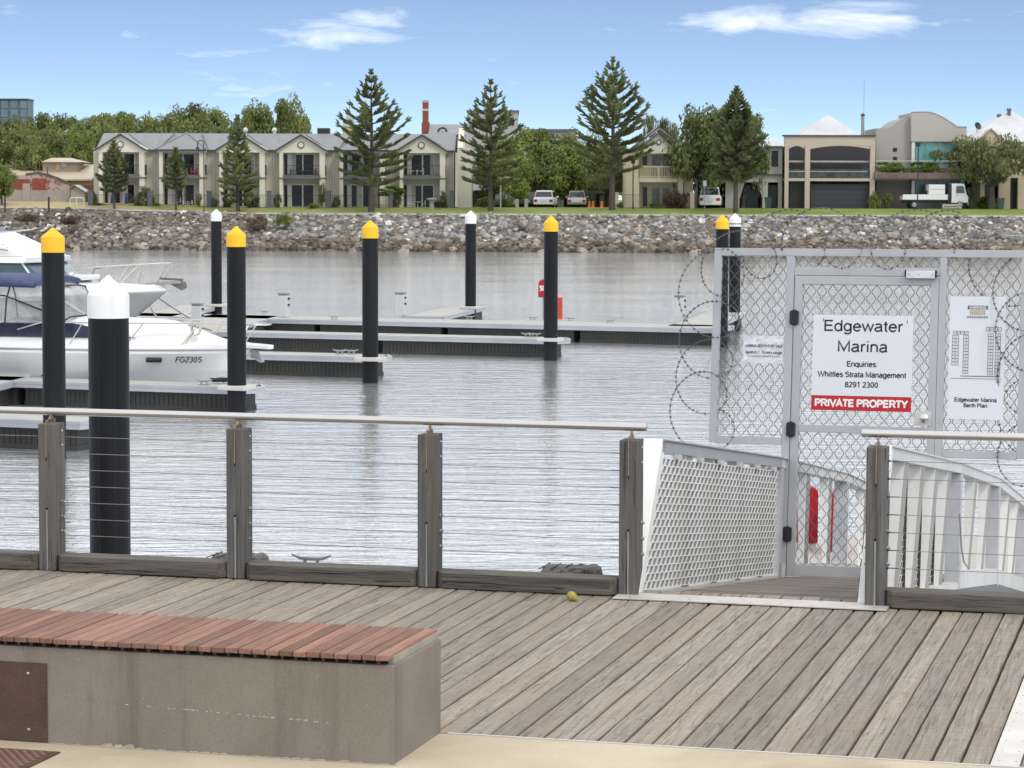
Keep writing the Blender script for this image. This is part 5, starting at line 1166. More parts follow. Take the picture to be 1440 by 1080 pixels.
for (k, px, yt, w, Y, lb) in (
    ('dark', 22, 168, 80, 300, 'dense tree at the far left below the glass office block'), ('mid', 58, 162, 74, 305, 'round topped tree just right of the glass office block'),
    ('dark', 84, 164, 66, 312, 'dark tree behind the tan clerestory roof'), ('upright', 104, 166, 40, 318, 'narrow tree above the right end of the tan roof'),
    ('upright', 146, 161, 44, 320, 'narrow pointed tree above the left end of the townhouse roof'), ('mid2', 122, 172, 60, 300, 'mid green tree filling the gap left of the townhouses'),
    ('upright', 172, 159, 46, 322, 'upright tree above the first townhouse gable'), ('upright2', 196, 163, 46, 316, 'yellow green upright tree above the second townhouse'),
    ('mid', 216, 168, 52, 318, 'low round tree above the second townhouse roof'), ('mid2', 242, 155, 58, 322, 'tall round tree left of centre above the hip roof'),
    ('mid', 272, 149, 74, 325, 'highest broad tree behind the second and third townhouses'), ('upright', 304, 154, 44, 322, 'narrow tree just left of the slender pine'),
    ('mid2', 322, 166, 54, 318, 'round tree crown directly behind the slender pine'), ('upright', 352, 152, 44, 330, 'left crown of the tall tree pair behind the fourth townhouse'),
    ('mid', 378, 143, 66, 330, 'tall full tree behind the fourth townhouse'), ('mid2', 408, 140, 64, 333, 'tallest rounded tree behind the fourth townhouse roof'),
    ('dark', 60, 186, 70, 268, 'dark shaded tree behind the tan roofed building'), ('lime', 112, 186, 50, 275, 'lime green tree just left of the townhouse end wall'),
    ('mid', 12, 180, 88, 262, 'big green tree at the left edge above the old brick wall'), ('mid2', 44, 196, 56, 258, 'rounded tree in front of the left tree group'), ('lime', 2, 232, 40, 240, 'small yellow green tree overhanging the old brick wall'),
    ('lime', 712, 196, 60, 254, 'yellow green tree just right of the townhouse end wall'), ('mid2', 694, 214, 60, 250, 'low tree beside the townhouse end wall'), ('lime', 744, 182, 66, 262, 'pale green tree above the parked white car'),
    ('mid', 780, 184, 70, 266, 'green tree between the two parked cars'), ('lime', 800, 206, 66, 252, 'light green tree above the parked pickup'), ('mid2', 832, 190, 62, 262, 'green tree left of the tall middle pine'),
    ('lime', 728, 222, 52, 246, 'low yellow green tree behind the white post lamp'), ('mid', 862, 200, 66, 258, 'green tree behind the trunk of the tallest pine'), ('olive', 858, 238, 80, 250, 'low olive tree left of the beige gabled house'), ('dark', 764, 216, 60, 262, 'dark low tree behind the white car'), ('dark', 832, 222, 64, 262, 'dark low tree behind the orange barriers'),
    ('mid2', 1016, 158, 84, 243.5, 'broad leafy tree filling the gap beside the dense young pine'), ('mid', 136, 168, 60, 296, 'mid green tree just left of the terrace roof end'), ('mid2', 160, 168, 62, 304, 'wide tree behind the leftmost townhouse ridge'), ('mid', 186, 168, 60, 306, 'wide tree between the first two roof gables'), ('mid2', 228, 168, 66, 308, 'wide tree above the second townhouse roof'), ('mid', 256, 164, 60, 310, 'wide tree left of the highest tree of the row'), ('mid2', 292, 164, 62, 310, 'wide tree above the third townhouse roof'), ('mid', 342, 168, 54, 312, 'low wide tree behind the slender pine tip'), ('mid2', 36, 176, 70, 290, 'pale green tree in the middle of the left tree group'), ('mid', 96, 176, 66, 286, 'pale green tree above the left part of the tan roof'),
    ('feather', 918, 164, 40, 285, 'thin feathery tree behind the beige house gable'), ('feather', 938, 168, 34, 285, 'thin feathery tree right of the beige house gable'),
    ('dark', 990, 152, 104, 241, 'big dark leafy tree right of the beige gabled house'), ('dark', 1046, 160, 76, 242.5, 'dark leafy tree standing behind the dense young pine'),
    ('olive', 1396, 193, 160, 238, 'broad drooping olive tree in front of the rightmost house')):
    plant_tree(k, px, yt, w, Y, lb, group='leafy trees along the far bank')
# ------------------------------------------------------------------ Norfolk pines
def pine_meshes(seed, H, W, levels, bare, dens=1.0, up=.42, top=.0, young=False):
    r = random.Random(seed); vs = []; fs = []; tb = MB(); tb.tube([(0,0,-.3), (0,0,H*.2), (.05,.03,H*.5), (0,0,H*.8), (0,0,H)], [H*.024, H*.018, H*.013, H*.006, .015], 8)
    def sprig(p, d, L, w):      # needle sprig: three crossed faces along d, tapering
        nonlocal vs, fs
        a = d.orthogonal().normalized(); b = d.cross(a)
        for k in range(3):
            t_ = math.pi*k/3; q = (a*math.cos(t_)+b*math.sin(t_))*w; i0 = len(vs); m_ = p+d*L*.45; e = p+d*L
            vs += [p-q*.6, p+q*.6, m_+q, e+q*.25, e-q*.25, m_-q]; fs.append((i0, i0+1, i0+2, i0+3, i0+4, i0+5))
    for li in range(levels):
        f = li/(levels-1); z = H*(bare+(1-bare)*f**.95); nb = 5 if young else r.choice((5, 6, 6))
        Lmax = W/2*min(1, 1.30*(1-f)**.85+.01); 
        if f < .12: Lmax *= .80+f*1.6
        az0 = r.uniform(0, 6.28)
        for bi in range(nb):
            az = az0+2*math.pi*bi/nb+r.uniform(-.12, .12); L = Lmax*r.uniform(.78, 1.10)
            if L < .12: L = .12
            dr = Vector((math.cos(az), math.sin(az), 0)); sag = (-.02 if f < .35 else .12)+r.uniform(-.06, .06); n = 7; pts = []
            upk = up*(1 if f > .3 else .55)
            for k in range(n+1): s = k/n; pts.append(Vector((0,0,z))+dr*(L*s)+Vector((0,0, L*(sag*s+upk*s*s))))
            tb.tube([tuple(p) for p in pts], [max(.012, .045*(1-.8*k/n)*(L/2+.3)) for k in range(n+1)], 4, caps=False)
            side = Vector((-dr.y, dr.x, 0)); step = .19/dens; s = .28 if L > 1 else .05
            while s < 1.0:
                x = s*n; k = min(n-1, int(x)); p = pts[k].lerp(pts[k+1], x-k); sl = min(.80, .26+L*.22)*(1.0-.45*abs(s-.62))*r.uniform(.7, 1.15)
                for sg in (-1, 1):
                    d = (dr*.70+side*sg*r.uniform(.45, .85)+Vector((0,0, r.uniform(.1, .7)))).normalized(); sprig(p, d, sl, .085+.02*r.random())
                if r.random() < .8: sprig(p, (dr*.6+Vector((0,0, .6))+side*r.uniform(-.25, .25)).normalized(), sl*.8, .09)
                s += step/max(L, .4)
            sprig(pts[-1]-dr*.2, (pts[-1]-pts[-2]).normalized()+Vector((0,0,.25)), .45, .10)
    sprig(Vector((0,0,H-.25)), Vector((0,0,1)), .75, .06)
    mb = MB(); mb.v = vs; mb.f = fs
    return mb.mesh('crown', lf_pine, I4), tb.mesh('trunk', bark, I4, smooth=60)
def pine(px, ytop, wpx, Y, ybase, seed, levels, bare, label, **k):
    p = atY(px, ytop, Y); z0 = gz(p.x, Y); H = p.z-z0; W = wpx/F_PX*Y; c, tr = pine_meshes(seed, H, W, levels, bare, **k)
    t = thing('norfolk_pine', label, 'pine tree', Matrix.Translation((p.x, Y, z0)), 'norfolk pines along the far bank')
    for nm, me in (('trunk', tr), ('crown', c)): o = bpy.data.objects.new(nm, me); COL.objects.link(o); o.parent = t
    return t
pine(522, 104, 110, 236, 292, 1, 14, .19, 'large norfolk pine in front of the fifth townhouse')
pine(690, 118, 96, 236, 297, 2, 13, .20, 'norfolk pine with open branches right of the townhouse end wall', dens=.8)
pine(862, 87, 114, 236, 298, 3, 14, .25, 'tallest norfolk pine left of the beige gabled house', dens=1.0, up=.5)
pine(334, 168, 50, 236, 290, 4, 16, .10, 'slender dense norfolk pine between the third and fourth townhouses', dens=.9)
pine(1036, 128, 76, 233, 300, 5, 24, .26, 'dense young norfolk pine on a bare trunk in front of the grey house', dens=1.3, up=.5)
pine(160, 204, 42, 236, 291, 6, 12, .27, 'small norfolk pine in front of the leftmost townhouse', dens=1.0)
pine(247, 214, 34, 236, 291, 7, 10, .37, 'smallest norfolk pine in front of the second townhouse', dens=1.0)
# ------------------------------------------------------------------ shrubs
def shrub_mesh(seed, m, n=1900, ls=.13): mb, cl = crown_mb(seed, n, 1, 1, 1, ls, 20); mb.v = [Vector((v.x, v.y, max(v.z, -.9)+.9)) for v in mb.v]; return mb.mesh('foliage', m, I4)
SH = {k: shrub_mesh(40+i, m) for i, (k, m) in enumerate((('dark', lf_dark), ('lime', lf_lime), ('red', lf_red), ('grey', lf_grey), ('hedge', lf_hedge), ('mid', lf_mid)))}
stem_me = MB().tube([(0,0,-.1), (.02,0,.5), (0,.02,1.1)], [.06, .04, .02], 5).mesh('stem', bark, I4)
def shrub(k, px0, px1, yt, yb, Y, label, cat='shrub', lift=0):
    a, b = atY(px0, yb, Y), atY(px1, yt, Y); z0 = gz(a.x, Y) if not lift else a.z; w = (b.x-a.x)/2; h = b.z-z0
    t = thing('shrub', label, cat, Matrix.Translation(((a.x+b.x)/2, Y, z0)), 'garden shrubs on the far bank')
    for nm, me in (('foliage', SH[k]), ('stem', stem_me)):
        o = bpy.data.objects.new(nm, me); COL.objects.link(o); o.parent = t; o.scale = (w/1.05, w/1.05, h/1.95); o.rotation_euler = (0,0,rnd.uniform(0,6.28))
for q in (('dark', 192, 222, 262, 292, 240.5, 'tall dark shrub between the first two townhouses'), ('dark', 184, 204, 276, 292, 240, 'low dark shrub at the first townhouse terrace'), ('lime', 130, 146, 285, 293, 240, 'small lime shrub at the foot of the first townhouse'),
    ('dark', 121, 140, 268, 292, 241, 'dark shrub left of the first townhouse'), ('lime', 215, 226, 285, 293, 240, 'tiny lime shrub beside the second garden pillar'), ('grey', 290, 308, 278, 293, 240, 'grey green shrub right of the curved street lamp'), ('grey', 308, 328, 278, 293, 240, 'second grey green shrub left of the slender pine'), ('mid', 276, 284, 272, 291, 240, 'small potted bush by the curved street lamp'),
    ('grey', 344, 370, 274, 292, 240, 'grey green shrub right of the slender pine'), ('dark', 383, 396, 272, 292, 240, 'dark climber left of the fourth townhouse door'), ('mid', 448, 458, 256, 290, 240.8, 'climbing plant on the right column of the fourth townhouse'), ('dark', 464, 480, 276, 293, 240, 'dark shrub left of the fifth townhouse'), ('mid', 428, 450, 286, 293, 239.5, 'low ground shrub in front of the fourth townhouse'),
    ('hedge', 536, 567, 261, 276, 240.5, 'bright green clipped bush behind the dark pillar'), ('dark', 548, 566, 270, 292, 240.6, 'dark shrub under the bright clipped bush'), ('dark', 618, 630, 268, 280, 240, 'small round bush beside the last townhouse door'), ('grey', 608, 634, 281, 294, 239.6, 'grey green low shrub in front of the last townhouse'), ('mid', 668, 696, 277, 294, 240, 'shrub beside the townhouse end wall'), ('olive' if False else 'mid', 704, 722, 274, 294, 242, 'shrub behind the white post lamp'),
    ('red', 932, 972, 266, 295, 239.5, 'reddish brown round shrub in front of the beige house'), ('dark', 912, 936, 284, 296, 239, 'low dark shrub left of the reddish one'), ('mid', 866, 880, 284, 296, 239, 'low shrub by the beige gate pillar'), ('lime', 1222, 1236, 268, 296, 240, 'pale leafy shrub right of the arched house'), ('dark', 1238, 1256, 270, 296, 240, 'dark spiky shrub beside the pale leafy one'),
    ('dark', 1352, 1372, 264, 297, 239.5, 'dark hedge behind the truck cab'), ('hedge', 1374, 1402, 276, 297, 239.5, 'green hedge in front of the rightmost house'), ('dark', 388, 396, 300, 318, 228.6, 'small dark bush growing on the rock bank near the slender pine'), ('lime', 388, 412, 301, 316, 229.2, 'yellowish bush growing at the top of the rock bank'), ('red', 342, 376, 302, 322, 229.0, 'brown dry bush on the rock bank right of the leftmost white cap'), ('red', 720, 752, 316, 330, 227.5, 'dry brown bush in the middle of the rock bank'), ('red', 822, 870, 303, 316, 229.4, 'dry brown scrub at the top of the rock bank below the pines'),
    ('red', 20, 60, 300, 312, 229.5, 'dry brown scrub on the bank behind the yellow cap at left'), ('red', 84, 116, 302, 316, 229.3, 'dry brown scrub on the bank right of the yellow cap at left'), ('lime', 1428, 1450, 308, 318, 229, 'yellow green bush on the rock bank at the right edge')):
    shrub(*q, lift=1 if q[5] < 232 or q[4] < 280 else 0)
# ------------------------------------------------------------------ buildings
def fb(mb, x0, y0, x1, y1, Y, dep=.3, xtra=None):       # facade box from photo-measured extents at distance Y
    a, b = atY(x0, y1, Y), atY(x1, y0, Y); mb.box(a.x, b.x, Y, Y+dep, a.z, b.z); return mb
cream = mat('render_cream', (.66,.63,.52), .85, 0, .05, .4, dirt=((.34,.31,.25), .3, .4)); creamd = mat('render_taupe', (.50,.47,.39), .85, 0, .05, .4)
roofg = None
def roof_mat(name, c, axis=0, pitch=4.0):
    t = NT(name); w = t.N.new('ShaderNodeTexWave'); w.bands_direction = 'X'; w.inputs['Scale'].default_value = pitch; t.L.new(t.tc.outputs['Object'], w.inputs[0]); n = t.noise(t.vec(rand=False), .6, 4, .6)
    cc = t.scale(c, t.math('MULTIPLY', t.rng(n, .3, .7, .9, 1.1), t.rng(w.outputs[0], 0, 1, .88, 1.06))); t.bump(w.outputs[0], .5, .03); return t.fin(cc, .5, .0, .4)
roofg = roof_mat('roof_grey', (.225,.235,.25)); roofw = roof_mat('roof_white', (.56,.57,.59)); rooft = roof_mat('roof_tan', (.52,.44,.33)); roofd = mat('roof_dark', (.10,.10,.105), .5, 0, .1)
gutter = mat('gutter_dark', (.045,.045,.052), .5); slabg = mat('slab_grey', (.13,.13,.135), .7); winglass = mat('window_glass', (.018,.019,.021), .12, 0, .5, .8, spec=.25); frame_w = mat('frame_white', (.60,.60,.58), .5); frame_d = mat('frame_dark', (.05,.05,.055), .5)
Z0 = 1.5
YM = 242.5
def townhouse(gable):
    """built in place for the bay whose opening spans x 144-196; origin at its left wall foot"""
    a = atY(132, 290, YM); M = Matrix.Translation((a.x, YM, gz(-30, YM)-.1)); t = thing('townhouse', '-', 'townhouse', M, 'terrace of cream townhouses')
    O = 0
    def px(x, y, Y=YM): return atY(x, y, Y)
    xw0, xw1 = 132, 216.5
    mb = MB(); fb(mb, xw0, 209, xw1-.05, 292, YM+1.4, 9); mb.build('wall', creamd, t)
    # projecting bay: columns, spandrel
    mb = MB(); fb(mb, 139.5, 214, 144, 292, YM, 1.39); mb.build('column', cream, t); mb = MB(); fb(mb, 196, 214, 203, 292, YM, 1.39); mb.build('column', cream, t)
    mb = MB()
    if gable:
        A, B, C_, D, E_ = px(135, 214), px(205.5, 214), px(205.5, 209), px(169.5, 190), px(135, 209); y = YM-.02
        mb.prism([(q.x, y, q.z) for q in (A, B, C_, D, E_)], (0, 1.4, 0)); mb.build('gable_wall', cream, t)
        c = px(169.3, 203); mb = MB(Matrix.Translation((c.x, YM-.05, c.z)) @ Matrix.Rotation(math.pi/2, 4, 'X')); mb.lathe([(.34, -.03), (.34, .04), (.24, .04), (.24, .02), (.01, .02)], 0, 0, 24); mb.build('gable_vent', slabg, t)
        mb = MB(Matrix.Translation((c.x, YM-.075, c.z)) @ Matrix.Rotation(math.pi/2, 4, 'X')); mb.lathe([(.23, -.03), (.23, .005), (.01, .005)], 0, 0, 20); mb.build('vent_face', cream, t)
        mb = MB(); e0, ap, e1 = px(132, 211), px(169.5, 187.6), px(207, 211); th = .16
        for p, q in ((e0, ap), (ap, e1)): mb.prism([(p.x, YM-.35, p.z), (q.x, YM-.35, q.z), (q.x, YM-.35, q.z-th), (p.x, YM-.35, p.z-th)], (0, .12, 0))
        mb.build('barge_board', gutter, t)
        mb = MB(); yb = YM+5.4; 
        mb.add([(e0.x, YM-.35, e0.z), (ap.x, YM-.35, ap.z), (ap.x, yb, ap.z), (e0.x, YM+1.3, e0.z)], [(0,1,2,3)]); mb.add([(ap.x, YM-.35, ap.z), (e1.x, YM-.35, e1.z), (e1.x, YM+1.3, e1.z), (ap.x, yb, ap.z)], [(0,1,2,3)]); mb.build('gable_roof', roofg, t)
        for q in (e0, e1): mb = MB(); mb.tube([(ap.x, yb, ap.z+.05), (q.x, YM+1.3, q.z+.05)], .07, 5); mb.build('valley_flashing', mat('flashing', (.13,.135,.145), .5), t)
    else:
        fb(mb, 138, 209, 204.5, 214, YM-.02, 1.4); mb.build('lintel', cream, t)
        mb = MB(); e0, ap, e1 = px(134, 210), px(170, 190), px(206, 210)
        mb.add([(e0.x, YM-.35, e0.z), (e1.x, YM-.35, e1.z), (ap.x, YM+4.2, ap.z+.35), (e0.x, YM+1.3, e0.z), (e1.x, YM+1.3, e1.z), (ap.x, YM+5.4, ap.z+.4)], [(0,1,2), (0,2,5,3), (1,4,5,2)]); mb.build('hip_roof', roofg, t)
        for q in (e0, e1): mb = MB(); mb.tube([(ap.x, YM+4.2, ap.z+.38), (q.x, YM-.35, q.z+.04)], .06, 5); mb.build('hip_capping', mat('capping', (.20,.205,.215), .5), t); mb = MB(); mb.tube([(ap.x+(1.3 if q is e1 else -1.3), YM+5.6, ap.z+.35), (q.x, YM+1.3, q.z+.05)], .06, 5); mb.build('valley_flashing', mat('flashing', (.13,.135,.145), .5), t)
        mb = MB(); mb.box(e0.x, e1.x, YM-.40, YM-.30, e0.z-.14, e0.z+.02); mb.build('gutter', gutter, t)
    # main roof slope and ridge
    mb = MB(); a0, a1 = px(xw0, 210), px(xw1, 210); rz = px(170, 187.2, YM+6).z
    mb.add([(a0.x, YM+1.1, a0.z), (a1.x, YM+1.1, a0.z), (a1.x, YM+6, rz), (a0.x, YM+6, rz), (a0.x, YM+11, a0.z), (a1.x, YM+11, a0.z)], [(0,1,2,3), (3,2,5,4)]); mb.build('roof', roofg, t)
    mb = MB(); mb.box(a0.x, a1.x-.02, YM+1.0, YM+1.12, a0.z-.13, a0.z+.02); mb.build('gutter', gutter, t)
    mb = MB(); w = px(219, 210).x-px(217.5, 210).x
    q = px(214.2, 250); mb.tube([(q.x, YM+1.3, a0.z), (q.x, YM+1.3, 1.3)], .06, 6); mb.build('downpipe', frame_w, t)
    mb = MB(); c = px(188, 198, YM+4); mb.lathe([(.12, c.z-.3), (.12, c.z), (.16, c.z+.02), (.02, c.z+.1)], c.x, YM+3.4, 8); mb.build('roof_vent', slabg, t)
    # balcony slab, balustrade
    mb = MB(); fb(mb, 144.05, 246, 195.95, 250.5, YM-.25, 1.6); mb.build('balcony_slab', slabg, t)
    for s0, s1 in ((138.5, 144.0), (196.0, 204.5)): mb = MB(); fb(mb, s0, 249, s1, 250.8, YM-.06, 1.2); mb.build('string_course', slabg, t)
    mb = MB(); zt_ = px(150, 232).z; zb_ = px(150, 246).z; xl, xr = px(144.2, 240).x, px(195.8, 240).x
    mb.box(xl, xr, YM+.05, YM+.09, zt_, zt_+.05); mb.box(xl, xr, YM+.05, YM+.09, zb_+.05, zb_+.09)
    x = xl
    while x < xr: mb.box(x, x+.018, YM+.06, YM+.08, zb_, zt_); x += .13
    x2 = px(203.2, 240).x; mb.box(x2, x2+.05, YM+.1, YM+1.3, zt_, zt_+.05)
    for k in range(9): mb.box(x2+.01, x2+.03, YM+.1+k*.15, YM+.12+k*.15, zb_, zt_)
    mb.build('balustrade', black_iron, t)
    # doors
    for (y0, y1, nm) in ((216.5, 246, 'balcony_door'), (259.5, 291, 'terrace_door')):
        mb = MB(); 
        for (b0, b1, c0, c1) in ((156.5, 190, y0-1.3, y0), (156.5, 158, y0, y1), (172.6, 174.2, y0, y1), (188.8, 190.2, y0, y1), (156.5, 190, y1-1.2, y1)): fb(mb, b0, c0, b1, c1, YM+1.30, .09)
        d_ = mb.build(nm, frame_w, t)
        for (b0, b1) in ((158.1, 172.5), (174.3, 188.7)): mb = MB(); fb(mb, b0, y0+.1, b1, y1-1.3, YM+1.36, .03); mb.build('pane', winglass, d_)
        mb = MB(); fb(mb, 148, y0, 151.6, y1, YM+1.33, .06); mb.build('side_window', winglass, t)
        mb = MB(); fb(mb, 152, y0-1, 156, y1, YM+1.28, .1); mb.build('side_trim', frame_w, t)
    return t, M
pitch_x = (atY(132+84.5, 290, YM)-atY(132, 290, YM)).x
TG, MG0 = townhouse(True); TG['label'] = 'leftmost cream townhouse with round gable vent behind the small left pine'
TH_, _ = townhouse(False); TH_.matrix_world = Matrix.Translation((pitch_x, 0, 0)) @ MG0; WM[TH_.name] = TH_.matrix_world.copy(); TH_['label'] = 'second townhouse from left with hipped front roof and red bag on its balcony'
for n_, src, lb in ((2, TG, 'third townhouse from left with round gable vent half hidden by the slender pine'), (3, TG, 'fourth townhouse from left with a clear view of gable vent and both double doors'), (4, TH_, 'fifth townhouse with hipped roof mostly hidden by the large pine'), (5, TG, 'rightmost townhouse with round gable vent below the brick chimney')):
    copy_tree(src, Matrix.Translation((pitch_x*n_, -.10*0, 0)) @ MG0, lb)
units = [o for o in bpy.data.objects if o.parent is None and o.name.startswith('townhouse')]
curt = mat('curtain', (.42,.40,.36), .9, 0, .1, 3); r = random.Random(8)
for o in units:      # a curtain or blind showing behind some panes
    for (b0, b1, y0, y1) in ((158.3, 172.3, 217, 244.5), (174.5, 188.5, 217, 244.5), (158.3, 172.3, 260, 289.5), (174.5, 188.5, 260, 289.5)):
        if r.random() < .45:
            w = r.uniform(.18, .5); side_ = r.random() < .5; x0 = b0 if side_ else b1-(b1-b0)*w; x1 = b0+(b1-b0)*w if side_ else b1
            mb = MB(); n = 6
            for k in range(n): fb(mb, x0+(x1-x0)*k/n, y0, x0+(x1-x0)*(k+.8)/n, y1, YM+1.345, .012)
            me = mb.mesh('curtain', curt, MG0); c = bpy.data.objects.new('curtain', me); COL.objects.link(c); c.parent = o; c['kind'] = 'stuff'
# red bag and balcony table on second townhouse, garden furniture
def small(name, label, cat, boxes, m, Y, bev=0):
    a = atY(boxes[0][0], boxes[0][3], Y); mb = MB()
    for bx in boxes: fb(mb, bx[0], bx[1], bx[2], bx[3], Y+(bx[4] if len(bx) > 4 else 0), bx[5] if len(bx) > 5 else .4)
    o = mb.build(name, m, loc=a, bevel=bev); tag(o, label, cat); return o
small('beach_chair', 'red folding chair on the balcony of the second townhouse', 'chair', [(268, 240, 276, 242.5), (268, 236, 269.2, 240), (275, 235.5, 276.5, 240), (268.4, 242.5, 269, 246), (275.4, 242.5, 276, 246)], mat('chair_red', (.45,.06,.04), .7), YM+.5)
small('balcony_table', 'small white table on the balcony of the second townhouse', 'table', [(259, 240.5, 264, 241.5), (259.3, 241.5, 260, 246), (263, 241.5, 263.7, 246)], frame_w, YM+.5)
for (x, lb) in ((158, 'left folded blue patio umbrella on the first terrace'), (178, 'right folded blue patio umbrella on the first terrace')):
    a = atY(x, 292, YM-.6); t = thing('patio_umbrella', lb, 'umbrella', loc=a, group='folded blue umbrellas'); mb = MB(Matrix.Translation(a)); mb.tube([(0,0,0), (0,0,1.5)], .03, 6); mb.build('pole', frame_w, t); mb = MB(Matrix.Translation(a)); mb.lathe([(.05, .35), (.18, .45), (.14, .9), (.04, 1.42)], 0, 0, 8); mb.build('canopy', mat('umbrella_blue', (.03,.05,.16), .8), t)
def table_set(x0, x1, yt, yb, Y, label, m):
    a = atY((x0+x1)/2, yb, Y); w = (x1-x0)/F_PX*Y/2; h = (yb-yt)/F_PX*Y; t = thing('patio_set', label, 'patio furniture', loc=a); T_ = Matrix.Translation(a)
    mb = MB(T_); mb.lathe([(w*.45, h*.78), (w*.45, h*.84)], 0, 0, 12); mb.build('table_top', m, t); mb = MB(T_); mb.tube([(0,0,0), (0,0,h*.78)], .04, 6); mb.build('table_leg', m, t)
    for sx in (-1, 1):
        mb = MB(T_); mb.box(sx*w*.75-.2, sx*w*.75+.2, -.2, .2, h*.5, h*.56); mb.box(sx*w-.03, sx*w+.03, -.2, .2, h*.5, h); c_ = mb.build('chair', m, t)
        mb = MB(T_)
        for dx in (-.17, .17): mb.tube([(sx*w*.75+dx, -.15, 0), (sx*w*.75+dx, -.15, h*.5)], .02, 5)
        mb.build('chair_leg', m, c_)
table_set(577, 598, 282, 292, YM-.4, 'white patio table and chairs at the rightmost townhouse', frame_w); table_set(240, 254, 278, 291, YM-.4, 'pale chairs and table at the second townhouse terrace', mat('chair_grey', (.35,.36,.40), .6)); table_set(258, 270, 282, 291, YM-.5, 'white lounge chair and table beside the second townhouse door', frame_w)
for (x0, x1, lb) in ((577, 596, 'white dining set on the balcony of the rightmost townhouse'), (408, 444, 'dark planter boxes on the balcony of the fourth townhouse')):
    small('balcony_furniture', lb, 'furniture', [(x0, 240, x0+5, 241), (x0, 237, x0+.8, 246), (x1-5, 240, x1, 241), (x1-.8, 237, x1, 246), (x0+7, 239.5, x1-7, 240.5), ((x0+x1)/2-.5, 240.5, (x0+x1)/2+.5, 246)], frame_w if x0 > 500 else frame_d, YM+.7)
# party end wall
mb = MB(); t = thing('end_wall', 'tall blank cream end wall at the right of the townhouses', 'wall', loc=atY(651, 292, YM)); a, b = atY(643.5, 293, YM-.9), atY(662, 208, YM-.9)
top = atY(650, 176, YM).z; mb.prism([(a.x, YM-.9, a.z), (b.x, YM-.9, a.z), (b.x, YM-.9, b.z), (a.x, YM-.9, b.z)], (0, 12.4, 0)); mb.build('wall', cream, t)
mb = MB(); mb.prism([(a.x, YM-1.0, b.z+.002), (a.x, YM+6, atY(651, 186, YM+6).z+.4), (a.x, YM+11.6, b.z+.002)], (.5, 0, 0)); mb.build('parapet', cream, t)
# left hip end of the terrace roof
e0 = atY(132, 210, YM); ap = atY(150, 187.2, YM+6)
mb = MB(); mb.add([(e0.x-.25, YM+.9, e0.z), (ap.x, YM+6, ap.z+.02), (e0.x-.25, YM+11.1, e0.z), (ap.x, YM+1.1, e0.z)], [(0,3,1), (0,1,2)])
# ------------------------------------------------------------------ garden pillars and iron fence
t = thing('garden_fence', 'dark iron picket fence with charcoal pillars in front of the townhouses', 'fence', loc=atY(400, 292, 239.4))
for x in (127, 210.5, 294, 378, 461.5, 549, 635):
    mb = MB(); fb(mb, x-3.2, 269.5, x+3.2, 294, 239.4, .42); p_ = mb.build('pillar', mat('pillar_charcoal', (.12,.125,.14), .8), t); mb = MB(); fb(mb, x-3.9, 268, x+3.9, 269.4, 239.36, .5); mb.build('pillar_cap', slabg, p_)
mb = MB(); x0, x1 = atY(130, 290, 239.5).x, atY(640, 290, 239.5).x; zt_ = atY(400, 274.5, 239.5).z
mb.box(x0, x1, 239.55, 239.58, zt_-.03, zt_); mb.box(x0, x1, 239.55, 239.58, 1.72, 1.75); mb.build('rail', black_iron, t)
mb = MB(); x = x0
while x < x1: mb.box(x, x+.016, 239.555, 239.571, 1.4, zt_+.06); x += .14
o = mb.build('picket', black_iron, t); o['kind'] = 'stuff'
# ------------------------------------------------------------------ left: old brick wall, tan roofed building, shed, office
def oldwall_mat():
    t = NT('peeling_brick'); g = t.N.new('ShaderNodeNewGeometry'); sp = t.N.new('ShaderNodeSeparateXYZ'); t.L.new(g.outputs['Position'], sp.inputs[0]); mp = t.N.new('ShaderNodeMapping'); t.L.new(g.outputs['Position'], mp.inputs[0]); mp.inputs[3].default_value = (1, 1, 1.6)
    n = t.noise(mp.outputs[0], .7, 6, .7); n2 = t.noise(mp.outputs[0], 4, 4, .6)
    up = t.rng(sp.outputs[2], 3.0, 3.15); red = t.mix(t.rng(n, .44, .56), (.20,.055,.035), (.40,.33,.29)); low = t.mix(t.rng(n, .3, .7), (.30,.275,.235), (.38,.35,.30))
    c = t.mix(up, low, red); c = t.scale(c, t.rng(n2, .3, .7, .8, 1.15)); return t.fin(c, .9, 0, .2)
YB = 246
t = thing('old_brick_wall', 'old brick wall with peeling red paint and a broken sloping top at the left edge', 'wall', loc=atY(50, 293, YB))
owm = oldwall_mat(); mb = MB(); pts = [(-60, 292), (98, 292), (98, 260), (90, 255), (78, 251), (64, 246), (52, 244), (38, 246), (20, 247), (-60, 246)]
mb.prism([tuple(atY(x, y, YB)) for x, y in pts], (0, .4, 0)); mb.build('wall', owm, t)
mb = MB()
for a_, b_ in (((36, 246.5), (52, 244)), ((52, 244), (66, 246.5)), ((66, 246.5), (80, 251.5)), ((80, 251.5), (98, 260))):
    p, q = atY(*a_, YB-.05), atY(*b_, YB-.05); mb.prism([(p.x, YB-.06, p.z), (q.x, YB-.06, q.z), (q.x, YB-.06, q.z+.16), (p.x, YB-.06, p.z+.2)], (0, .5, 0))
mb.build('coping', mat('old_coping', (.10,.085,.07), .9, 0, .4, 3), t)
mb = MB(); fb(mb, 32, 258, 42, 287, YB-.06, .05); mb.build('door', mat('door_pale', (.34,.31,.27), .85), t); mb = MB(); fb(mb, 32, 284, 43, 286.5, YB-.12, .1); mb.build('door_step', frame_d, t)
mb = MB(); 
for x in (48.5, 66.5): fb(mb, x-.6, 235, x+.6, 247, YB+.1, .1)
fb(mb, 4, 234.5, 49, 236, YB+.1, .1); mb.build('iron_frame', mat('rust_iron', (.09,.05,.04), .8), t)
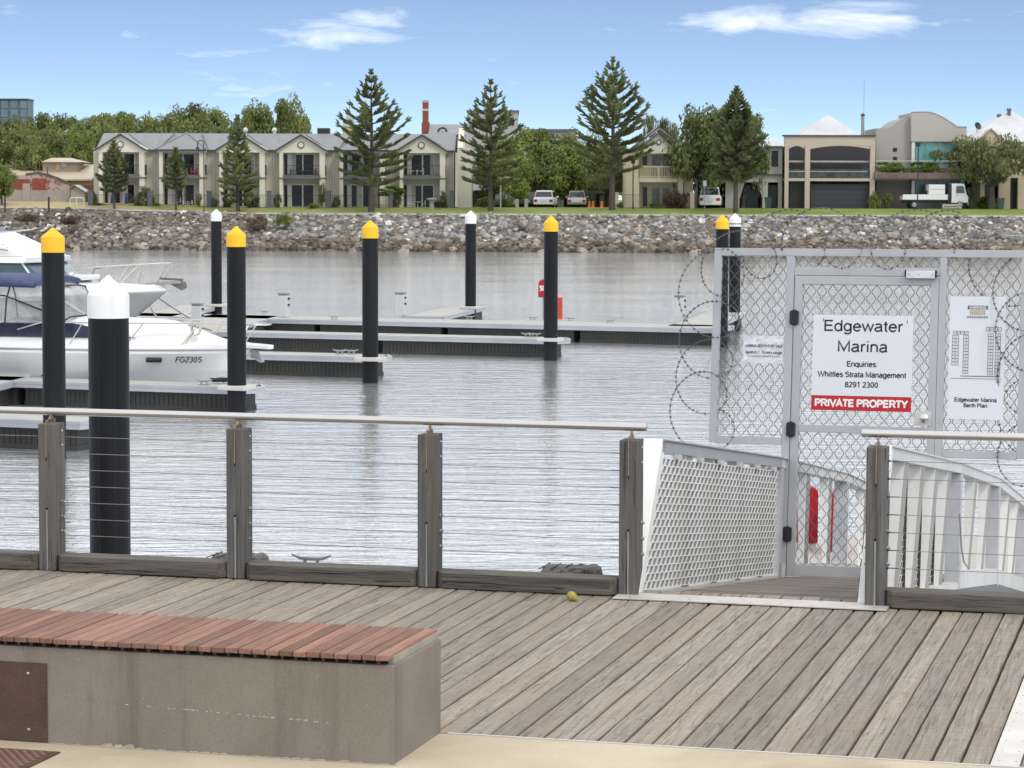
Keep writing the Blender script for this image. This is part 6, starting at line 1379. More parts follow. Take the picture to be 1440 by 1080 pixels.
mb = MB(); fb(mb, 45.5, 251, 64, 267, YB-.03, .02); fb(mb, 18, 252, 42, 266, YB-.03, .02); mb.build('red_paint_patch', mat('old_red', (.23,.06,.045), .9, 0, .25, 3), t)
YT = 252
t = thing('warehouse', 'low tan roofed building with a raised clerestory behind the old brick wall', 'building', loc=atY(80, 292, YT))
mb = MB(); fb(mb, -40, 254, 131, 292, YT, 14); mb.build('wall', mat('brick_brown', (.24,.12,.08), .9, 0, .2, 3), t)
mb = MB(); e, r_ = atY(0, 251.5, YT-.6), atY(0, 231, YT+9); x0, x1 = atY(-40, 250, YT).x, atY(131, 250, YT).x; mb.add([(x0, YT-.6, e.z), (x1, YT-.6, e.z), (x1, YT+9, r_.z), (x0, YT+9, r_.z)], [(0,1,2,3)]); mb.add([(x0, YT-.6, e.z-.15), (x1, YT-.6, e.z-.15), (x1, YT-.6, e.z), (x0, YT-.6, e.z)], [(0,1,2,3)]); mb.build('roof', rooft, t)
mb = MB(); fb(mb, 60, 228, 108, 244, YT+4, 4); c_ = mb.build('clerestory', mat('tan_wall', (.36,.30,.235), .85), t)
mb = MB(); a, b, c = atY(58, 227.8, YT+3.6), atY(117, 227.8, YT+3.6), atY(86, 222, YT+6); mb.add([(a.x, YT+3.4, a.z), (b.x, YT+3.4, a.z), (b.x, YT+8.6, a.z), (a.x, YT+8.6, a.z), (c.x-1, YT+6, c.z), (c.x+1, YT+6, c.z)], [(0,1,5,4), (1,2,5), (2,3,4,5), (3,0,4)]); mb.build('clerestory_roof', rooft, t)
mb = MB(); fb(mb, 79, 229.5, 84, 239, YT+3.95, .05); mb.build('window', mat('window_tan', (.52,.36,.20), .6), c_); mb = MB(); fb(mb, 86, 228.5, 94, 234, YT+3.93, .05); mb.build('window', mat('window_pale', (.42,.45,.48), .3), c_)
mb = MB(); fb(mb, 100, 254, 131, 261, YT-.05, .05); mb.build('fascia', mat('fascia_tan', (.33,.27,.16), .8), t)
YS = 243.6
t = thing('shed', 'small grey shed with a lean skillion roof left of the townhouses', 'shed', loc=atY(108, 293, YS)); mb = MB(); mb.prism([tuple(atY(x, y, YS)) for x, y in ((99.5, 293), (119, 293), (119, 270), (106, 262), (99.5, 266))], (0, 2.2, 0)); mb.build('wall', mat('shed_grey', (.30,.285,.25), .85, 0, .1, 2), t)
mb = MB(); p, q = atY(106, 261, YS), atY(122, 270.5, YS); mb.prism([(p.x, YS-.3, p.z), (q.x, YS-.3, q.z), (q.x, YS-.3, q.z+.08), (p.x, YS-.3, p.z+.08)], (0, 2.8, 0)); mb.build('roof', roofw, t); mb = MB(); p, q = atY(97, 266, YS), atY(106, 261, YS); mb.prism([(p.x, YS-.3, p.z), (q.x, YS-.3, q.z), (q.x, YS-.3, q.z+.08), (p.x, YS-.3, p.z+.08)], (0, 2.8, 0)); mb.build('roof', mat('roof_terracotta', (.38,.20,.12), .8), t)
t = thing('hoop_rail', 'white tubular hoop rail on the dry ground left of the townhouses', 'hoop rail', loc=atY(108, 294, 238)); mb = MB(); P_ = [tuple(atY(x, y, 238)) for x, y in ((98.5, 293.5), (98.5, 279.5), (99.8, 278), (116.8, 278), (118, 279.5), (118, 294))]; mb.tube(P_, .045, 6); mb.tube([tuple(atY(107.5, 278, 238)), tuple(atY(107.5, 294, 238))], .035, 6); mb.build('hoop', frame_w, t)
for (x, lb) in ((68.6, 'black timber bollard on the dry ground right of the old wall door'), (7, 'black timber bollard at the far left on the dry ground')):
    mb = MB(); a = atY(x, 295, 233.5); mb.lathe([(.09, -.2), (.09, 1.1), (.05, 1.2)], 0, 0, 8); mb.v = [v+Vector((a.x, a.y, a.z)) for v in mb.v]; o = mb.build('bollard', black_iron, loc=a); tag(o, lb, 'bollard', 'black bollards')
t = thing('office_block', 'glass office block with pale blue and dark vertical strips at the far left', 'office building', loc=(atY(0, 200, 420).x, 420, 1.2)); YO = 420
mb = MB(); a, b = atY(-60, 290, YO), atY(39, 140, YO); mb.box(a.x, b.x, YO, YO+5, 1.2, b.z); mb.build('core', mat('office_core', (.10,.13,.15), .4), t)
gx = [-54, -46, -38, -30, -22, -12, 0.5, 3, 11, 15, 25, 29, 38]
for i, (x0, x1) in enumerate(((-50,-42), (-36,-28), (-22,-14), (-10,-1), (1.5,11), (15,25), (28.5,38))):
    for (y0, y1) in ((141.5, 152.5), (153.5, 164.5), (165.5, 176.5), (177.5, 188)): mb = MB(); fb(mb, x0, y0, x1, y1, YO-.15, .14); mb.build('window', mat('office_glass', (.12,.17,.20), .12, 0, .25, .2, spec=.8), t)
mb = MB(); fb(mb, -60, 138.6, 39.4, 140.2, YO-.3, 5.5); mb.build('parapet', frame_d, t)
# ------------------------------------------------------------------ roofs and chimney behind the terrace
t = thing('brick_chimney', 'tall slim red brick chimney rising behind the rightmost townhouse', 'chimney', loc=atY(598, 290, 275)); YC = 275; brick = mat('chimney_brick', (.23,.075,.05), .9, 0, .25, 5)
mb = MB(); fb(mb, 594, 142, 602.5, 290, YC, .65); fb(mb, 592.8, 172, 604, 290, YC-.05, .8); mb.build('shaft', brick, t); mb = MB(); fb(mb, 593.6, 141, 603, 144.5, YC-.05, .75); mb.build('cap', mat('chimney_cap', (.35,.32,.29), .9), t); mb = MB(); fb(mb, 593.7, 153, 602.8, 156, YC-.03, .71); mb.build('band', mat('chimney_band', (.50,.46,.42), .9), t)
t = thing('rear_building', 'grey gabled roof building behind the rightmost townhouse', 'building', loc=atY(640, 290, 270)); mb = MB(); fb(mb, 604, 186, 655, 290, 272, 14); mb.build('wall', creamd, t)
mb = MB(); a, b = atY(602, 189, 271), atY(658, 174.5, 276); mb.add([(a.x, 271, a.z), (b.x, 271, a.z), (b.x, 277, b.z), (a.x, 277, b.z)], [(0,1,2,3)]); mb.build('roof', roofg, t)
mb = MB(); c = atY(622, 186, 272); mb.tube([(c.x-.5, 272.6, c.z), (c.x-.35, 272.6, c.z+.35), (c.x, 272.6, c.z+.5), (c.x+.35, 272.6, c.z+.35), (c.x+.5, 272.6, c.z)], .12, 6); mb.build('roof_vent', frame_d, t)
t = thing('tower_block', 'pale grey square tower block behind the open branched pine', 'building', loc=atY(692, 290, 330)); mb = MB(); fb(mb, 657, 156, 729, 290, 330, 18); mb.build('wall', mat('tower_grey', (.40,.40,.39), .8), t)
mb = MB(); fb(mb, 656, 155, 730, 157, 329.8, 18.5); mb.build('parapet', slabg, t)
for i in range(4): mb = MB(); fb(mb, 664+i*17, 168, 672+i*17, 176, 329.9, .1); mb.build('window', winglass, t)
t = thing('rear_building', 'long low pale blue roof behind the lime green trees', 'building', loc=atY(775, 290, 310)); mb = MB(); fb(mb, 742, 184, 811, 290, 310, 18); mb.build('wall', mat('pale_blue_wall', (.38,.42,.44), .7), t); mb = MB(); fb(mb, 740, 181.5, 812, 184, 309.5, 19); mb.build('roof_edge', slabg, t)
t = thing('church_tower', 'cream square tower with teal pyramid roof partly hidden by the large pine', 'tower', loc=atY(492, 290, 300)); mb = MB(); fb(mb, 482, 178, 500, 290, 300, 1.6); mb.build('wall', mat('tower_ochre', (.50,.36,.20), .8), t)
mb = MB(); a, b, c = atY(481, 178, 300), atY(501, 178, 300), atY(491, 152, 300); mb.add([(a.x, 299.9, a.z), (b.x, 299.9, a.z), (b.x, 301.7, a.z), (a.x, 301.7, a.z), (c.x, 300.8, c.z)], [(0,1,4), (1,2,4), (2,3,4), (3,0,4), (3,2,1,0)]); mb.build('roof', mat('copper_roof', (.30,.36,.36), .6), t); mb = MB(); mb.tube([(c.x, 300.8, c.z-.2), (c.x, 300.8, c.z+1.1)], .04, 5); mb.build('finial', black_iron, t)
t = thing('air_conditioner', 'dark square air conditioner box on the terrace roof ridge', 'air conditioner', loc=atY(454, 187, YM+6.5)); mb = MB(); fb(mb, 446, 180, 463.5, 188.5, YM+6.5, 1.2); b_ = mb.build('housing', mat('ac_dark', (.07,.07,.075), .7), t, bevel=.05)
mb = MB()
for i in range(5): fb(mb, 447, 181.4+i*1.3, 462.5, 182+i*1.3, YM+6.44, .05)
mb.build('louvre', frame_d, b_)
for (x, lb) in ((345, 'small pale roof vent beside the slender pine'), (386, 'small pale roof vent on the ridge of the fourth townhouse')):
    mb = MB(); c = atY(x, 188, YM+6.2); mb.lathe([(.15, -.2), (.15, .2), (.25, .25), (.25, .45), (.05, .6)], 0, 0, 10); mb.v = [v+c for v in mb.v]; o = mb.build('roof_ventilator', frame_w, loc=c); tag(o, lb, 'roof vent', 'pale roof ventilators')
# ------------------------------------------------------------------ beige gabled house
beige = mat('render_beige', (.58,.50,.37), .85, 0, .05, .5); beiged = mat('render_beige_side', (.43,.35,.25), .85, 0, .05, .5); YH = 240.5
t = thing('gabled_house', 'beige two storey house with front gable, round vent and balustraded balcony', 'house', loc=atY(925, 295, YH))
mb = MB(); fb(mb, 880, 214, 972, 297, YH+1.6, 8); mb.build('wall', beige, t)
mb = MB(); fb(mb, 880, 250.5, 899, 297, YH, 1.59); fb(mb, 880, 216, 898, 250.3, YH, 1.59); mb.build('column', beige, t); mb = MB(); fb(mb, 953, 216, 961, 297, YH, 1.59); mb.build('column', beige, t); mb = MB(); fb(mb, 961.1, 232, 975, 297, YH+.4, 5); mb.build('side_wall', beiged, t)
A = [(892, 215.9), (953, 215.9), (953, 213), (926.5, 188), (896, 209)]; mb = MB(); mb.prism([tuple(atY(x, y, YH-.02)) for x, y in A], (0, 1.6, 0)); mb.build('gable_wall', cream, t)
c = atY(926.5, 200, YH-.05); mb = MB(Matrix.Translation((c.x, YH-.06, c.z)) @ Matrix.Rotation(math.pi/2, 4, 'X')); mb.lathe([(.27, -.03), (.27, .04), (.18, .04), (.18, .02), (.01, .02)], 0, 0, 20); mb.build('gable_vent', slabg, t); mb = MB(Matrix.Translation((c.x, YH-.085, c.z)) @ Matrix.Rotation(math.pi/2, 4, 'X')); mb.lathe([(.15, -.03), (.15, .005), (.01, .005)], 0, 0, 16); mb.build('vent_face', cream, t)
for (e0, ap, e1, Yg, nm, m, hh) in (((893, 212), (926.5, 185.5), (956, 211), YH-.35, 'barge_board', gutter, .16), ((878, 216), (927.5, 178), (968, 209), YH+3.0, 'upper_barge_board', mat('barge_white', (.50,.50,.48), .6), .22), ((880, 214), (927.5, 176.6), (968, 207.5), YH+2.9, 'roof_edge', gutter, .12)):
    mb = MB(); P_ = [atY(*e0, Yg), atY(*ap, Yg), atY(*e1, Yg)]
    for p, q in ((P_[0], P_[1]), (P_[1], P_[2])): mb.prism([(p.x, Yg, p.z), (q.x, Yg, q.z), (q.x, Yg, q.z-hh), (p.x, Yg, p.z-hh)], (0, .12, 0))
    mb.build(nm, m, t)
mb = MB()
for (e0, ap, e1, Ya, Yb) in (((893, 212), (926.5, 185.5), (956, 211), YH-.35, YH+4), ((878, 216), (927.5, 177), (968, 208), YH+3.02, YH+10)):
    P_ = [atY(*e0, Ya), atY(*ap, Ya), atY(*e1, Ya)]
    for p, q in ((P_[0], P_[1]), (P_[1], P_[2])): mb.add([(p.x, Ya, p.z+.01), (q.x, Ya, q.z+.01), (q.x, Yb, q.z+.01), (p.x, Yb, p.z+.01)], [(0,1,2,3)])
mb.build('roof', roofg, t)
mb = MB(); fb(mb, 899.1, 250.6, 952.9, 256, YH-.1, 1.7); mb.build('balcony_slab', beige, t)
mb = MB(); fb(mb, 899.1, 233.6, 952.9, 235.2, YH+.02, .12); fb(mb, 925.4, 235.2, 927.4, 250.5, YH+.02, .14); fb(mb, 899.1, 248.4, 952.9, 249.4, YH+.03, .1); b_ = mb.build('balustrade', beige, t)
mb = MB(); 
for k in range(22): x = 900.3+k*2.4; fb(mb, x, 235.3, x+.9, 248.3, YH+.05, .06)
mb.build('baluster', beige, b_)
for (x0, x1, y0, y1) in ((903, 911, 217, 233), (916, 929.5, 218, 249), (931, 940, 218, 249), (903, 911, 262, 291), (916, 929, 263, 291), (930.5, 942, 263, 291), (946, 953, 262, 272)):
    mb = MB(); fb(mb, x0, y0, x1, y1, YH+1.52, .07); w_ = mb.build('window', mat('frame_cream', (.50,.45,.36), .6), t); mb = MB(); fb(mb, x0+.9, y0+1, x1-.9, y1-1, YH+1.49, .028); mb.build('pane', mat('curtained_glass', (.14,.145,.15), .2, 0, .5, 1.5) if x0 > 912 else winglass, w_)
t = thing('iron_fence', 'thin dark iron fence with beige piers in front of the beige house', 'fence', loc=atY(925, 295, 239))
for x in (866.5, 981.5-8): 
    mb = MB(); fb(mb, x-3, 272, x+3, 297, 239, .4); p_ = mb.build('pier', beige, t); mb = MB(); fb(mb, x-4, 270.5, x+4, 271.9, 238.95, .5); mb.build('pier_cap', cream, p_)
mb = MB(); x0, x1 = atY(862, 290, 239.1).x, atY(972, 290, 239.1).x; zt_ = atY(900, 273.5, 239).z; mb.box(x0, x1, 239.15, 239.18, zt_-.03, zt_); mb.box(x0, x1, 239.15, 239.18, 1.6, 1.63)
x = x0
while x < x1: mb.box(x, x+.016, 239.155, 239.171, 1.4, zt_); x += .14
mb.build('picket', black_iron, t)
# ------------------------------------------------------------------ grey garage house
greyc = mat('render_grey', (.37,.355,.315), .85, 0, .06, .5); YG = 241.5
t = thing('garage_house', 'light grey house with open garage and arched porch behind the leafy tree', 'house', loc=atY(1040, 296, YG))
mb = MB()
for (x0, y0, x1, y1) in ((976, 246, 1100, 256), (976, 256, 981, 297), (1020, 256, 1040, 297), (1072, 256, 1080, 297), (1094, 256, 1100, 297)): fb(mb, x0, y0, x1, y1, YG, .35)
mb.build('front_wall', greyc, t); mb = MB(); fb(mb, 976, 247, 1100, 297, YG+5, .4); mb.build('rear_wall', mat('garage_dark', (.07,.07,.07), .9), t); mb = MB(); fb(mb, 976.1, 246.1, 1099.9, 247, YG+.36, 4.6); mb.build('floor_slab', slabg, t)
mb = MB(); fb(mb, 1078, 206, 1100, 245.9, YG+.4, 5); fb(mb, 976, 212, 1077.8, 245.9, YG+3, 5); mb.build('upper_wall', greyc, t)
mb = MB(); fb(mb, 980, 245, 1099.9, 246, YG-.25, .25); mb.build('balcony_edge', gutter, t); mb = MB(); fb(mb, 1085, 212, 1094.5, 234, YG+.34, .05); mb.build('window', winglass, t)
mb = MB(); fb(mb, 985, 222, 1070, 245, YG+2.9, .08); mb.build('upper_window', winglass, t)
mb = MB(); a, b, c = atY(1074, 206, YG), atY(1102, 206, YG), atY(1086, 195, YG+5); mb.add([(a.x, YG+.2, a.z), (b.x, YG+.2, a.z), (b.x, YG+5, c.z), (a.x, YG+5, c.z)], [(0,1,2,3)]); a2 = atY(976, 212, YG); mb.add([(a2.x, YG+2.8, a2.z), (a.x, YG+2.8, a2.z), (a.x, YG+6, c.z-.2), (a2.x, YG+6, c.z-.2)], [(0,1,2,3)]); mb.build('roof', roofw, t)
mb = MB(); fb(mb, 1074, 205.4, 1101, 206.9, YG+.15, .2); mb.build('gutter', gutter, t)
for (x0, x1, y0) in ((1041.5, 1071.5, 260), (1080.5, 1093.8, 260)): mb = MB(); fb(mb, x0, y0, x1, 295, YG+1.0, .06); d_ = mb.build('door', frame_d, t); mb = MB(); fb(mb, x0+2, y0+2, x1-2, 293, YG+.96, .03); mb.build('pane', winglass, d_)
for (x0, x1) in ((1040, 1047), (1066, 1072)): mb = MB(); p = [atY(x, y, YG+.1) for x, y in ((x0, 257), (x1, 257), (x0 if x0 < 1050 else x1, 280))]; mb.prism([(q.x, YG+.1, q.z) for q in p], (0, .15, 0)); mb.build('porch_brace', greyc, t)
# ------------------------------------------------------------------ arched house
stone = mat('render_stone', (.47,.40,.32), .85, 0, .05, .5); YA = 240.5
t = thing('arched_house', 'stone coloured house with arched upper loggia, dark garage door and white pyramid roof', 'house', loc=atY(1166, 296, YA))
def arch_panel(x0, x1, ytop, yspring, ycrown, Y, dep):   # wall above a segmental arch opening
    n = 12; pts = [(x0, ytop), (x1, ytop), (x1, yspring)]+[(x1-(x1-x0)*k/n, yspring-(yspring-ycrown)*math.sin(math.pi*k/n)**.8) for k in range(1, n)]+[(x0, yspring)]; return [(q.x, Y, q.z) for q in (atY(a, b, Y) for a, b in pts)]
for (x0, x1) in ((1103, 1109.5), (1131.5, 1139.5), (1223, 1231)): mb = MB(); fb(mb, x0, 205.05, x1, 296.5, YA, .5); mb.build('column', stone, t)
mb = MB(); fb(mb, 1103, 191.5, 1231, 205, YA, .5); mb.build('parapet', stone, t)
mb = MB()
for (x0, x1, cr) in ((1109.5, 1131.5, 206), (1139.5, 1223, 206)):
    mb.prism(arch_panel(x0+.02, x1-.02, 205.02, 210.5, cr, YA, .5), (0, .5, 0))
mb.build('arch_panel', stone, t)
mb = MB(); fb(mb, 1101, 190, 1232, 191.6, YA-.15, .8); mb.build('coping', gutter, t)
for x0, x1, ys in ((1109.5, 1131.5, 210.5), (1139.5, 1223, 210.5)):
    mb = MB(); n = 12; ln = [atY(x1-(x1-x0)*k/n, ys-(4.5)*math.sin(math.pi*k/n)**.8, YA-.05) for k in range(n+1)]; mb.tube([tuple(q) for q in ln], .05, 5); mb.build('arch_trim', gutter, t)
mb = MB(); fb(mb, 1103, 251, 1231, 254.5, YA+.05, 2.2); mb.build('floor_slab', stone, t); mb = MB(); fb(mb, 1109.6, 226, 1222.9, 228.2, YA+.6, .12); mb.build('transom', mat('transom', (.35,.34,.33), .6), t)
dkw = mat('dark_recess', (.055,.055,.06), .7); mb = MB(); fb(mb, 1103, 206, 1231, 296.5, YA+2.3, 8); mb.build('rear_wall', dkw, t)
mb = MB(); fb(mb, 1139.6, 259, 1222.9, 296.4, YA+.7, .1); gd = mb.build('garage_door', mat('door_charcoal', (.040,.040,.045), .5), t)
for k in range(5): mb = MB(); fb(mb, 1140, 260+k*7.2, 1222.5, 266.6+k*7.2, YA+.66, .035); mb.build('panel', MATS['door_charcoal'], gd)
mb = MB(); fb(mb, 1109.6, 255, 1131.4, 296.4, YA+.9, .1); mb.build('entry_screen', black, t)
mb = MB(); fb(mb, 1109.6, 238, 1131.4, 251, YA+.15, .05); mb.build('glass_balustrade', mat('glass_rail', (.05,.058,.05), .2, 0, .6, 2, spec=.3), t); mb = MB(); fb(mb, 1139.6, 238, 1222.9, 251, YA+.15, .05); mb.build('glass_balustrade', MATS['glass_rail'], t)
mb = MB(); mb.box(atY(1109.6,0,YA).x, atY(1222.9,0,YA).x, YA+.13, YA+.22, atY(0,238,YA).z, atY(0,237.2,YA).z); mb.build('balcony_rail', steelb, t)
for k in range(9): mb = MB(); x = 1146+k*8.6; mb.add([tuple(v*.32+atY(x, 246, YA+1.2)) for v in RS[k % 12][0]], RS[k % 12][1]); o = mb.build('balcony_plant', lf_mid, t)
mb = MB(); a, b, c = atY(1123, 190.5, YA+3), atY(1212, 190.5, YA+3), atY(1164, 161, YA+7); mb.add([(a.x, YA+3, a.z), (b.x, YA+3, a.z), (b.x, YA+11, a.z), (a.x, YA+11, a.z), (c.x, YA+7, c.z)], [(0,1,4), (1,2,4), (2,3,4), (3,0,4)]); mb.build('pyramid_roof', roofw, t)
t2 = thing('flue_mast', 'grey flue with tall thin aerial mast between the arched and the curved parapet house', 'mast', loc=atY(1213, 190, YA+4)); c = atY(1213, 188, YA+4); mb = MB(); mb.tube([(c.x, c.y, c.z-1.5), (c.x, c.y, atY(1213, 163, YA+4).z)], .16, 10); mb.build('flue', mat('flue_grey', (.30,.29,.28), .6, .3), t2); mb = MB(); mb.tube([(c.x+.1, c.y, c.z), (c.x+.1, c.y, atY(1213, 112, YA+4).z)], .03, 6); mb.build('mast', steelb, t2); mb = MB(); mb.lathe([(.19, 0), (.22, .1), (.05, .25)], c.x, c.y, 10); mb.v = [v+Vector((0,0,atY(1213, 163, YA+4).z)) for v in mb.v]; mb.build('cowl', frame_d, t2)
# ------------------------------------------------------------------ curved parapet house
taupe = mat('render_taupe2', (.40,.375,.34), .85, 0, .05, .4); taupe2 = mat('render_taupe3', (.34,.32,.29), .85, 0, .05, .4); YP = 241.5
t = thing('curved_parapet_house', 'taupe house with curved parapets and tall teal glass windows', 'house', loc=atY(1295, 296, YP))
n = 14; L_ = [(1232, 254), (1281, 254), (1281, 164.5)]+[(1281-28*k/n, 164.5+14.5*(k/n)**2.0) for k in range(1, n+1)]+[(1246, 180.5), (1232, 180.5)]
mb = MB(); mb.prism([tuple(atY(x, y, YP+.8)) for x, y in L_], (0, 8, 0)); mb.build('left_wall', taupe2, t)
R_ = [(1281.5, 199), (1359.5, 199), (1359.5, 179), (1346, 179)]+[(1346-46*k/n, 179-21*math.sin(math.pi/2*k/n)) for k in range(1, n+1)]+[(1281.5, 158.6)]
mb = MB(); mb.prism([tuple(atY(x, y, YP)) for x, y in R_], (0, 8, 0)); mb.build('right_wall', taupe, t)
mb = MB(); 
for sh_ in (R_[2:], ): 
    P_ = [atY(x, y, YP-.04) for x, y in sh_]; mb.tube([(q.x, YP+.05, q.z+.03) for q in P_], .08, 5)
mb.build('parapet_cap', mat('cap_taupe', (.26,.24,.22), .7), t)
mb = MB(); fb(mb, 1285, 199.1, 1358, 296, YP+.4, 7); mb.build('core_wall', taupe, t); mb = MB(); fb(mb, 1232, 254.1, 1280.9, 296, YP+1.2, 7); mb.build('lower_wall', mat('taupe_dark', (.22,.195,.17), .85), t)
teal = mat('teal_pane', (.09,.26,.25), .08, 0, .25, .25, spec=.7); teald = mat('teal_dark', (.06,.13,.13), .1, 0, .3, .4)
for (x0, x1, y0, y1, m) in ((1282, 1286.5, 200, 230, frame_w), (1282, 1286.5, 254, 284, frame_w)): mb = MB(); fb(mb, x0, y0, x1, y1, YP+.05, .5); mb.build('window_pier', m, t)
for (x0, x1) in ((1287, 1301), (1302, 1315.5), (1318.5, 1330), (1331, 1344), (1345, 1357)):
    mb = MB(); fb(mb, x0, 200.5, x1, 230, YP+.32, .06); mb.build('window', teal, t); mb = MB(); fb(mb, x0, 254.5, x1, 283, YP+.32, .06); mb.build('window', teald, t)
for y in (208, 220.5): mb = MB(); fb(mb, 1256, y, 1261.5, y+5, YP+.74, .05); mb.build('small_window', winglass, t)
mb = MB(); fb(mb, 1230, 243, 1358, 251, YP-1.5, 2.2); mb.build('planter', mat('planter_brown', (.17,.12,.095), .85, 0, .25, 2), t); mb = MB(); fb(mb, 1230, 251.1, 1358, 252.6, YP-1.55, 2.3); mb.build('planter_edge', frame_d, t)
mb = MB(); fb(mb, 1232, 226, 1358, 226.6, YP-1.4, .05); mb.build('cable_rail', steelb, t)
for (x0, x1, y0, y1, k, lb) in ((1232, 1272, 228, 240, 'hedge', 'bright green planter bush on the left of the taupe house balcony'), (1280, 1322, 228, 240, 'hedge', 'bright green planter bush in front of the teal windows'), (1234, 1280, 235, 244, 'grey', 'grey planter foliage under the left green bush'), (1278, 1330, 235, 244, 'grey', 'grey planter foliage under the teal windows')):
    a, b = atY(x0, y1, YP-1.2), atY(x1, y0, YP-1.2); s_ = thing('planter_bush', lb, 'shrub', loc=((a.x+b.x)/2, YP-.9, a.z), group='planter bushes'); o = bpy.data.objects.new('foliage', SH[k]); COL.objects.link(o); o.parent = s_; o.scale = ((b.x-a.x)/2, .5, (b.z-a.z)/1.9)
# ------------------------------------------------------------------ rightmost house
t = thing('pale_roofed_house', 'beige house with large pale pyramid roof behind the broad olive tree', 'house', loc=atY(1410, 296, YH)); sand = mat('render_sand', (.50,.42,.30), .85, 0, .05, .5)
for (x0, x1) in ((1378, 1385), (1404, 1421), (1431, 1475)): mb = MB(); fb(mb, x0, 250, x1, 297, YH, .5); mb.build('column', sand, t)
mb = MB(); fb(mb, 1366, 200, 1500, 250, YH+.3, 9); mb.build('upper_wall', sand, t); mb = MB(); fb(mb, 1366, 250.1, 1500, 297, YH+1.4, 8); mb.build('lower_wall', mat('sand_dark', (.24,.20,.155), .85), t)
mb = MB(); fb(mb, 1424, 256, 1430.8, 297, YH+1.3, .08); mb.build('door', frame_d, t); mb = MB(); fb(mb, 1386, 263, 1403.8, 280, YH+1.3, .08); mb.build('window', winglass, t)
mb = MB(); P_ = [(1368, 206), (1416, 206), (1394, 181.5)]; mb.prism([tuple(atY(x, y, YH-.3)) for x, y in P_], (0, 3, 0)); mb.build('gable', sand, t)
mb = MB(); e = [atY(*q, YH-.4) for q in ((1362, 208), (1394, 180), (1422, 206))]
for p, q in ((e[0], e[1]), (e[1], e[2])): mb.prism([(p.x, YH-.42, p.z), (q.x, YH-.42, q.z), (q.x, YH-.42, q.z-.16), (p.x, YH-.42, p.z-.16)], (0, .12, 0))
mb.build('barge_board', mat('barge_tan', (.34,.27,.18), .7), t)
mb = MB(); a, b, c = atY(1358, 199, YH+.5), atY(1490, 199, YH+.5), atY(1420, 154, YH+6); mb.add([(a.x, YH+.3, a.z), (b.x, YH+.3, a.z), (b.x, YH+12, a.z), (a.x, YH+12, a.z), (c.x, YH+6, c.z)], [(0,1,4), (1,2,4), (2,3,4), (3,0,4)]); mb.build('pyramid_roof', roofw, t)
mb = MB()
for (x, y) in ((1405, 164), (1419, 156)): c = atY(x, y, YH+5); mb.lathe([(.17, c.z-.8), (.17, c.z+.0), (.26, c.z+.03), (.2, c.z+.25)], c.x, c.y, 10)
mb.build('roof_flue', slabg, t)
mb = MB(); c = atY(1374, 178, YH+2); mb.M = Matrix.Translation(c) @ Matrix.Rotation(1.1, 4, 'X') @ Matrix.Rotation(.5, 4, 'Y'); mb.lathe([(.03, 0), (.22, .05), (.38, .14), (.39, .16), (.03, .03)], 0, 0, 16); mb.M = I4; mb.tube([(c.x, c.y, c.z-1.6), (c.x, c.y, c.z)], .03, 5); o = mb.build('dish', black, loc=c); tag(o, 'dark satellite dish on a pole left of the large pale pyramid roof', 'satellite dish')
# ------------------------------------------------------------------ vehicles
tyre_m = mat('tyre', (.02,.02,.02), .85); hub_m = mat('hub', (.35,.35,.36), .4, .6); carglass = mat('car_glass', (.02,.023,.028), .06, 0, .3, 2, spec=.8); tail_m = mat('tail_lamp', (.35,.02,.02), .3); lampw = mat('head_lamp', (.65,.66,.68), .15)
def wheel(parent, M, x, y, r=.34, w=.22):
    mb = MB(M @ Matrix.Translation((x, y, r)) @ Matrix.Rotation(math.pi/2, 4, 'X')); mb.lathe([(r*.6, -w/2), (r*.96, -w/2), (r, -w/3), (r, w/3), (r*.96, w/2), (r*.6, w/2)], 0, 0, 18); o = mb.build('wheel', tyre_m, parent, smooth=40)
    mb = MB(M @ Matrix.Translation((x, y, r)) @ Matrix.Rotation(math.pi/2, 4, 'X')); mb.lathe([(.02, -w/2-.005), (r*.58, -w/2-.003), (r*.58, w/2+.003), (.02, w/2+.005)], 0, 0, 12); mb.build('rim', hub_m, o)
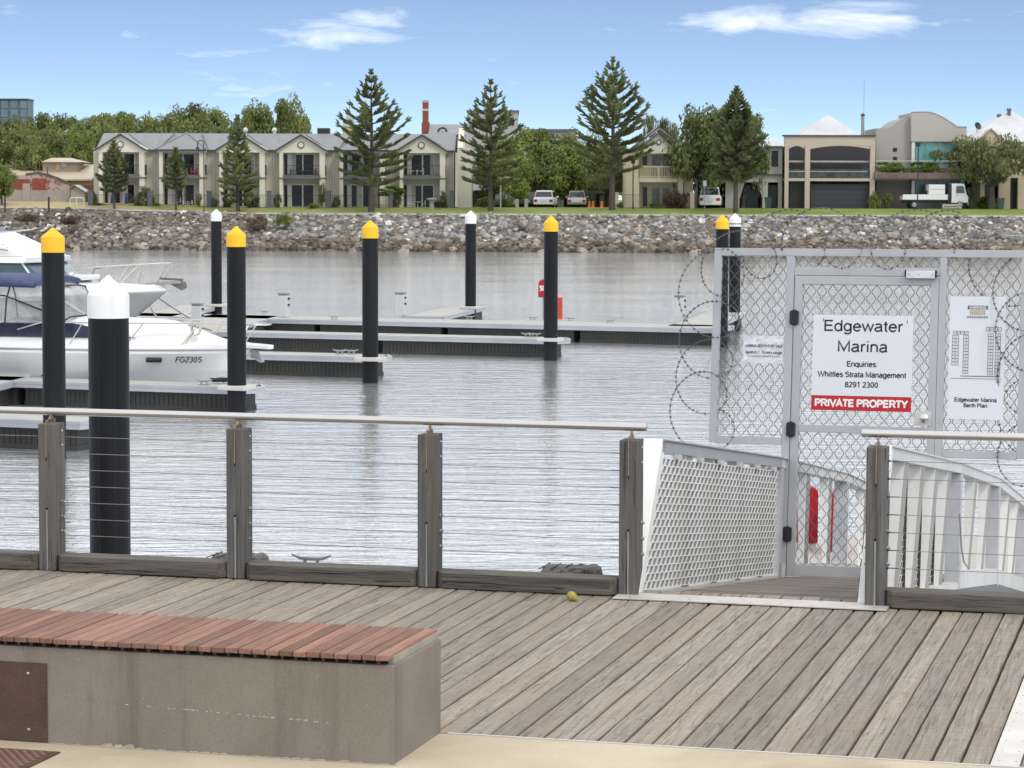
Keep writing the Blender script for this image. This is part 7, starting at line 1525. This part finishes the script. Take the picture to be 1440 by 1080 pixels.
def car(name, label, px, py, Y, heading, kind, paint, L=4.6, W=1.84, H=1.65):
    """x forward from the rear bumper, y left"""
    p = atY(px, py, Y); z0 = gz(p.x, Y); c, s = math.cos(heading), math.sin(heading); M = Matrix(((c, -s, 0, p.x), (s, c, 0, Y), (0, 0, 1, z0), (0, 0, 0, 1)))
    t = thing(name, label, {'suv': 'car', 'wagon': 'car', 'ute': 'pickup truck'}[kind], M); w = W/2
    belt = .56*H; 
    def sec(x, hw_, z0_, z1_): return [(x, -hw_*.94, z0_), (x, -hw_, z0_+.12), (x, -hw_, z1_-.12), (x, -hw_*.95, z1_), (x, hw_*.95, z1_), (x, hw_, z1_-.12), (x, hw_, z0_+.12), (x, hw_*.94, z0_)]
    mb = MB(M); mb.loft([sec(0, w*.94, .42, belt-.10), sec(.10, w, .28, belt), sec(.5, w, .24, belt+.02), sec(L*.62, w, .24, belt+.01), sec(L*.74, w*.99, .24, belt-.05), sec(L*.94, w*.92, .26, belt-.22), sec(L, w*.80, .38, belt-.34)]); mb.build('body', paint, t, smooth=35, bevel=.02, fix=True)
    x0, x1 = (.18, L*.68) if kind != 'ute' else (L*.34, L*.72); rk = .28 if kind != 'ute' else .10
    def roof_(x, k, z): return [(x, -w*k, z), (x, w*k, z)]
    cb = [(x0, belt-.02), (x0+rk, H-.05), (x0+rk+.25, H), (x1-.75, H-.02), (x1, belt-.02)]
    mb = MB(M); mb.loft([[(x, -w*(.93 if z < belt+.05 else .76), z) for x, z in cb], [(x, w*(.93 if z < belt+.05 else .76), z) for x, z in cb]]); cabn = mb.build('cabin', paint, t, bevel=.03, smooth=35, fix=True)
    def lerp(a, b, f): return (a[0]+(b[0]-a[0])*f, a[1]+(b[1]-a[1])*f)
    # glasshouse panes just proud of the cabin
    f0, f1 = .12, .88; a_, b_ = cb[0], cb[1]; q0, q1 = lerp(a_, b_, f0+.06), lerp(a_, b_, f1); mb = MB(M)
    mb.quad((q0[0]-.022, -w*.84, q0[1]), (q0[0]-.022, w*.84, q0[1]), (q1[0]-.022, w*.72, q1[1]), (q1[0]-.022, -w*.72, q1[1])); mb.build('rear_window', carglass, cabn)
    a_, b_ = cb[4], cb[3]; q0, q1 = lerp(a_, b_, f0), lerp(a_, b_, f1); mb = MB(M); mb.quad((q0[0]+.02, -w*.84, q0[1]), (q0[0]+.02, w*.84, q0[1]), (q1[0]+.02, w*.72, q1[1]), (q1[0]+.02, -w*.72, q1[1])); mb.build('windscreen', carglass, cabn)
    for sg in (-1, 1):
        xa, xb = x0+rk*.5+.15, x1-.32; n = 3 if kind != 'ute' else 2
        for k in range(n):
            u0, u1 = xa+(xb-xa)*k/n+.04, xa+(xb-xa)*(k+1)/n-.04; mb = MB(M); zt2 = H-.16
            mb.quad((u0, sg*(w*.925+.012), belt+.05), (u1, sg*(w*.925+.012), belt+.05), (u1-(.35 if k == n-1 else 0), sg*(w*.79+.012), zt2), (u0+(.10 if k == 0 else 0), sg*(w*.79+.012), zt2)); mb.build('side_window', carglass, cabn)
        for xx in (L*.19, L*.81): wheel(t, M, xx, sg*(w-.12))
        mb = MB(M); mb.box(-.03, .06, sg*w*.60 if sg > 0 else -w*.93, w*.93 if sg > 0 else -w*.60, belt-.42, belt-.16); mb.build('tail_light', tail_m, t)
        mb = MB(M); mb.box(L-.14, L-.02, sg*w*.5 if sg > 0 else -w*.78, w*.78 if sg > 0 else -w*.5, belt-.48, belt-.34); mb.build('headlight', lampw, t)
        mb = MB(M); mb.box(x1-.35, x1-.2, sg*w if sg > 0 else -w-.18, w+.18 if sg > 0 else -w, belt+.02, belt+.18); mb.build('mirror', paint, t, bevel=.02)
    mb = MB(M); mb.box(-.06, .12, -w*.92, w*.92, .30, .50); mb.build('bumper', paint if kind != 'ute' else mat('bumper_grey', (.20,.20,.21), .5), t, bevel=.03)
    mb = MB(M); mb.box(-.072, -.061, -.22, .22, .52, .64); mb.build('number_plate', frame_w, t)
    if kind == 'ute':
        mb = MB(M); mb.box(.06, L*.33, -w*.84, w*.84, belt-.01, belt+.012); mb.build('tray_cover', black, t); mb = MB(M); mb.tube([(L*.34-.2, -w*.75, belt), (L*.34-.1, -w*.7, H-.05), (L*.34-.1, w*.7, H-.05), (L*.34-.2, w*.75, belt)], .03, 6); mb.build('sports_bar', black, t)
    return t
cw = mat('paint_white', (.74,.74,.74), .25, 0, .02, 1); cg = mat('paint_champagne', (.52,.50,.46), .3, .2, .02, 1); cdk = mat('paint_dark', (.06,.065,.075), .25, .2, .02, 1)
A90 = math.pi/2
car('parked_car', 'white wagon parked with its rear to the water behind the lawn', 764, 295, 244, A90-.12, 'wagon', cw, 4.7, 1.95, 1.62)
car('parked_pickup', 'champagne pickup parked with its rear to the water right of the white wagon', 811, 295, 247, A90-.03, 'ute', cg, 5.0, 1.82, 1.62)
car('parked_suv', 'white four wheel drive parked in the open garage of the grey house', 998, 296, 240.2, A90-.14, 'suv', cw, 4.7, 2.05, 1.98)
car('parked_car', 'dark car with pale roof parked behind the white post lamp', 720, 293, 252, A90+.5, 'suv', mat('paint_bluegrey', (.28,.31,.36), .3, .1, .02, 1), 4.6, 1.85, 1.75)
car('parked_car', 'dark blue car parked left of the white wagon', 742, 293, 252, A90-.1, 'suv', cdk, 4.4, 1.8, 1.5)
# truck, side on, cab at right
p = atY(1269, 294, 238.5); z0 = gz(p.x, 238.5); MT = Matrix.Translation((p.x, 238.5, z0)); k_ = 238.5/F_PX
t = thing('tray_truck', 'white cab over tray truck parked side on in front of the taupe house', 'truck', MT)
mb = MB(MT); mb.box(0, 4.2, -.05, 1.9, .82, 1.20); mb.box(0, 4.2, -.05, 0, 1.2, 1.32); tr_ = mb.build('tray', cw, t, bevel=.02)
mb = MB(MT); 
for i in range(4): mb.box(.02+i*1.05, 1.02+i*1.05, -.075, -.051, .86, 1.28)
mb.build('drop_side', cw, tr_)
mb = MB(MT); mb.box(2.45, 3.95, .05, 1.8, 1.33, 2.25); bx_ = mb.build('tool_box', cw, t, bevel=.04); mb = MB(MT); mb.box(2.5, 3.9, .04, .052, 1.80, 1.83); mb.build('seam', slabg, bx_)
mb = MB(MT); mb.prism([(4.55, -.02, .55), (6.1, -.02, .55), (6.12, -.02, 1.1), (5.95, -.02, 1.35), (5.75, -.02, 2.25), (5.6, -.02, 2.34), (4.60, -.02, 2.34), (4.55, -.02, 2.28)], (0, 1.85, 0)); cb_ = mb.build('cab', cw, t, bevel=.06)
mb = MB(MT); mb.prism([(4.95, -.04, 1.45), (5.78, -.04, 1.45), (5.64, -.04, 2.12), (4.98, -.04, 2.12)], (0, .015, 0)); mb.build('side_window', carglass, cb_); mb = MB(MT); mb.quad((6.005, .05, 1.36), (6.005, 1.75, 1.36), (5.80, 1.68, 2.18), (5.80, .12, 2.18)); mb.build('windscreen', carglass, cb_)
mb = MB(MT); mb.box(5.0, 5.08, -.06, -.03, 1.2, 1.26); mb.build('door_handle', black, cb_); mb = MB(MT); mb.box(4.22, 4.50, .0, 1.85, .6, 2.30); mb.build('headboard', black, t); mb = MB(MT); mb.box(.1, 5.9, .3, 1.5, .55, .80); mb.build('chassis', black, t); mb = MB(MT); mb.box(6.0, 6.2, -.02, 1.85, .38, .62); mb.build('bumper', mat('bumper_grey', (.20,.20,.21), .5), t); mb = MB(MT); mb.tube([(5.9, -.02, 1.7), (6.05, -.2, 1.75)], .02, 5); mb.box(5.98, 6.08, -.3, -.16, 1.5, 1.95); mb.build('mirror', black, t)
for (x, y) in ((1.1, .05), (5.35, .1), (1.1, 1.75), (5.35, 1.75)): wheel(t, MT, x, y, .38, .24)
small('jerry_can', 'red fuel can standing on the truck tray', 'fuel can', [(1292, 275.5, 1298, 279.5), (1294, 274.5, 1296.5, 275.5)], mat('can_red', (.5,.03,.02), .4), 239.3); small('tray_load', 'dark machinery load on the truck tray beside the white box', 'machine', [(1298, 272, 1304, 280), (1301, 268, 1307, 272.5), (1282, 277, 1292, 280)], black, 239.4, .03)
# ------------------------------------------------------------------ street furniture on the far bank
def lamp(px, yb, yt, Y, kind, label):
    a = atY(px, yb, Y); z0 = gz(a.x, Y); zt = atY(px, yt, Y).z; t = thing('street_lamp', label, 'street lamp', loc=(a.x, Y, z0), group='street lamps on the far bank'); mb = MB()
    m = frame_w if kind == 'white' else black_iron
    if kind == 'goose':
        r_ = .28; mb.tube([(a.x, Y, z0-.2), (a.x, Y, zt-.3)]+[(a.x-r_+r_*math.cos(k*math.pi/8), Y, zt-.3+r_*math.sin(k*math.pi/8)) for k in range(9)]+[(a.x-2*r_, Y, zt-.6)], .045, 6); mb.build('pole', m, t); mb = MB(); mb.lathe([(.05, 0), (.16, -.1), (.18, -.25), (.03, -.26)], a.x-2*r_, Y, 10); mb.v = [v+Vector((0,0,zt-.58)) for v in mb.v]; mb.build('lantern', m, t)
    elif kind == 'post':
        mb.tube([(a.x, Y, z0-.2), (a.x, Y, z0+.8), (a.x, Y, zt-.4)], [.09, .06, .05], 8); mb.build('pole', m, t); mb = MB(); mb.lathe([(.06, zt-.42), (.17, zt-.36), (.20, zt-.06), (.22, zt-.04), (.03, zt+.1)], a.x, Y, 10); mb.build('lantern', m, t)
    else:
        mb.tube([(a.x, Y, z0-.2), (a.x, Y, zt)], .045, 6); mb.tube([(a.x, Y, zt-.1), (a.x+.55, Y, zt-.02)], .03, 5); mb.build('pole', m, t); mb = MB(); mb.box(a.x+.35, a.x+.85, Y-.1, Y+.1, zt-.08, zt+.02); mb.build('lantern', m, t)
lamp(287, 295, 197, 234.5, 'goose', 'black gooseneck street lamp in front of the second townhouse'); lamp(890, 296, 224, 236.5, 'post', 'black lamp post in front of the beige gabled house'); lamp(1290, 303, 200, 234, 'post', 'tall black lamp post in front of the taupe house'); lamp(704, 294, 249, 238, 'white', 'white post lamp left of the parked cars'); lamp(533, 294, 252, 240, 'post', 'thin dark lamp post beside the large pine trunk')
a = atY(607, 294, 238); t = thing('stone_plinth', 'grey stone plinth with wide cap on the lawn before the rightmost townhouse', 'plinth', loc=a); mb = MB(Matrix.Translation(a)); mb.lathe([(.30, -.1), (.22, .05), (.20, .75)], 0, 0, 10); mb.build('stem', mat('stone_grey', (.30,.29,.27), .9, 0, .15, 4), t); mb = MB(Matrix.Translation(a)); mb.lathe([(.25, .751), (.48, .85), (.50, 1.0), (.1, 1.04)], 0, 0, 12); mb.build('cap', MATS['stone_grey'], t)
for (px, lb) in ((1407, 'dark green wheelie bin on the lawn before the rightmost house'), (1080, 'green bin beside the arched house entrance')):
    a = atY(px, 303 if px > 1300 else 297, 234.5 if px > 1300 else 239); z0 = gz(a.x, a.y); t = thing('rubbish_bin', lb, 'bin', loc=(a.x, a.y, z0), group='green bins'); T_ = Matrix.Translation((a.x, a.y, z0)); mb = MB(T_); mb.loft([[(-.22, -.22, 0), (.22, -.22, 0), (.22, .22, 0), (-.22, .22, 0)], [(-.29, -.3, .95), (.29, -.3, .95), (.29, .3, .95), (-.29, .3, .95)]]); mb.build('body', mat('bin_green', (.03,.075,.055), .5), t); mb = MB(T_); mb.box(-.31, .31, -.33, .33, .951, 1.03); mb.build('lid', mat('bin_lid', (.05,.06,.06), .5), t, bevel=.02)
t = thing('footpath_sign', 'small white sign on a thin post in front of the white four wheel drive', 'sign', loc=atY(991, 297, 236.5)); mb = MB(); a, b = atY(991, 297, 236.5), atY(991, 254, 236.5); mb.tube([tuple(a), tuple(b)], .03, 6); mb.build('post', galv, t); mb = MB(); fb(mb, 988.8, 254, 993.5, 262, 236.45, .03); mb.build('plate', frame_w, t)
for i, (px, lb) in enumerate(((829, 'leftmost orange barrier post near the parked pickup'), (834, 'second orange barrier post near the parked pickup'), (846, 'orange barrier post left of the beige pier'))):
    a = atY(px, 296, 243); z0 = gz(a.x, 243); t = thing('barrier_post', lb, 'barrier', loc=(a.x, 243, z0), group='orange barrier posts'); T_ = Matrix.Translation((a.x, 243, z0)); mb = MB(T_); mb.lathe([(.20, 0), (.12, .1), (.10, .5), (.08, .62)], 0, 0, 10); mb.build('cone', mat('barrier_orange', (.75,.20,.03), .6), t); mb = MB(T_); mb.lathe([(.104, .3), (.10, .42)], 0, 0, 10); mb.build('band', frame_w, t)
t = thing('shade_tent', 'pale blue and orange market tent behind the parked pickup', 'tent', loc=atY(832, 293, 258)); YK = 258
mb = MB(); fb(mb, 823, 271, 838, 290, YK, .1); fb(mb, 843, 274, 850, 290, YK, .1); mb.build('side_panel', mat('tent_blue', (.36,.46,.60), .7), t); mb = MB(); P_ = [atY(x, y, YK) for x, y in ((795, 272.5), (800, 269), (850, 268.5), (856, 272.5))]; mb.prism([tuple(q) for q in P_], (0, 2, 0)); mb.build('roof_panel', mat('tent_orange', (.60,.25,.10), .7), t); mb = MB(); [mb.tube([tuple(atY(x, 270, YK)), tuple(atY(x, 293, YK))], .05, 5) for x in (798, 822, 840, 853)]; mb.build('leg', black_iron, t)
t = thing('carport', 'low grey carport with dark beam behind the parked cars', 'carport', loc=atY(760, 293, 256)); mb = MB(); fb(mb, 668, 268, 862, 272, 256, 6); mb.build('beam', mat('carport_dark', (.05,.05,.055), .8), t); mb = MB(); fb(mb, 777, 272.1, 793, 294, 256, .4); mb.build('wall', mat('carport_wall', (.25,.24,.22), .9), t); mb = MB(); fb(mb, 663, 268, 670, 294, 256, .3); fb(mb, 856, 272.1, 862, 294, 256, .3); mb.build('post', frame_d, t); mb = MB(); fb(mb, 670, 272.1, 856, 294, 262, .3); mb.build('rear_wall', mat('carport_rear', (.09,.09,.085), .9), t)
for (px, lb) in ((727, 'left sandy stone block on the lawn edge by the parked cars'), (740, 'right grey stone block on the lawn edge by the parked cars')):
    a = atY(px, 296, 240); mb = MB(); mb.box(-.17, .17, 0, .3, -.1, .8); mb.v = [v+Vector((a.x, 240, gz(a.x, 240))) for v in mb.v]; o = mb.build('stone_block', mat('stone_sand', (.34,.31,.26), .9, 0, .15, 4), loc=(a.x, 240, 1.4), bevel=.04); tag(o, lb, 'stone block', 'stone blocks by the parking')
t = thing('park_bench', 'low pale park bench on the lawn in front of the truck', 'bench', loc=atY(1340, 300, 236)); YQ = 236; mb = MB(); fb(mb, 1326, 291, 1352, 293, YQ, .45); mb.build('seat', mat('bench_grey', (.38,.35,.31), .8), t); mb = MB(); fb(mb, 1326, 287, 1352, 290, YQ+.42, .05); mb.build('backrest', MATS['bench_grey'], t)
for x in (1325.5, 1350.5): mb = MB(); fb(mb, x, 287, x+1.6, 301, YQ+.1, .35); mb.build('leg', MATS['bench_grey'], t)
